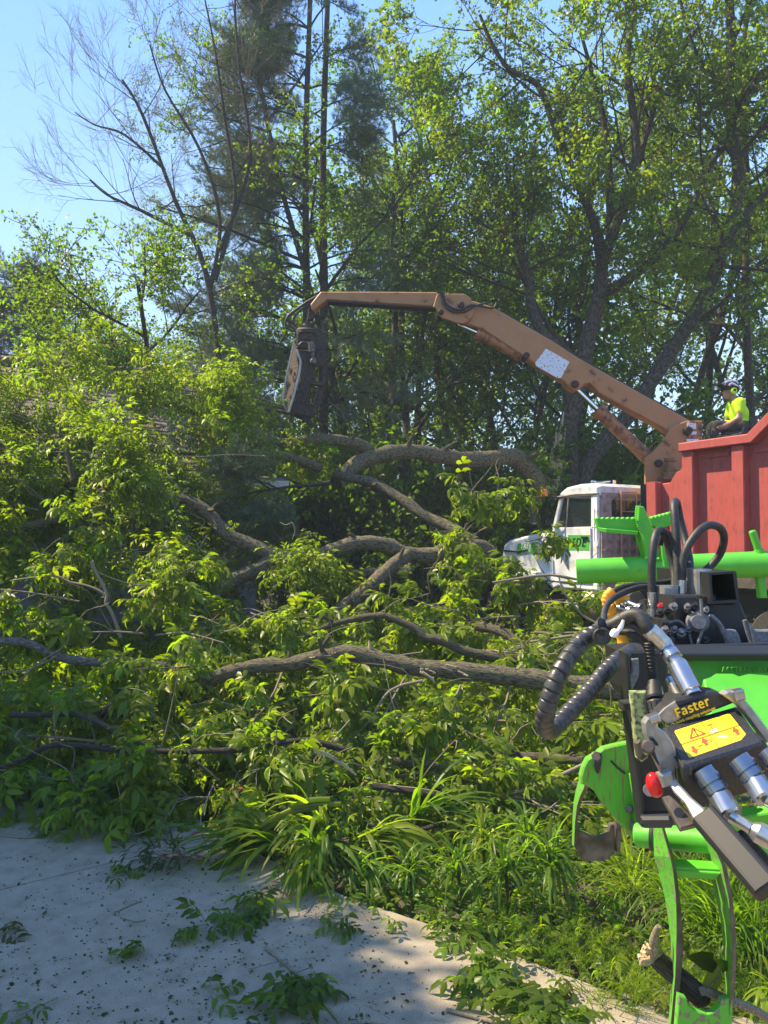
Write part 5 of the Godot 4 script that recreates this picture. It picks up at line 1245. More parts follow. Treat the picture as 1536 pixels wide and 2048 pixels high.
func heap():
	rng.seed = 31
	var leafgreen = Color(0.235, 0.34, 0.036)     # one tree, one green
	var L = Vector3(-1, 0.12, 0.4); var R = Vector3(1, 0.1, 0.4); var U = Vector3(0.45, 0.55, 0.5); var Fw = Vector3(-0.2, 0.1, 1); var Dn = Vector3(-0.3, -0.35, 0.8)
	for q in [
		# crest of the near heap
		["yellow-green leafy branch at the left edge of the heap's crest", 50, 1195, 7.0, 1.0, L, 130],
		["darker feathery branch topping the heap above the s-shaped twig", 150, 1105, 8.0, 1.0, U, 120],
		["dim feathery branch at the far left above the crest", 30, 1120, 8.2, 1.0, L, 110],
		["bright leafy branch hanging over the grey pole", 175, 1260, 6.6, 1.0, L, 130],
		["tall bright plume of leaves right of the s-shaped twig", 310, 1205, 7.0, 1.0, U, 130],
		["leafy branch just above the break in the grey pole", 400, 1265, 6.7, 1.0, R, 130],
		["bright crest branch below the dark hollow's left end", 460, 1225, 7.2, 1.0, R, 120],
		["leafy spray below the climbing limb's foot", 560, 1250, 7.0, 0.9, R, 110],
		["low leafy branch between the dark spur and the long trunk", 640, 1290, 6.6, 0.8, L, 100],
		["small lit spray over the bend of the knobbly branch", 735, 1225, 7.3, 0.5, L, 60],
		["leafy branch filling the space under the knobbly branch", 765, 1300, 6.6, 0.8, L, 100],
		["dense bright branch right of the upright pale twig", 880, 1190, 7.3, 1.0, L, 130],
		["leafy branch above the lichened broken branch", 950, 1225, 6.9, 1.0, L, 130],
		["bright hanging leaves in front of the white hood", 1005, 1165, 7.4, 0.85, L, 100],
		["leaves crowding the truck's front wheel arch", 1085, 1160, 7.3, 0.8, L, 90],
		["leaves below the green pipe's left end", 1125, 1205, 7.0, 0.9, R, 110],
		["raised yellow-green bough left of the truck, leaves drooping", 955, 1000, 8.0, 0.75, Vector3(-0.7, 0.35, 0.5), 80],
		["top tuft of the raised bough beside the torn trunk's foot", 1005, 978, 8.1, 0.5, Vector3(0.5, 0.3, 0.5), 45],
		["lower leaves of the raised bough, nearest the humped limb", 935, 1062, 7.9, 0.7, Vector3(-0.6, -0.1, 0.6), 70],
		["dark leaves crossing the truck's door sign", 1085, 1080, 8.0, 0.4, R, 14],
		["leaves in shade beneath the yellow hose sleeve", 1165, 1260, 6.6, 0.9, R, 110],
		["leafy branch under the lichened branch, above the long trunk's right end", 1040, 1300, 6.4, 0.9, R, 90],
		# under the long trunk
		["shaded leafy branch below the grey pole at the left edge", 60, 1365, 6.1, 1.0, L, 130],
		["broad shaded branch under the grey pole's middle", 225, 1385, 6.0, 1.0, Fw, 130],
		["half-lit branch where the grey pole breaks", 370, 1330, 6.0, 0.9, Fw, 110],
		["leafy branch beneath the dark lower trunk", 390, 1440, 5.8, 1.0, Fw, 130],
		["glinting branch below the long trunk's mossy left part", 510, 1410, 5.8, 1.0, Dn, 130],
		["leafy branch behind the forked grey stick", 640, 1415, 5.8, 1.0, Dn, 130],
		["bright branch hanging below the splintered bark", 770, 1425, 5.7, 1.0, Dn, 130],
		["leafy branch right of the forked grey stick", 890, 1440, 5.6, 1.0, Dn, 130],
		["leafy branch beneath the long trunk, left of the wrapped hose", 1000, 1430, 5.6, 1.0, Dn, 130],
		["leaves seen through the loop of the wrapped hose", 1120, 1440, 5.5, 1.0, R, 130],
		["leafy branch behind the olive plate of the loader", 1215, 1430, 5.5, 0.9, R, 100],
		# the shaded foot
		["dark branch at the left edge under the sloping stick", 50, 1480, 5.4, 1.0, L, 120],
		["dark leaves hanging over the shaded concrete's far edge", 190, 1520, 5.25, 0.9, Fw, 110],
		["single drooping spray over the shaded concrete", 165, 1580, 5.0, 0.6, Fw, 40],
		["dark branch below the sloping stick's foot", 320, 1525, 5.2, 1.0, Fw, 120],
		["dark branch behind the red flowers", 440, 1560, 5.05, 1.0, Fw, 120],
		["dark branch left of the pale sliver", 570, 1530, 5.2, 1.0, Fw, 120],
		["leafy branch right of the pale sliver", 730, 1560, 5.0, 0.9, Fw, 110],
		["lit branch below the short dark log end", 850, 1560, 5.0, 0.9, R, 110],
		["leafy branch in front of the log pointing at the grapple", 980, 1570, 4.95, 0.9, R, 110],
		["leafy branch left of the grapple's worn finger tip", 1080, 1600, 4.75, 0.8, R, 100],
		["leaves inside the grapple's left finger", 1200, 1620, 4.6, 0.8, R, 100],
		["low shoot in shade at the left end of the concrete's edge", 40, 1560, 5.15, 0.8, L, 60],
		["small branch by the sunlit spot on the concrete", 370, 1600, 4.95, 0.6, L, 60]]:
		leafy(q[0], q[1], q[2], q[3], q[4] * 0.82, q[5], int(q[6] * 1.15), leafgreen, "pinnate", 0.78, 45 if q[3] < 6.0 else 26)
	for q in [
		# the crown over the house
		["hazy leafy mass against the left end of the roof", 40, 790, 10.3, 1.9, L, 60],
		["leafy boughs spread over the roof's middle", 170, 790, 10.2, 2.0, L, 64],
		["green tuft standing above the roof by the white sky", 110, 740, 10.6, 1.3, U, 40],
		["leafy boughs draped across the visible shingles", 300, 830, 10.0, 1.9, L, 60],
		["light boughs hanging in front of the pine's lowest branches", 400, 850, 10.6, 1.3, U, 40],
		["bright golden leafy clump lit by the sun", 205, 905, 8.7, 1.1, U, 60],
		["leaves left of the golden clump", 70, 890, 9.2, 1.7, L, 60],
		["golden fringe at the left edge", 20, 1015, 8.6, 0.9, L, 40],
		["leaves right of the golden clump over the house wall", 310, 920, 9.2, 1.6, R, 56],
		["sparse leaves below the house eave", 440, 930, 10.2, 1.4, R, 36],
		["dusky boughs under the golden clump", 150, 1000, 8.9, 1.6, Dn, 56],
		["dusky boughs below the climbing limb", 330, 1045, 9.8, 1.5, Dn, 50],
		["shadowed brush at the far left under the slim dark limb", 40, 1090, 8.6, 1.4, L, 50],
		["shadowed brush between the climbing limb and the crest", 230, 1090, 8.5, 1.5, Fw, 50],
		["small bright sprig hanging before the black hollow", 350, 1090, 8.0, 0.7, Dn, 14],
		["second bright sprig right of the dangling one in the hollow", 395, 1085, 7.9, 0.5, Dn, 9],
		["tiny green sprig at the fork of the humped limb", 582, 1110, 8.6, 0.4, R, 6],
		["leaves at the foot of the dark limb behind the crooked one", 590, 905, 12.4, 0.8, R, 16],
		["dark brush under the pine bough", 570, 1060, 10.6, 1.6, Fw, 44],
		["dark brush deep below the humped limb", 690, 1180, 9.9, 1.5, Fw, 50],
		["fine leaves matted over the roof's right end near the eave", 480, 850, 11.5, 1.2, L, 44],
		["fine leaves on the upper right shingles", 400, 785, 11.8, 1.1, R, 36],
		["light leaves covering the roof's right slope", 500, 800, 11.4, 1.3, L, 44],
		["light leaves hanging off the roof's right verge", 480, 870, 11.3, 1.0, L, 40],
		["thin leaves over the ridge beside the pine boughs", 430, 765, 11.2, 1.2, U, 36],
		["leaves under the eave's right end before the wall", 460, 910, 11.0, 1.2, L, 40],
		["lacy leaves over the roof's lower left", 110, 850, 10.0, 1.5, R, 54],
		["lacy leaves over the roof's middle courses", 250, 770, 10.4, 1.4, U, 44],
		["pale leaves veiling the roof's right end", 360, 800, 10.8, 1.4, L, 44],
		["pale leaves hanging from the eave's right part", 470, 870, 11.2, 1.2, R, 34],
		["grey-green leaves against the wall under the eave", 380, 960, 10.6, 1.4, Fw, 44],
		["grey-green leaves hiding the house's window", 470, 1000, 11.0, 1.1, Fw, 30],
		["leafy boughs at the left edge above the dark crook", 10, 840, 9.6, 1.5, L, 54],
		["leafy boughs below the hazy roof-end mass", 130, 950, 9.4, 1.4, L, 50],
		["leaves crowded at the left edge over the slim dark limb", 40, 950, 9.2, 1.3, R, 46],
		["leaves before the wall left of the climbing limb", 240, 990, 9.9, 1.4, L, 50],
		["dark brush at the hollow's left", 470, 1110, 9.9, 1.4, Fw, 44]]:
		leafy(q[0], q[1], q[2], q[3], q[4] * 0.68, q[5], q[6], leafgreen, "shoot", 0.72, 0)
	# a torn-off pine bough
	var pb = thing("pine_bough", "fluffy grey-green pine bough fallen over the dark hollow", "branch", at(600, 960, 10.0))
	var m = MB.new(); var tips = []
	grow(m, at(660, 965, 10.2), Vector3(-1, -0.1, 0.3), 1.0, 0.03, 1, 2, tips, {"kids": [8, 9, 4], "tips": 9, "rise": -0.03})
	put(m, "stem", M.bark, pb); crown(pb, tips, "pine", Color(0.075, 0.125, 0.055), 0.6, 0.25, "needles")
	# brush packed inside the heap, and litter under it
	var xf = []; var cols = []
	for i in 2600:
		var u = rng.randf(); var d = lerpf(5.3, 8.4, u); var x = rng.randf_range(-0.62, 0.42) * d
		var top = clampf((d - 4.9) * 0.45, 0.05, 0.72) * (1.0 - 0.5 * smoothstep(0.6, 2.6, x)) * (1.0 if d < 7.4 else 0.6)
		xf.append(orient(Vector3(x, rng.randf() * top, -d), rv() + Vector3(0, 0, 0.5), rng.randf_range(0.8, 1.2), 1.0)); cols.append(shade_of(leafgreen, 0.3))
	bag("brush", S.pinnate_small[0], M.leaf, xf.slice(0, 1300), cols.slice(0, 1300))
	bag("brush", S.pinnate_small[1], M.leaf, xf.slice(1300), cols.slice(1300))
	xf = []; cols = []
	for i in 900:
		var d = rng.randf_range(8.0, 12.5); var x = rng.randf_range(-0.55, 0.22) * d
		xf.append(orient(Vector3(x, rng.randf() * rng.randf() * 0.8, -d), rv() + Vector3(0, 0.6, 0.4), rng.randf_range(0.5, 0.8), 1.0)); cols.append(shade_of(leafgreen, 0.3))
	bag("brush", S.shoot[0], M.leaf, xf, cols)

func blade(m: MB, p: Vector3, dir: Vector3, ln: float, w: float, droop: float):   # a strap leaf, folded along its midrib and arching over
	var y = dir.normalized(); var prev = -1; var n = 6
	var side = y.cross(Vector3.UP + rv() * 0.4).normalized()
	for i in n + 1:
		var t = float(i) / n
		var ww = w * (0.55 + 0.9 * t) * (1.0 - pow(t, 3.0)) if t < 1.0 else 0.001
		var nn = side.cross(y).normalized()
		var k = m.vert(p - side * ww * 0.5 + nn * ww * 0.18, (nn - side * 0.3).normalized()); m.vert(p, nn); m.vert(p + side * ww * 0.5 + nn * ww * 0.18, (nn + side * 0.3).normalized())
		if prev >= 0: m.ix.append_array(PackedInt32Array([prev, k + 1, prev + 1, prev, k, k + 1, prev + 1, k + 2, prev + 2, prev + 1, k + 1, k + 2]))
		prev = k
		p += y * ln / n
		y = (y + Vector3.DOWN * droop / n * (0.5 + t * 1.5)).normalized()

func strap_clump(called: String, label: String, category: String, base: Vector3, n: int, ln: float, w: float, tint: Color, lay: Vector3, spread: float, droop: float, each := 60):
	var t = thing(called, label, category, base)
	var rest = MB.new()
	for i in n:
		var dir = (lay + rv() * spread + Vector3(0, 0.15, 0)).normalized()
		if lay.y > 0.5 and dir.y < 0.1: dir.y = 0.15
		var p = base + Vector3(rng.randfn() * 0.025, absf(rng.randfn()) * 0.015, rng.randfn() * 0.025)
		var m = MB.new() if i < each else rest
		m.col = Color.WHITE if i < each else shade_of(tint, 0.25)
		blade(m, p, dir, ln * rng.randf_range(0.6, 1.15), w * rng.randf_range(0.75, 1.15), droop * rng.randf_range(0.5, 1.4))
		if i < each: put(m, "leaf", leaf_paint(tint), t)
	if rest.v.size(): tag(put(rest, "foliage", M.leaf, t), "", "", "", "stuff")
	return t

func bed_plants():
	rng.seed = 41
	var g = Color(0.17, 0.30, 0.04); var y = Color(0.29, 0.40, 0.045)
	# uprooted straps heaped at the bed's corner
	for q in [["heap of broad pale strap leaves thrown on the concrete's edge", 560, 1690, 4.45, 26, 0.62, 0.034, Vector3(-0.8, 0.25, 0.55), y], ["long strap leaves reaching left over the concrete", 520, 1700, 4.4, 14, 0.6, 0.03, Vector3(-1, 0.1, 0.35), g], ["strap leaves fanned under the pale cut stalks", 640, 1650, 4.6, 26, 0.55, 0.032, Vector3(-0.3, 0.3, 0.8), y], ["strap leaves bent toward the drive's corner", 640, 1700, 4.35, 24, 0.5, 0.03, Vector3(0.1, 0.25, 0.9), g], ["strap leaves lying beneath the dark curved stick", 740, 1680, 4.45, 24, 0.5, 0.03, Vector3(0.6, 0.3, 0.6), y], ["crushed strap leaves at the front of the heap of straps", 610, 1745, 4.2, 26, 0.42, 0.026, Vector3(0.2, 0.1, 1), y], ["crushed strap leaves right of the front straps", 720, 1740, 4.15, 26, 0.42, 0.024, Vector3(0.5, 0.15, 0.8), g], ["strap leaves behind the dark curved stick", 830, 1640, 4.65, 22, 0.5, 0.028, Vector3(0.5, 0.6, 0.3), g]]:
		strap_clump("strap_leaf_plant", q[0], "plant", at(q[1], q[2], q[3]), q[4], q[5], q[6], q[8], q[7], 0.5, 1.4)
	var st = thing("cut_stalk", "pale yellow-green cut stalks lying on the strap leaves", "stalk", at(600, 1640, 4.5))
	for q in [[[455, 1692], [500, 1668], [560, 1630], [610, 1612], [682, 1608]], [[470, 1700], [530, 1660], [590, 1624], [640, 1614]], [[580, 1612], [620, 1600], [660, 1598]]]:
		part(st, "stalk", leaf_paint(Color(0.32, 0.40, 0.07)), func(m): m.tube(curve(pts(q, 4.42), 4), 0.014, 8))
	# narrow-leaved lilies standing in the bed
	for q in [["drooping rosette of narrow leaves left of the grapple's near finger", 1100, 1728, 3.75, 70, 0.26, 0.019, g, 0.28], ["narrow-leaved plant left of the drooping rosette", 1010, 1745, 3.75, 46, 0.22, 0.018, g, 0.24], ["narrow-leaved plant in the middle of the bed edge", 915, 1740, 3.85, 46, 0.22, 0.018, g, 0.24], ["small narrow-leaved plant nearest the pale straps", 820, 1745, 3.95, 40, 0.20, 0.017, g, 0.2], ["narrow-leaved plant behind the bed edge, its leaves yellower", 965, 1690, 4.1, 46, 0.24, 0.018, y, 0.3], ["narrow-leaved plant in the bed just behind the drooping rosette", 1060, 1670, 4.2, 46, 0.24, 0.018, g, 0.3], ["pale rosette at the right edge beside the held stick", 1545, 1990, 2.8, 30, 0.15, 0.018, y, 0.12]]:
		var base = at(q[1], q[2], q[3])
		var t = strap_clump("lily_plant", q[0], "plant", base, q[4], q[5], q[6], q[7], Vector3(0, 0.3, 0.1), 0.75, 1.9, 80)
		part(t, "stem", leaf_paint(Color(0.16, 0.2, 0.05)), func(m): m.tube(PackedVector3Array([Vector3(base.x + 0.02, -0.06, base.z - 0.03), base + Vector3(0.01, -q[8] * 0.4, 0), base + Vector3(0, 0.06, 0)]), 0.008, 6))
		for k in 16:   # leaves down the stem
			var h = rng.randf(); part(t, "leaf", leaf_paint(q[7]), func(m): blade(m, base.lerp(Vector3(base.x + 0.02, -0.02, base.z - 0.03), h), (rv() * Vector3(1, 0.2, 1) + Vector3(0, 0.3, 0)).normalized(), q[5] * 0.7, q[6] * 0.9, 1.2))
	# arching narrow clumps at the right
	strap_clump("grass_clump", "fountain of narrow arching leaves right of the grapple's near finger", "grass", Vector3(at(1470, 1740, 3.3).x, -0.02, -3.45), 190, 0.62, 0.011, g, Vector3(0, 0.95, 0.2), 0.62, 1.9, 190)
	strap_clump("grass_clump", "arching narrow leaves seen between the near finger's two arms", "grass", Vector3(at(1385, 1760, 3.6).x, -0.02, -3.75), 110, 0.5, 0.010, g, Vector3(-0.1, 0.95, 0.2), 0.6, 1.9, 110)
	strap_clump("grass_clump", "flattened straw-pale clump between the two fingers", "grass", Vector3(at(1270, 1760, 4.0).x, -0.02, -4.0), 90, 0.42, 0.010, y, Vector3(-0.3, 0.6, 0.4), 0.7, 1.6, 90)
	strap_clump("grass_clump", "dark arching clump at the right edge under the handle", "grass", Vector3(at(1560, 1800, 3.1).x, -0.02, -3.3), 130, 0.55, 0.011, g, Vector3(0, 0.95, 0.1), 0.6, 1.9, 130)
	# feathery annuals along the edge
	for q in [["feathery bright green tuft spilling over the drive by the near finger", 1240, 1915, 3.1, 0.17, y], ["feathery tuft below the drooping rosette", 1115, 1835, 3.45, 0.16, g], ["feathery tuft at the bed edge between two narrow-leaved plants", 1010, 1810, 3.6, 0.13, g], ["feathery tuft behind the broken stick's pale end", 1190, 1870, 3.4, 0.14, y], ["feathery growth under the near finger", 1400, 1930, 3.1, 0.2, y], ["feathery growth at the right beneath the arching clump", 1500, 1930, 3.0, 0.2, g]]:
		var c = at(q[1], q[2], q[3]); c.y = 0.0
		var t = thing("feathery_plant", q[0], "plant", c); var m = MB.new()
		for k in 60:
			var dir = (rv() * Vector3(1, 0.6, 1) + Vector3(0, 0.7, 0)).normalized(); var p = c + Vector3(rng.randfn() * 0.05, -0.03, rng.randfn() * 0.05)
			var e = p + dir * q[4] * rng.randf_range(0.7, 1.5)
			m.col = shade_of(q[5], 0.2); m.tube(PackedVector3Array([p, p.lerp(e, 0.5) + rv() * 0.01, e]), PackedFloat32Array([0.002, 0.0016, 0.001]), 3, false)
			for j in 34:
				var b = p.lerp(e, rng.randf_range(0.3, 1.05)); var dd = (dir * 0.5 + rv()).normalized(); var x = dd.cross(rv()).normalized() * 0.0011; var kk = m.v.size(); var nn = x.cross(dd).normalized()
				m.col = shade_of(q[5], 0.3)
				m.vert(b - x, nn); m.vert(b + x, nn); m.vert(b + dd * rng.randf_range(0.018, 0.04), nn); m.ix.append_array(PackedInt32Array([kk, kk + 2, kk + 1]))
		tag(put(m, "foliage", M.leaf, t), "", "", "", "stuff")
	# trailing plant with small red flowers, pushed over at the corner
	var fl = thing("flowering_plant", "grey-green trailing plant with small crimson flowers at the drive's corner", "plant", at(390, 1680, 4.5) * Vector3(1, 0, 1))
	var fm = MB.new(); var tips = []
	for k in 7: grow(fm, at(420 - k * 10, 1690 + k * 3, 4.4) * Vector3(1, 0, 1), Vector3(-0.5 + rng.randfn() * 0.5, 0.5, 0.4), 0.3, 0.005, 1, 2, tips, {"kids": [5, 5, 4], "tips": 4, "rise": -0.03})
	put(fm, "stem", M.twig, fl)
	for tp in tips: part(fl, "leaf", leaf_paint(Color(0.10, 0.16, 0.07)), func(m): leaflet(m, tp[0] + Vector3(0, 0.01, 0), tp[1] + rv() * 0.5, Vector3.UP, 0.06, 0.016))
	for q in [[347, 1688], [350, 1716], [390, 1668], [400, 1716], [425, 1758], [480, 1578], [330, 1712]]:
		var c = at(q[0], q[1], 4.3 if q[1] > 1600 else 4.85)
		part(fl, "flower", M.petal, func(m):
			for k in 5: leaflet(m, c, Vector3(cos(k * 1.257), 0.5, sin(k * 1.257)), Vector3.UP, 0.022, 0.02))
	# broad low leaves and torn greens that carpet the bed
	var rows = [[], [], []]; var cols = [[], [], []]
	for i in 2600:
		var px = rng.randf_range(560, 1640); var d = rng.randf_range(3.0, 5.2); var p = ground_at(px, d)
		var edge = 2.95 + maxf(0.0, 1.45 - p.x) * 0.62
		if d < edge + rng.randf_range(-0.22, 0.15) + 0.2 * gn.get_noise_2d(p.x * 8.0, 3.0): continue
		p.y = rng.randf() * 0.06 + clampf((d - 4.3) * 0.3, 0, 0.3)
		var k = rng.randi() % 3
		rows[k].append(orient(p, rv() * Vector3(1, 0.5, 1) + Vector3(0, 0.35, 0.1), rng.randf_range(0.26, 0.5), 0.8)); cols[k].append(shade_of([g, g, y][rng.randi() % 3], 0.3))
	for k in 3: bag("ground_cover", S.pinnate[k], M.leaf, rows[k], cols[k])

func litter():
	rng.seed = 51
	var g = Color(0.16, 0.27, 0.037)
	# torn sprigs on the drive
	for q in [["dark leafy sprig lying on the shaded concrete below the strap leaves", 480, 1830, 26, 0.34, Vector3(-0.4, 0.1, 0.5), g], ["leafy sprig at the end of the long thin twig on the drive", 600, 1985, 22, 0.3, Vector3(-0.2, 0.1, 0.6), g], ["leafy litter heap at the bottom right on the sunlit drive", 1030, 2000, 30, 0.42, Vector3(0.5, 0.1, 0.4), g], ["green sprig on the drive before the bed's middle", 1010, 1955, 22, 0.3, Vector3(0.3, 0.15, 0.5), g], ["leaf sprig trailing toward the bottom edge", 1090, 2040, 20, 0.3, Vector3(0.6, 0.05, 0.3), g], ["torn lobed leaf lying face down at the bottom", 428, 1990, 4, 0.14, Vector3(0.2, 0.05, 0.8), g], ["three pale leaves in a row at the bottom left", 90, 2000, 4, 0.16, Vector3(-0.5, 0.05, 0.6), g], ["tiny dark tuft on the concrete just below the joint", 238, 1748, 6, 0.10, Vector3(-0.3, 0.1, 0.4), g], ["withered olive sprig at the left edge of the drive", 40, 1852, 5, 0.10, Vector3(-0.6, 0.05, 0.3), Color(0.12, 0.13, 0.06)], ["little leaf pair below the tuft by the joint", 292, 1905, 4, 0.09, Vector3(0.1, 0.1, 0.5), g], ["fresh leaves fringing the bed at the sunlit corner", 675, 1835, 8, 0.15, Vector3(0.6, 0.15, 0.4), g], ["cut leaves below the small narrow-leaved plant", 910, 1865, 14, 0.22, Vector3(0.2, 0.2, 0.5), g], ["single dark shoot on the drive by the feathery tuft", 1128, 1958, 5, 0.1, Vector3(0.1, 0.2, 0.4), g]]:
		var d = 1.75 * LENS / (q[2] - 1084.0); var p = ground_at(q[1], d) + Vector3(0, 0.015, 0)
		var t = thing("leafy_sprig", q[0], "sprig", p); var m = MB.new()
		var dir = (q[5] * Vector3(1, 0, 1)).normalized(); var path = curve([p - dir * q[4] * 0.5, p + rv() * Vector3(0.02, 0.004, 0.02), p + dir * q[4] * 0.5], 3)
		m.tube(path, taper(path.size(), 0.004, 0.0015), 5); put(m, "stem", M.twig, t)
		for k in q[3]:
			var o = MeshInstance3D.new(); o.mesh = S.pinnate[rng.randi() % 6]; o.name = "leaf"; o.material_override = leaf_paint(q[6]); t.add_child(o, true)
			var f = path[rng.randi() % path.size()] + Vector3(0, 0.012 + rng.randf() * 0.05 * minf(1.0, q[3] / 15.0), 0)
			var a = orient(f - p, (rv() * Vector3(1, 0.12, 1) + Vector3(0, 0.1, 0)), rng.randf_range(0.38, 0.75) * (1.0 if q[3] > 9 else 0.75), 0.5); o.transform = a
	for q in [["long thin forked twig lying on the drive", [[535, 1882], [580, 1918], [625, 1960], [665, 2005], [700, 2045]], 0.006], ["curled pale twig at the bottom of the drive", [[650, 2040], [690, 2028], [740, 2024], [775, 2030]], 0.004], ["brown stick on the sunlit drive at the bottom", [[890, 2002], [960, 2020], [1040, 2040], [1100, 2060]], 0.008], ["short dark twig on the shaded drive", [[245, 1810], [270, 1798], [292, 1790]], 0.004], ["thin dark stick in the shade at the far left of the drive", [[0, 1662], [60, 1668], [105, 1660], [140, 1648]], 0.006], ["shadowed whip by the joint", [[250, 1822], [280, 1830], [300, 1826]], 0.003]]:
		var p = []
		for e in q[1]:
			var w = ground_at(e[0], 1.75 * LENS / (e[1] - 1084.0)); p.append(w + Vector3(0, q[2], 0))
		var t = thing("twig", q[0], "twig", p[0])
		part(t, "stem", M.twig, func(m): m.tube(curve(p, 4), q[2], 6, true, 0.06))
		if q[1].size() > 3:
			for k in 3:
				var b = p[1 + k % 2].lerp(p[2], 0.3 * k); part(t, "shoot", M.twig, func(m): m.tube(PackedVector3Array([b, b + Vector3(rng.randfn() * 0.06, 0.02, rng.randfn() * 0.06), b + Vector3(rng.randfn() * 0.1, 0.01, rng.randfn() * 0.1)]), PackedFloat32Array([q[2] * 0.6, q[2] * 0.5, q[2] * 0.3]), 5))
	# crumbs of bark, leaf and soil, countless
	var crumb = MB.new(); crumb.lathe([Vector2(0, -0.3), Vector2(0.5, -0.1), Vector2(0.42, 0.25), Vector2(0, 0.35)], Transform3D.IDENTITY, 5)
	var sets = [[], [], []]
	for i in 4600:
		var px = rng.randf_range(-60, 760) if rng.randf() < 0.8 else rng.randf_range(700, 1300)
		var py = lerpf(1640, 2060, pow(rng.randf(), 0.8)); var p = ground_at(px, 1.75 * LENS / (py - 1084.0))
		var clus = gn.get_noise_2d(p.x * 9.0, p.z * 9.0)
		if clus < -0.1 and rng.randf() < 0.75: continue
		var s = 0.002 + 0.008 * pow(rng.randf(), 4.0)
		sets[rng.randi() % 3].append(Transform3D(Basis.from_euler(Vector3(rng.randf(), rng.randf() * TAU, rng.randf())).scaled(Vector3(s * rng.randf_range(0.8, 2.2), s * 0.5, s)), p + Vector3(0, s * 0.15, 0)))
	for i in 900:   # soil scraped along a line across the corner of the drive
		var t = rng.randf(); var a = ground_at(540, 1.75 * LENS / (1758.0 - 1084.0)); var b = ground_at(705, 1.75 * LENS / (1862.0 - 1084.0))
		var s = 0.0015 + 0.003 * rng.randf() * rng.randf()
		sets[0].append(Transform3D(Basis.from_euler(Vector3(0, rng.randf() * TAU, 0)).scaled(Vector3(s * 1.6, s * 0.6, s)), a.lerp(b, t) + Vector3(rng.randfn() * 0.02, s * 0.2, rng.randfn() * 0.03)))
	bag("litter_crumbs", crumb.mesh(), M.bark, sets[0], null); bag("litter_crumbs", crumb.mesh(), M.dry_leaf, sets[1], null)
	var bits = MB.new(); bits.col = Color(0.07, 0.12, 0.03); leaflet(bits, Vector3.ZERO, Vector3(0, 0, 1), Vector3.UP, 2.4, 1.3)
	for i in sets[2].size(): sets[2][i] = Transform3D(sets[2][i].basis.orthonormalized().scaled(Vector3.ONE * rng.randf_range(0.004, 0.014)), sets[2][i].origin + Vector3(0, 0.006, 0))
	bag("leaf_scraps", bits.mesh(), M.leaf, sets[2], null)

func loft(m: MB, secs: Array):   # a closed skin through equal rings of points
	var k = secs[0].size()
	for i in secs.size() - 1:
		var c = Vector3.ZERO
		for p in secs[i]: c += p / (2.0 * k)
		for p in secs[i + 1]: c += p / (2.0 * k)
		for j in k: m.quad(secs[i][j], secs[i][(j + 1) % k], secs[i + 1][(j + 1) % k], secs[i + 1][j], c)
	for e in [0, secs.size() - 1]:
		var c = Vector3.ZERO
		for q in secs: c += q[0] / secs.size()
		if k == 4: m.quad(secs[e][0], secs[e][1], secs[e][2], secs[e][3], c)

func rod(m: MB, a: Vector3, b: Vector3, prof: Array, segs := 20):   # turned piece from a to b; prof: [share of the length, radius]
	var l = a.distance_to(b); var pr = [Vector2(0, prof[0][0] * l)]
	for q in prof: pr.append(Vector2(q[1], q[0] * l))
	pr.append(Vector2(0, prof[-1][0] * l))
	m.lathe(pr, frame(a, b - a, Vector3.FORWARD), segs)

func arm(t: Node3D, left: Array, mid: Array, right: Array, d0: float, d1: float, back: float):   # a curved finger plate: broad side and worn edge
	var face = []; var edge = []; var n = left.size()
	for i in n:
		var d = lerpf(d0, d1, float(i) / (n - 1))
		var a = at(left[i][0], left[i][1], d + back); var b = at(mid[i][0], mid[i][1], d); var c = at(right[i][0], right[i][1], d + 0.012)
		face.append([a, b, c, a + (c - b)])
		var out = (b - a).normalized() * 0.003
		edge.append([b + out + (b - c) * 0.03, c + out + (c - b) * 0.03, c - out, b - out])
	part(t, "finger_plate", M.scraped_green, func(m): loft(m, face))
	part(t, "worn_edge", M.worn_steel, func(m): loft(m, edge))

func teeth(a: Array, b: Array, n: int, h: float) -> Array:
	var o = []
	for i in n:
		o.append([lerpf(a[0], b[0], float(i) / n), lerpf(a[1], b[1], float(i) / n)]); o.append([lerpf(a[0], b[0], (i + 0.55) / n), lerpf(a[1], b[1], (i + 0.55) / n) - h])
	o.append(b)
	return o

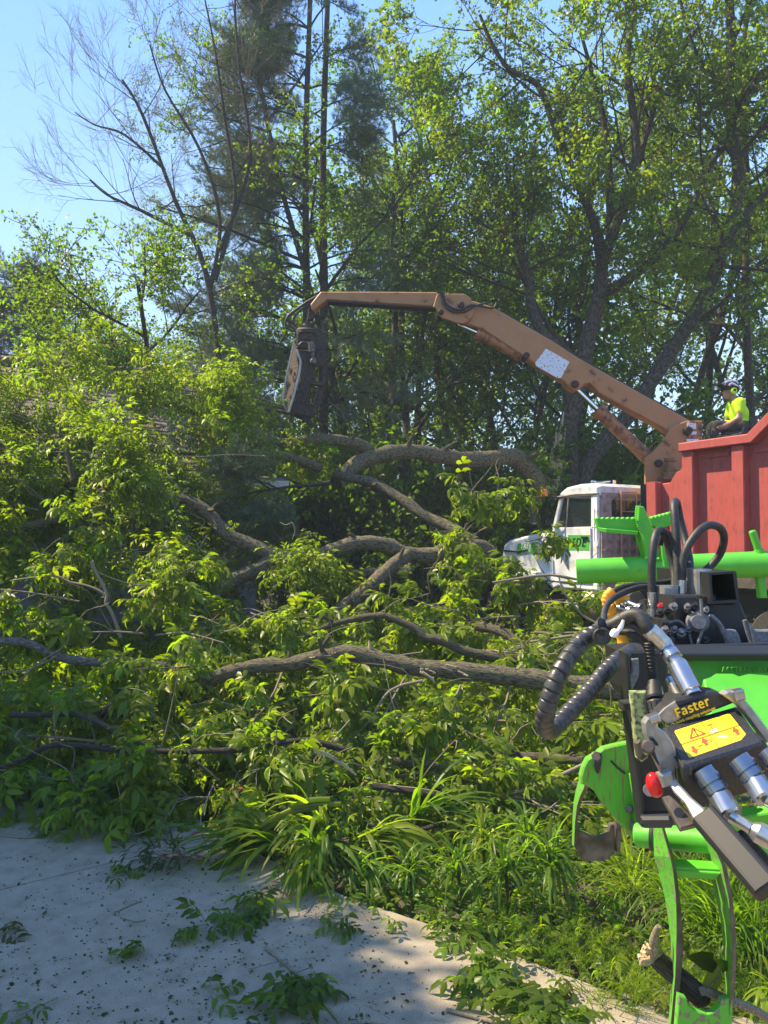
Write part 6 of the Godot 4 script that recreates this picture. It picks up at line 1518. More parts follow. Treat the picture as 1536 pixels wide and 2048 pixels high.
func loader():
	rng.seed = 61
	var z = func(sc, ox, oy): return func(q): return [ox + q[0] / sc, oy + q[1] / sc]
	var A = z.call(3.879, 1140.0, 980.0); var B = z.call(4.44, 1190.0, 1160.0); var C = z.call(6.4, 1060.0, 1220.0); var D = z.call(7.315, 1130.0, 1460.0); var E = z.call(4.785, 1280.0, 1620.0); var F = z.call(5.02, 1230.0, 1280.0); var G = z.call(5.37, 1250.0, 1350.0)
	var gp = M.green_paint
	var T = thing("tree_grapple", "bright green tree grapple with toothed bar, pipe and curved steel-edged fingers", "grapple", at(1300, 1400, 2.2))
	var pipe = part(T, "crossbeam", gp, func(m): rod(m, at(1153, 1143, 3.02), at(1580, 1126, 2.82), [[0.0, 0.042], [0.004, 0.047], [0.996, 0.047], [1.0, 0.042]], 32))
	part(pipe, "stub", gp, func(m): rod(m, at(1519, 1106, 2.84), at(1504, 1061, 2.84), [[0, 0.013], [0.94, 0.013], [1.0, 0.010]], 14); rod(m, at(1519, 1106, 2.84), at(1517, 1099, 2.84), [[0, 0.02], [1, 0.017]], 14))
	part(T, "strap", gp, func(m): plate(m, [[1511, 1150], [1527, 1150], [1532, 1196], [1517, 1196]], 2.88, 0.03, 0.004))
	part(T, "toothed_bar", gp, func(m): sheet(m, pts(teeth([1192, 1037], [1273, 1037], 8, 3.2) + [[1282, 1062], [1274, 1066], [1212, 1063], [1198, 1057]], 2.95), 0.035, 0.003, true); sheet(m, [at(1196, 1056, 2.95), at(1212, 1063, 2.93), at(1276, 1066, 2.93), at(1278, 1062, 3.05), at(1205, 1058, 3.05)], 0.015, 0.002))
	part(T, "toothed_bar", gp, func(m): sheet(m, pts([[1300, 1036]] + teeth([1302, 1036], [1349, 1024], 6, 3.0) + [[1352, 1046], [1336, 1053], [1316, 1058], [1306, 1052]], 2.95), 0.035, 0.003, true))
	part(T, "mast_plate", gp, func(m):
		sheet(m, pts([[1277, 1011], [1288, 1013], [1300, 1040], [1312, 1072], [1322, 1122], [1293, 1122], [1284, 1072], [1275, 1040]], 2.92), 0.04, 0.004, true)
		for k in 7: sheet(m, pts([[1277 - k * 0.3, 1012 + k * 4], [1273.5 - k * 0.3, 1014 + k * 4], [1277 - k * 0.3, 1016 + k * 4]], 2.93), 0.02, 0.0, true)
		sheet(m, pts([[1271, 1066], [1281, 1066], [1293, 1116], [1285, 1116]], 2.97), 0.02, 0.003, true)
		plate(m, [[1318, 1070], [1326, 1090], [1340, 1170], [1330, 1170]], 2.9, 0.03, 0.003))
	for q in [[[1274, 1041], [1277, 1052], [1283, 1066]], [[1291, 1116], [1305, 1119], [1320, 1118]]]:
		part(T, "weld_bead", gp, func(m):
			var c = curve(pts(q, 2.905), 10); var r = PackedFloat32Array()
			for i in c.size(): r.append(0.006 + 0.0022 * sin(i * 1.9))
			m.tube(c, r, 8, true, 0.0, 1.0))
	# left finger: side plate, curved outer arm, end plate with a round bite
	var lf = part(T, "side_plate", M.streaked_green, func(m): sheet(m, pts([[1258, 1485], [1226, 1492], [1207, 1497], [1194, 1508], [1175, 1519], [1167, 1534], [1162, 1553], [1162, 1568], [1176, 1573], [1189, 1583], [1194, 1589], [1198, 1598], [1207, 1609], [1228, 1635], [1253, 1662], [1267, 1679], [1277, 1688], [1281, 1651], [1275, 1614], [1268, 1573], [1262, 1521]], 2.15), 0.03, 0.004, true))
	part(lf, "slot", M.dark_frame, func(m): sheet(m, pts([[1190, 1513], [1197, 1506], [1203, 1507], [1203, 1525], [1197, 1548], [1192, 1545], [1187, 1530]], 2.144), 0.006, 0.001))
	part(lf, "seam", M.dark_frame, func(m): m.tube(pv([[1222, 1522], [1236, 1536], [1250, 1547]], 2.148), 0.003, 5))
	for q in [[1194, 1514, 0.011], [1259, 1619, 0.009], [1270, 1652, 0.012]]:
		part(lf, "bolt", M.worn_steel, func(m): rod(m, at(q[0], q[1], 2.15), at(q[0] - 1, q[1] - 1, 2.125), [[0, q[2] * 1.4], [0.25, q[2] * 1.4], [0.26, q[2]], [1, q[2]]], 6))
	part(lf, "rib", gp, func(m): sheet(m, pts([[1258, 1548], [1264, 1545], [1266, 1556], [1281, 1650], [1277, 1688], [1272, 1660]], 2.13), 0.03, 0.003))
	arm(T, [[1169, 1530], [1160, 1552], [1152, 1578], [1147, 1605], [1145, 1640], [1144, 1690]], [[1172, 1560], [1168, 1576], [1160, 1592], [1154, 1612], [1150, 1645], [1148, 1692]], [[1180, 1566], [1174, 1580], [1165, 1596], [1159, 1616], [1154.5, 1648], [1153, 1695]], 2.15, 2.28, 0.10)
	part(T, "finger_end", M.worn_steel, func(m): sheet(m, pts([[1151, 1655], [1163, 1662], [1176, 1668], [1185, 1672], [1196, 1673], [1207, 1669], [1215, 1660], [1219, 1647], [1228, 1645], [1232, 1650], [1231, 1698], [1226, 1706], [1207, 1720], [1164, 1720], [1150, 1695]], 2.3), 0.02, 0.002))
	part(T, "finger_rail", M.worn_steel, func(m): sheet(m, pts([[1230, 1640], [1240, 1650], [1238, 1700], [1231, 1702]], 2.28), 0.03, 0.003))
	# near finger: pivot tube, two curved plates, crossbar and bitten end plate
	part(T, "pivot_tube", gp, func(m): rod(m, at(1272, 1670, 2.05), at(1425, 1682, 1.95), [[0, 0.028], [0.02, 0.030], [0.98, 0.030], [1, 0.028]], 24))
	part(T, "collar", M.dark_frame, func(m): rod(m, at(1302, 1672, 2.03), at(1309, 1673, 2.026), [[0, 0.036], [1, 0.036]], 24))
	arm(T, [E.call([120, 100]), E.call([130, 260]), E.call([135, 440]), E.call([180, 600]), E.call([240, 850]), E.call([270, 1050]), E.call([290, 1200]), E.call([300, 1400]), E.call([305, 1600]), E.call([290, 1800]), E.call([270, 2100])], [E.call([195, 100]), E.call([235, 260]), E.call([292, 450]), E.call([320, 600]), E.call([342, 800]), E.call([350, 1000]), E.call([350, 1200]), E.call([346, 1400]), E.call([338, 1600]), E.call([318, 1800]), E.call([290, 2100])], [E.call([215, 100]), E.call([258, 260]), E.call([318, 440]), E.call([350, 630]), E.call([380, 850]), E.call([396, 1030]), E.call([408, 1220]), E.call([408, 1400]), E.call([388, 1620]), E.call([368, 1800]), E.call([330, 2100])], 1.86, 1.92, 0.10)
	arm(T, [E.call([560, 170]), E.call([625, 380]), E.call([660, 520]), E.call([695, 700]), E.call([738, 900]), E.call([780, 1100]), E.call([795, 1300]), E.call([805, 1500]), E.call([822, 1700]), E.call([830, 1900]), E.call([820, 2100])], [E.call([590, 160]), E.call([725, 390]), E.call([782, 520]), E.call([815, 680]), E.call([850, 850]), E.call([868, 1060]), E.call([885, 1250]), E.call([880, 1500]), E.call([868, 1750]), E.call([858, 1900]), E.call([848, 2100])], [E.call([600, 160]), E.call([745, 390]), E.call([812, 520]), E.call([850, 660]), E.call([882, 850]), E.call([905, 1060]), E.call([918, 1250]), E.call([915, 1500]), E.call([902, 1750]), E.call([885, 1900]), E.call([870, 2100])], 1.84, 1.88, 0.12)
	part(T, "crossbar", gp, func(m): sheet(m, [at(1344, 1722, 1.95), at(1432, 1727, 1.93), at(1440, 1743, 1.88), at(1346, 1738, 1.90)], 0.012, 0.002); sheet(m, [at(1346, 1738, 1.90), at(1440, 1743, 1.88), at(1430, 1757, 1.89), at(1349, 1751, 1.91)], 0.012, 0.002))
	part(T, "finger_end", M.scraped_green, func(m): sheet(m, pts([E.call([360, 1755]), E.call([430, 1780]), E.call([450, 1850]), E.call([490, 1885]), E.call([540, 1912]), E.call([630, 1932]), E.call([690, 1912]), E.call([740, 1870]), E.call([768, 1795]), E.call([860, 1775]), E.call([872, 1860]), E.call([860, 2130]), E.call([330, 2130])], 1.885), 0.02, 0.002))
	# body of the grapple behind the coupler
	part(T, "beam", gp, func(m): sheet(m, [at(1340, 1316, 1.98), at(1620, 1312, 1.95), at(1620, 1380, 1.92), at(1350, 1380, 1.95)], 0.03, 0.004))
	lettering("ACCTRAC UP 17", 0.016, Transform3D(Basis.IDENTITY, at(1492, 1339, 1.928)), gp, T, "embossing", 0.004)
	part(T, "body_plate", gp, func(m): sheet(m, [at(1405, 1366, 1.86), at(1421, 1361, 1.87), at(1429, 1356, 1.88), at(1463, 1357, 1.88), at(1475, 1360, 1.87), at(1495, 1356, 1.88), at(1620, 1352, 1.88), at(1640, 1560, 1.60), at(1440, 1560, 1.60)], 0.03, 0.004))
	part(T, "lower_body", gp, func(m): sheet(m, [at(1430, 1640, 1.75), at(1600, 1600, 1.7), at(1620, 1760, 1.75), at(1450, 1700, 1.8)], 0.03, 0.003))
	# the carriage that carries it
	var H = thing("compact_loader", "black loader carriage crowded with valves, looping hoses and silver fittings", "loader", at(1400, 1300, 2.1))
	part(H, "top_lip", M.black, func(m): sheet(m, [at(1238, 1304, 1.95), at(1620, 1293, 1.9), at(1620, 1316, 1.86), at(1340, 1320, 1.9), at(1242, 1312, 1.9)], 0.02, 0.003); sheet(m, [at(1242, 1303, 1.96), at(1620, 1291, 1.92), at(1620, 1287, 2.25), at(1262, 1296, 2.25)], 0.02, 0.003))
	part(H, "side_box", M.black_plastic, func(m): sheet(m, pts([[1242, 1304], [1300, 1300], [1336, 1305], [1340, 1400], [1262, 1400], [1250, 1380]], 1.82), 0.14, 0.006, true))
	part(H, "grab_strap", M.plate_grey, func(m):
		var q = curve(pts([[1269, 1318], [1270, 1332], [1270, 1348], [1263, 1364], [1256, 1378]], 1.80), 4)
		for k in q.size() - 1:
			var w = q[k + 1] - q[k]; m.box(Vector3(0.016, w.length() + 0.003, 0.010), frame((q[k] + q[k + 1]) / 2.0, w, Vector3.FORWARD), 0.002))
	part(H, "side_bar", M.black, func(m): sheet(m, pts([[1243, 1303], [1251, 1303], [1263, 1440], [1271, 1520], [1287, 1646], [1278, 1648], [1263, 1525], [1252, 1440]], 1.72), 0.05, 0.003))
	part(H, "lower_plate", M.black, func(m): sheet(m, pts([[1262, 1505], [1300, 1500], [1345, 1545], [1372, 1640], [1340, 1647], [1282, 1646]], 1.74), 0.03, 0.004, true))
	part(H, "lower_flange", M.dark_frame, func(m): sheet(m, [at(1283, 1628, 1.70), at(1350, 1624, 1.68), at(1352, 1640, 1.66), at(1346, 1648, 1.68), at(1292, 1650, 1.70), at(1284, 1642, 1.70)], 0.05, 0.006))
	part(H, "olive_plate", M.lichen_green, func(m): sheet(m, pts([[1259, 1382], [1291, 1381], [1292, 1440], [1300, 1480], [1293, 1514], [1281, 1522], [1272, 1515], [1264, 1440]], 1.64), 0.02, 0.003))
	part(H, "tab", M.dark_frame, func(m): sheet(m, pts([[1240, 1402], [1262, 1400], [1264, 1418], [1242, 1419]], 1.66), 0.03, 0.003))
	part(H, "catch", M.worn_steel, func(m): sheet(m, pts([[1268, 1485], [1280, 1478], [1287, 1500], [1279, 1519], [1272, 1512]], 1.625), 0.012, 0.003))
	part(H, "square_tube", M.black, func(m):
		var fr = [[1417, 1145], [1471, 1142], [1479, 1205], [1422, 1208]]; var inn = [[1422, 1150], [1466, 1147], [1473, 1199], [1427, 1202]]
		for i in 4:
			var j = (i + 1) % 4
			m.quad(at(fr[i][0], fr[i][1], 2.1), at(fr[j][0], fr[j][1], 2.1), at(inn[j][0], inn[j][1], 2.1), at(inn[i][0], inn[i][1], 2.1), at(1445, 1175, 2.3))
			m.quad(at(fr[i][0], fr[i][1], 2.1), at(fr[j][0], fr[j][1], 2.1), at(fr[j][0], fr[j][1], 2.1) + Vector3(0, 0, -0.4), at(fr[i][0], fr[i][1], 2.1) + Vector3(0, 0, -0.4), at(1445, 1175, 2.3))
			m.quad(at(inn[i][0], inn[i][1], 2.1), at(inn[j][0], inn[j][1], 2.1), at(inn[j][0], inn[j][1], 2.1) + Vector3(0, 0, -0.4), at(inn[i][0], inn[i][1], 2.1) + Vector3(0, 0, -0.4), at(1445, 900, 2.3))
		sheet(m, pts([[1418, 1146], [1470, 1144], [1476, 1206], [1420, 1206]], 2.45), 0.02))
	part(H, "carriage_plate", M.dark_frame, func(m):
		sheet(m, pts([[1424, 1206], [1482, 1206], [1500, 1252], [1506, 1296], [1420, 1296], [1416, 1225]], 2.12), 0.05, 0.005, true)
		sheet(m, pts([[1404, 1150], [1418, 1145], [1424, 1208], [1418, 1230], [1400, 1205]], 2.15), 0.06, 0.005, true))
	for q in [[[1443, 1262], [1452, 1259], [1468, 1259], [1474, 1268], [1482, 1296], [1456, 1296]], [[1490, 1240], [1505, 1259], [1524, 1259], [1600, 1252], [1600, 1296], [1505, 1296]]]:
		part(H, "grey_plate", M.plate_grey, func(m): sheet(m, pts(q, 2.06), 0.03, 0.004))
	for q in [[[1420, 1230], [1442, 1252], [1457, 1294]], [[1489, 1240], [1497, 1268], [1508, 1296]]]:
		part(H, "gusset_edge", M.plate_grey, func(m): m.tube(curve(pts(q, 2.055), 3), 0.006, 6))
	# valves
	part(H, "valve_block", M.cast_alloy, func(m):
		m.box(Vector3(0.09, 0.11, 0.10), Transform3D(Basis(Vector3.UP, 0.3), at(1350, 1240, 2.2)), 0.006); m.box(Vector3(0.05, 0.08, 0.06), Transform3D(Basis(Vector3.UP, 0.2), at(1331, 1200, 2.2)), 0.005); m.box(Vector3(0.05, 0.14, 0.08), Transform3D(Basis(Vector3.UP, 0.3), at(1392, 1188, 2.2)), 0.006))
	part(H, "valve_block", M.coupler_black, func(m):
		m.box(Vector3(0.13, 0.10, 0.08), Transform3D(Basis(Vector3.UP, 0.2), at(1375, 1225, 2.16)), 0.006); m.box(Vector3(0.12, 0.11, 0.1), Transform3D(Basis.IDENTITY, at(1350, 1276, 2.16)), 0.008); m.box(Vector3(0.06, 0.12, 0.06), Transform3D(Basis.IDENTITY, at(1405, 1268, 2.14)), 0.006))
	part(H, "solenoid", M.plate_grey, func(m): rod(m, at(1392, 1243, 2.16), at(1398, 1244, 2.04), [[0, 0.030], [0.6, 0.030], [0.65, 0.026], [0.8, 0.026], [0.82, 0.020], [1, 0.018]], 24))
	part(H, "plug", M.coupler_black, func(m): rod(m, at(1402, 1204, 2.06), at(1403, 1192, 2.06), [[0, 0.008], [0.5, 0.012], [1, 0.014]], 12))
	part(H, "red_cap", M.red_knob, func(m): rod(m, at(1320, 1212, 2.15), at(1323, 1211, 2.1), [[0, 0.008], [0.8, 0.008], [1, 0.005]], 10))
	for q in [[1305, 1236, 1304, 1184, 2.2, 0.0118], [1363, 1216, 1365, 1160, 2.19, 0.0125], [1354, 1212, 1355, 1170, 2.22, 0.009], [1377, 1206, 1377, 1158, 2.24, 0.010], [1340, 1246, 1360, 1243, 2.14, 0.010]]:
		part(H, "fitting", M.zinc, func(m): rod(m, at(q[0], q[1], q[4]), at(q[2], q[3], q[4]), [[0, q[5] * 0.9], [0.14, q[5] * 0.9], [0.15, q[5] * 1.35], [0.32, q[5] * 1.35], [0.33, q[5]], [0.45, q[5]], [0.46, q[5] * 1.2], [0.52, q[5] * 1.2], [0.53, q[5] * 1.08], [1.0, q[5] * 1.08]], 6 if q[5] < 0.01 else 14))
	for q in [[1322, 1226, 0.010], [1333, 1222, 0.008], [1343, 1216, 0.012], [1374, 1216, 0.009], [1386, 1214, 0.010], [1328, 1262, 0.011], [1345, 1262, 0.010], [1362, 1268, 0.013], [1378, 1262, 0.009], [1338, 1284, 0.012], [1410, 1222, 0.008], [1412, 1282, 0.010]]:
		part(H, "small_fitting", [M.plate_grey, M.cast_alloy, M.coupler_black][rng.randi() % 3], func(m): rod(m, at(q[0], q[1] + 6, 2.1), at(q[0] + rng.randf_range(-6, 6), q[1] - 7, 2.06), [[0, q[2] * 0.7], [0.3, q[2] * 0.7], [0.31, q[2]], [0.7, q[2]], [0.71, q[2] * 0.6], [1, q[2] * 0.6]], 6))
	var hose = func(owner, a, d, r, mat = "rubber", nm = "hose"):
		return part(owner, nm, M[mat], func(m): m.tube(curve(a.map(func(p): return at(p[0], p[1], p[2] if p.size() > 2 else d)), 7), r, 12))
	hose.call(H, [[1304, 1190, 2.2], [1303, 1150, 2.2], [1304, 1118, 2.2], [1308, 1083, 2.21], [1315, 1063, 2.23], [1326, 1064, 2.26], [1337, 1090, 2.28], [1346, 1130, 2.28], [1350, 1165, 2.26], [1346, 1205, 2.24]], 2.2, 0.0112)
	hose.call(H, [[1318, 1090, 2.3], [1324, 1068, 2.3], [1334, 1066, 2.3], [1346, 1084, 2.3], [1355, 1115, 2.29], [1358, 1150, 2.27]], 2.3, 0.0105)
	hose.call(H, [[1355, 1174, 2.22], [1354, 1109, 2.24], [1350, 1040, 2.26], [1348, 1012, 2.28], [1351, 1003, 2.31], [1355, 1012, 2.34], [1361, 1042, 2.35], [1371, 1083, 2.33], [1379, 1124, 2.28], [1377, 1162, 2.24]], 2.2, 0.0115)
	hose.call(H, [[1364, 1164, 2.19], [1366, 1122, 2.19], [1376, 1092, 2.19], [1398, 1062, 2.2], [1420, 1050, 2.22], [1441, 1057, 2.25], [1448, 1078, 2.28], [1440, 1108, 2.3], [1418, 1135, 2.31], [1390, 1155, 2.3], [1370, 1168, 2.3]], 2.2, 0.0112)
	hose.call(H, [[1218, 1190, 2.3], [1232, 1180, 2.3], [1256, 1172, 2.32], [1300, 1168, 2.34], [1341, 1163, 2.36], [1390, 1150, 2.36]], 2.3, 0.009)
	hose.call(H, [[1208, 1250, 2.1], [1208, 1228, 2.15], [1214, 1210, 2.18], [1226, 1197, 2.2], [1250, 1184, 2.24], [1280, 1175, 2.28], [1310, 1174, 2.3]], 2.2, 0.009)
	hose.call(H, [[1338, 1245], [1357, 1242], [1372, 1255], [1381, 1277], [1385, 1298]], 2.08, 0.0035, "plate_grey", "cable")
	hose.call(H, [[1402, 1198], [1404, 1228], [1407, 1250], [1399, 1277], [1392, 1298]], 2.05, 0.0042, "plate_grey", "cable")
	# orange spiral guards and the rods they cover
	for q in [[[[1225, 1180], [1214, 1192], [1212, 1204], [1218, 1216]], 2.28, 0.013], [[[1216, 1212], [1226, 1232], [1238, 1258], [1248, 1292]], 2.25, 0.016], [[[1228, 1202], [1242, 1196], [1256, 1202]], 2.24, 0.013]]:
		part(H, "spiral_guard", M.orange_strap, func(m):
			var c = curve(pts(q[0], q[1]), 8); var r = PackedFloat32Array()
			for i in c.size(): r.append(q[2] * (1.0 if i % 4 else 0.86))
			m.tube(c, r, 14, true, 0.0, 1.0))
	for q in [[1252, 1204, 1282, 1216], [1236, 1214, 1262, 1222]]: part(H, "steel_pipe", M.zinc, func(m): rod(m, at(q[0], q[1], 2.22), at(q[2], q[3], 2.18), [[0, 0.0075], [0.8, 0.0075], [0.82, 0.012], [1, 0.012]], 12))
	# big wrapped hose bundle looping to the left
	part(H, "wrapped_hose", M.hose_wrap, func(m):
		var c = curve([at(1222, 1258, 1.62), at(1193, 1267, 1.58), at(1160, 1287, 1.55), at(1135, 1320, 1.53), at(1116, 1353, 1.52), at(1102, 1389, 1.52), at(1092, 1423, 1.53), at(1089, 1448, 1.56), at(1098, 1461, 1.60), at(1117, 1447, 1.64), at(1147, 1415, 1.68), at(1179, 1381, 1.72), at(1208, 1346, 1.76), at(1235, 1320, 1.80), at(1262, 1304, 1.86)], 24)
		var r = PackedFloat32Array(); var l = 0.0
		for i in c.size():
			if i > 0: l += c[i].distance_to(c[i - 1])
			var u = fposmod(l / 0.0185, 1.0)
			r.append(0.0185 * (0.93 + 0.10 * u) if u > 0.14 else 0.0148)
		m.tube(c, r, 22, true, 0.0, 1.0))
	hose.call(H, [[1203, 1256, 1.56], [1224, 1250, 1.54], [1246, 1238, 1.53], [1264, 1230, 1.52], [1280, 1233, 1.51], [1292, 1250, 1.50], [1300, 1264, 1.50]], 1.5, 0.0135)
	hose.call(H, [[1205, 1262, 1.56], [1232, 1256, 1.54], [1256, 1249, 1.53], [1276, 1256, 1.52], [1290, 1272, 1.52], [1296, 1284, 1.52]], 1.5, 0.0075)
	hose.call(H, [[1225, 1262, 1.57], [1252, 1264, 1.55], [1272, 1270, 1.54], [1288, 1284, 1.53], [1297, 1300, 1.53], [1300, 1316, 1.53]], 1.5, 0.0075)
	part(H, "hose_end_ring", M.rubber, func(m):
		var q = PackedVector3Array()
		for k in 25: q.append(at(1204 + 16 * cos(TAU * k / 24.0), 1273 + 15 * sin(TAU * k / 24.0), 1.52))
		m.tube(q, 0.0030, 8, false)
		rod(m, at(1204, 1273, 1.52), at(1205, 1273, 1.56), [[0, 0.014], [1, 0.0145]], 20))
	for q in [[1246, 1238, 0.015], [1206, 1256, 0.019]]: part(H, "cable_tie", M.black, func(m): rod(m, at(q[0] - 3, q[1] + 1, 1.535), at(q[0] + 3, q[1] - 2, 1.53), [[0, q[2]], [1, q[2]]], 18))
	part(H, "tape_knot", M.white_paint, func(m): m.tube(curve(pts([[1224, 1274], [1229, 1266], [1236, 1262], [1243, 1252], [1247, 1240]], 1.515), 4), PackedFloat32Array([0.003, 0.006, 0.0075, 0.008, 0.0085, 0.008, 0.0075, 0.006, 0.0045, 0.004, 0.0045, 0.005, 0.0045, 0.004, 0.0035, 0.003, 0.003]), 8))
	part(H, "corrugated_tube", M.black_plastic, func(m):
		var c = curve(pts([[1297, 1284], [1300, 1304], [1303, 1330], [1305, 1352], [1308, 1368]], 1.50), 14); var r = PackedFloat32Array()
		for i in c.size(): r.append(0.0098 if (i / 2) % 2 else 0.0078)
		m.tube(c, r, 14, true, 0.0, 1.0))
	part(H, "plug_socket", M.black_plastic, func(m):
		rod(m, at(1308, 1366, 1.49), at(1311, 1402, 1.46), [[0, 0.012], [0.28, 0.0125], [0.3, 0.0155], [0.62, 0.0155], [0.64, 0.0175], [0.9, 0.0175], [1, 0.0155]], 18)
		rod(m, at(1311, 1402, 1.46), at(1316, 1426, 1.45), [[0, 0.0175], [0.15, 0.019], [1, 0.019]], 26)
		for k in 13:
			var a = TAU * k / 13.0; var fr = frame(at(1311, 1403, 1.46), at(1316, 1426, 1.45) - at(1311, 1403, 1.46), Vector3.FORWARD)
			m.box(Vector3(0.003, 0.020, 0.003), fr * Transform3D(Basis(Vector3.UP, -a), Vector3(cos(a) * 0.0195, 0.012, sin(a) * 0.0195))))
	coupler(G, E, hose)
	held_stick(E)

func coupler(G: Callable, E: Callable, hose: Callable):
	var K = thing("hydraulic_coupler", "black multi-port hydraulic coupler with yellow warning label, red knob and lever grip", "coupler", at(1420, 1480, 1.36))
	var q00 = at(1326, 1452, 1.40); var q10 = at(1474, 1411, 1.42); var q11 = at(1527, 1485, 1.30); var q01 = at(1365, 1534, 1.28)
	var U = func(u, v): return q00.lerp(q10, u).lerp(q01.lerp(q11, u), v)
	var nn = (q10 - q00).cross(q01 - q00).normalized()
	if nn.dot(EYE - q00) < 0: nn = -nn
	var block = func(name_, mat, quad_, lift, thick, bev): return part(K, name_, mat, func(m): sheet(m, quad_.map(func(p): return p + nn * lift), thick, bev, true))
	block.call("coupler_body", M.coupler_black, [q00, q10, q11, q01], 0.0, 0.085, 0.004)
	block.call("coupler_top", M.coupler_black, pts([[1312, 1437], [1330, 1419], [1352, 1404], [1385, 1396], [1418, 1390], [1446, 1393], [1473, 1411], [1440, 1424], [1400, 1436], [1350, 1452], [1333, 1454]], 1.41), 0.006, 0.06, 0.004)
	block.call("bare_patch", M.cast_alloy, pts([[1315, 1437], [1331, 1421], [1351, 1408], [1369, 1437], [1352, 1449], [1335, 1453]], 1.405), 0.0055, 0.004, 0.001)
	# label on its face
	var lab = func(u, v): return at(1348, 1462, 1.0).lerp(at(1458.5, 1427, 1.0), u).lerp(at(1378.5, 1516, 1.0).lerp(at(1497, 1475, 1.0), u), v)
	var onface = func(w, lift): # from the eye's ray onto the label's plane
		var dir = (w - EYE).normalized(); var t = (q00 + nn * lift - EYE).dot(nn) / dir.dot(nn); return EYE + dir * t
	var LB = func(u, v, lift): return onface.call(lab.call(u, v), lift)
	var card = func(par, name_, mat, uv_, lift, thick = 0.0006): return part(par, name_, mat, func(m): sheet(m, uv_.map(func(e): return LB.call(e[0], e[1], lift)), thick))
	var lbl = card.call(K, "warning_label", M.yellow_label, [[0.02, 0], [0.97, 0], [1, 0.04], [1, 0.96], [0.98, 1], [0.02, 1], [0, 0.96], [0, 0.04]], 0.0008)
	for e in [[[0, 0.48], [1, 0.48], [1, 0.51], [0, 0.51]], [[0.49, 0], [0.505, 0], [0.505, 1], [0.49, 1]]]: card.call(lbl, "label_line", M.label_line, e, 0.0016)
	for e in [[[0.17, 0.40], [0.20, 0.40], [0.325, 0.09], [0.30, 0.06]], [[0.325, 0.09], [0.30, 0.06], [0.42, 0.42], [0.45, 0.40]], [[0.17, 0.42], [0.45, 0.42], [0.45, 0.38], [0.17, 0.38]]]: card.call(lbl, "warning_triangle", M.red_ink, e, 0.0016)
	card.call(lbl, "exclamation_mark", M.label_ink, [[0.30, 0.15], [0.33, 0.15], [0.322, 0.29], [0.308, 0.29]], 0.0018); card.call(lbl, "exclamation_mark", M.label_ink, [[0.303, 0.32], [0.327, 0.32], [0.327, 0.36], [0.303, 0.36]], 0.0018)
	for e in [[0.14, 0.80, 1.0, 1.0], [0.36, 0.66, -1.0, -1.0], [0.90, 0.66, -1.0, -1.0]]:
		card.call(lbl, "red_arrow", M.red_ink, [[e[0] - 0.06 * e[2], e[1] + 0.0 * e[3]], [e[0], e[1] + 0.16 * e[3]], [e[0] + 0.06 * e[2], e[1]], [e[0] + 0.028 * e[2], e[1]], [e[0] + 0.028 * e[2], e[1] - 0.13 * e[3]], [e[0] - 0.028 * e[2], e[1] - 0.13 * e[3]], [e[0] - 0.028 * e[2], e[1]]], 0.0016)
	for e in [[0.55, 0.14, 0.64, 0.18], [0.55, 0.31, 0.64, 0.35], [0.55, 0.14, 0.56, 0.35], [0.63, 0.14, 0.64, 0.35], [0.585, 0.2, 0.605, 0.29]]: card.call(lbl, "pictogram", M.label_line, [[e[0], e[1]], [e[2], e[1]], [e[2], e[3]], [e[0], e[3]]], 0.0016)
	for e in [[0.60, 0.40, 0.075], [0.64, 0.66, 0.05], [0.69, 0.72, 0.045]]:
		card.call(lbl, "glove_icon", M.white_ink, range(10).map(func(k): return [e[0] + e[2] * cos(k * TAU / 10) * (1.0 if k % 3 else 0.7), e[1] + e[2] * 0.8 * sin(k * TAU / 10)]), 0.0017)
	for e in [[0.22, 0.72, 0.30, 0.74], [0.44, 0.62, 0.47, 0.72], [0.74, 0.62, 0.83, 0.60]]: card.call(lbl, "pictogram", M.label_line, [[e[0], e[1]], [e[2], e[1] - 0.02], [e[2], e[3]], [e[0], e[3] + 0.02]], 0.0016)
	# maker's name plate
	var np = part(K, "name_plate", M.black, func(m): sheet(m, pts([[1352, 1418], [1410, 1398], [1424, 1424], [1368, 1443]], 1.4015), 0.001))
	var fx = Transform3D(Basis(Vector3.BACK, 0.36), at(1384, 1415, 1.4005))
	lettering("Faster", 0.0215, fx, M.yellow_label, np, "lettering", 0.0008)
	lettering("quick coupling solutions", 0.0036, Transform3D(fx.basis, at(1391, 1431, 1.4005)), M.yellow_label, np, "lettering", 0.0005)
	# cam plates on both sides
	part(K, "cam_plate", M.cast_alloy, func(m): sheet(m, pts([[1284, 1444], [1290, 1434], [1306, 1427], [1313, 1440], [1313, 1452], [1328, 1462], [1341, 1480], [1353, 1507], [1362, 1536], [1349, 1534], [1352, 1560], [1324, 1552], [1311, 1525], [1297, 1495], [1287, 1466]], 1.33), 0.018, 0.003))
	part(K, "cam_plate", M.cast_alloy, func(m): sheet(m, pts([[1440, 1387], [1450, 1380], [1478, 1377], [1486, 1398], [1500, 1414], [1513, 1431], [1530, 1454], [1541, 1478], [1528, 1484], [1500, 1446], [1474, 1411]], 1.40), 0.02, 0.003))
	part(K, "cam_lug", M.zinc, func(m): m.box(Vector3(0.017, 0.014, 0.02), Transform3D(Basis(Vector3.BACK, 0.35), at(1307, 1436, 1.32)), 0.002); m.box(Vector3(0.017, 0.018, 0.02), Transform3D(Basis(Vector3.BACK, 0.2), at(1476, 1389, 1.39)), 0.002))
	part(K, "cam_slot", M.black, func(m): sheet(m, pts([[1299, 1475], [1306, 1474], [1316, 1487], [1317, 1492], [1308, 1490], [1300, 1484]], 1.318), 0.004, 0.001))
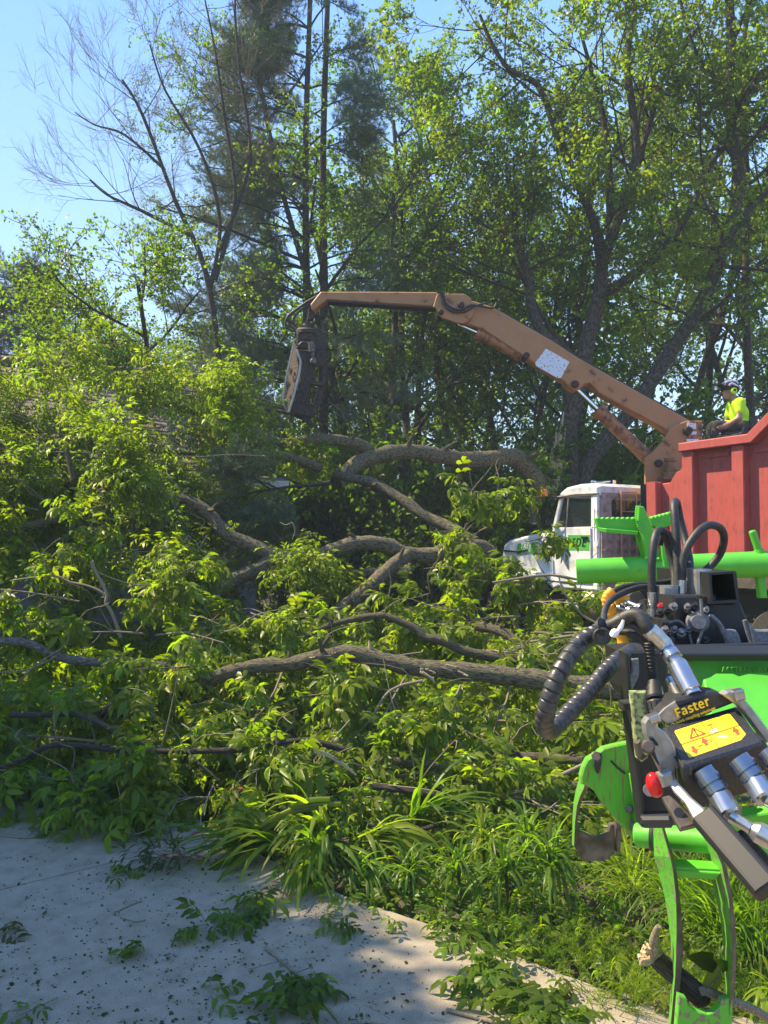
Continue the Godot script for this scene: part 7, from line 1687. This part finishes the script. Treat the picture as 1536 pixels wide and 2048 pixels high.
	part(K, "cam_pin", M.worn_steel, func(m): rod(m, at(1297, 1494, 1.33), at(1296, 1493, 1.295), [[0, 0.011], [0.85, 0.011], [1, 0.008]], 16))
	part(K, "cam_groove", M.dark_frame, func(m): m.tube(pv([[1303, 1500], [1309, 1513], [1318, 1530]], 1.318), PackedFloat32Array([0.0045, 0.003, 0.001]), 6))
	# lever, latch and grip
	part(K, "lever_arm", M.cast_alloy, func(m): sheet(m, [at(1324, 1551, 1.31), at(1350, 1559, 1.30), at(1366, 1576, 1.28), at(1384, 1596, 1.26), at(1414, 1622, 1.23), at(1404, 1642, 1.23), at(1392, 1644, 1.24), at(1372, 1610, 1.26), at(1352, 1590, 1.28)], 0.014, 0.003))
	part(K, "lever_boss", M.cast_alloy, func(m): m.box(Vector3(0.022, 0.022, 0.022), Transform3D(Basis(Vector3.BACK, 0.3), at(1331, 1556, 1.30)), 0.003))
	part(K, "lever_knob", M.red_knob, func(m): m.lathe(range(25).map(func(k): return Vector2(0.013 * pow(sin(PI * k / 24.0), 0.85), -0.021 * cos(PI * k / 24.0))), frame(at(1309, 1570, 1.31), Vector3(-0.30, 1, 0.1), Vector3.FORWARD), 32))
	part(K, "grease_cap", M.plate_grey, func(m): rod(m, at(1299, 1580, 1.38), at(1299, 1580, 1.35), [[0, 0.011], [1, 0.010]], 14))
	var la = part(K, "latch", M.worn_steel, func(m): sheet(m, [at(1324, 1593, 1.29), at(1341, 1589, 1.29), at(1400, 1647, 1.25), at(1361, 1657, 1.25)], 0.014, 0.002, true))
	part(la, "latch_hole", M.black, func(m): rod(m, at(1358, 1625, 1.266), at(1358, 1625, 1.264), [[0, 0.0075], [1, 0.0075]], 16))
	part(K, "grip", M.black_plastic, func(m):
		var a = at(1408, 1632, 1.235); var b = at(1538, 1782, 1.12); var f = frame(a, b - a, Vector3.FORWARD); var l = a.distance_to(b)
		for k in 2:
			var ring = round_rect(-0.021, -0.017, 0.021, 0.017, 0.009)
			m.prism(PackedVector2Array(ring.map(func(p): return p)), l, f * Transform3D(Basis(Vector3.RIGHT, -PI / 2), Vector3(0, l / 2, 0)), 0.003)
			break
		for k in 13: m.tube(PackedVector3Array([f * Vector3(-0.012 + k * 0.002, 0.01, 0.0172), f * Vector3(-0.012 + k * 0.002, l - 0.02, 0.0172)]), 0.0007, 4))
	# ports below: bright couplings and their hoses
	for q in [[1405, 1540, 1436, 1584, 1462, 1632, 1.27], [1476, 1518, 1508, 1556, 1534, 1600, 1.25], [1536, 1500, 1566, 1536, 1594, 1580, 1.24]]:
		var a = at(q[0], q[1], q[6] + 0.02); var b = at(q[2], q[3], q[6]); var c = at(q[4], q[5], q[6] - 0.03)
		part(K, "coupling", M.blue_steel, func(m): rod(m, a, b, [[0, 0.019], [0.3, 0.019], [0.31, 0.021], [0.62, 0.021], [0.64, 0.0185], [0.68, 0.0185], [0.7, 0.021], [1, 0.0205]], 20))
		part(K, "hex_nut", M.zinc, func(m): rod(m, b, b.lerp(c, 0.12), [[0, 0.016], [1, 0.016]], 6); rod(m, b.lerp(c, 0.14), c, [[0, 0.018], [0.06, 0.0205], [0.9, 0.0205], [1, 0.018]], 6))
		var e = c + Vector3(0.022, -0.012, 0.02); var f = c + Vector3(0.085, -0.042, 0.06)
		part(K, "hose_sleeve", M.dirty_chrome, func(m): rod(m, c, e, [[0, 0.010], [1, 0.009]], 14); rod(m, e, f, [[0, 0.011], [0.12, 0.0165], [1, 0.0165]], 20))
	part(K, "port_block", M.coupler_black, func(m): sheet(m, [at(1362, 1530, 1.30), at(1530, 1482, 1.32), at(1580, 1555, 1.36), at(1400, 1610, 1.34)], 0.03, 0.004, true))
	# upper fitting: hexagon, nuts and crimped sleeve up to the hose
	part(K, "hex_body", M.zinc, func(m): rod(m, at(1388, 1392, 1.42), at(1353, 1325, 1.47), [[0, 0.0175], [0.1, 0.0175], [0.12, 0.0205], [0.92, 0.0205], [1, 0.0175]], 6))
	part(K, "hex_nut", M.zinc, func(m): rod(m, at(1354, 1327, 1.47), at(1331, 1292, 1.50), [[0, 0.013], [0.28, 0.013], [0.3, 0.0185], [0.62, 0.0185], [0.64, 0.015], [0.72, 0.015], [0.74, 0.0165], [1, 0.0165]], 6))
	part(K, "hose_sleeve", M.dirty_chrome, func(m): rod(m, at(1332, 1293, 1.50), at(1297, 1258, 1.50), [[0, 0.0155], [0.1, 0.0165], [0.92, 0.0165], [1, 0.0145]], 20))
	part(K, "pipe_stub", M.zinc, func(m): rod(m, at(1362, 1400, 1.44), at(1340, 1360, 1.50), [[0, 0.012], [0.5, 0.012], [0.52, 0.009], [1, 0.009]], 12))
	part(K, "spring_guard", M.dark_frame, func(m):
		var c = curve(pts([[1478, 1668], [1500, 1690], [1522, 1712], [1545, 1736]], 1.26), 18); var r = PackedFloat32Array()
		for i in c.size(): r.append(0.0095 if i % 3 else 0.0072)
		m.tube(c, r, 12, true, 0.0, 1.0))

func held_stick(E: Callable):
	var t = thing("broken_stick", "brown stick with a splintered yellow end held in the near finger's bite", "stick", at(1330, 1930, 1.98))
	part(t, "stem", M.bark, func(m): m.tube(curve([at(1312, 1916, 2.0), at(1340, 1940, 1.99), at(1370, 1966, 1.97), at(1396, 1990, 1.95), at(1408, 2004, 1.93)], 5), PackedFloat32Array([0.022, 0.023, 0.0235, 0.0235, 0.024, 0.024, 0.024, 0.0235, 0.024, 0.0245, 0.025, 0.0255, 0.026, 0.026, 0.026, 0.0255, 0.025, 0.024, 0.022, 0.018, 0.012]), 12, true, 0.04))
	part(t, "side_shoot", M.twig, func(m): m.tube(curve([at(1398, 1985, 1.94), at(1415, 1983, 1.94), at(1440, 1994, 1.94), at(1475, 2006, 1.94), at(1516, 2024, 1.94), at(1550, 2048, 1.94)], 4), taper(21, 0.013, 0.010), 8))
	part(t, "thin_shoot", M.twig, func(m): m.tube(curve([at(1408, 1984, 1.94), at(1430, 1962, 1.95), at(1440, 1945, 1.96), at(1436, 1930, 1.97)], 4), 0.003, 5))
	for k in 14:
		var a = at(1310 + rng.randf_range(-3, 6), 1914 + rng.randf_range(-10, 10), 2.0); var dir = Vector3(-1 + rng.randfn() * 0.4, 0.5 + rng.randfn() * 0.6, rng.randfn() * 0.5).normalized()
		part(t, "splinter", M.torn_wood if k % 3 else M.pale_wood, func(m): m.box(Vector3(rng.randf_range(0.008, 0.02), rng.randf_range(0.03, 0.055), 0.006), frame(a + dir * 0.014, dir, rv()), 0.001))
	part(t, "nub", M.twig, func(m): m.tube(curve([at(1312, 1905, 1.99), at(1308, 1885, 1.98), at(1312, 1866, 1.97), at(1317, 1852, 1.96)], 4), taper(13, 0.016, 0.006), 8))
	for q in [[1420, 1915, 0.09, 0.045], [1428, 1940, 0.08, 0.04], [1398, 1912, 0.07, 0.04], [1440, 1920, 0.06, 0.03]]:
		part(t, "leaf", leaf_paint(Color(0.16, 0.21, 0.06)), func(m): leaflet(m, at(1436, 1930, 1.97), at(q[0], q[1] + 6, 1.96) - at(1436, 1926, 1.97), Vector3(0, 0.5, 1), q[2], q[3]))
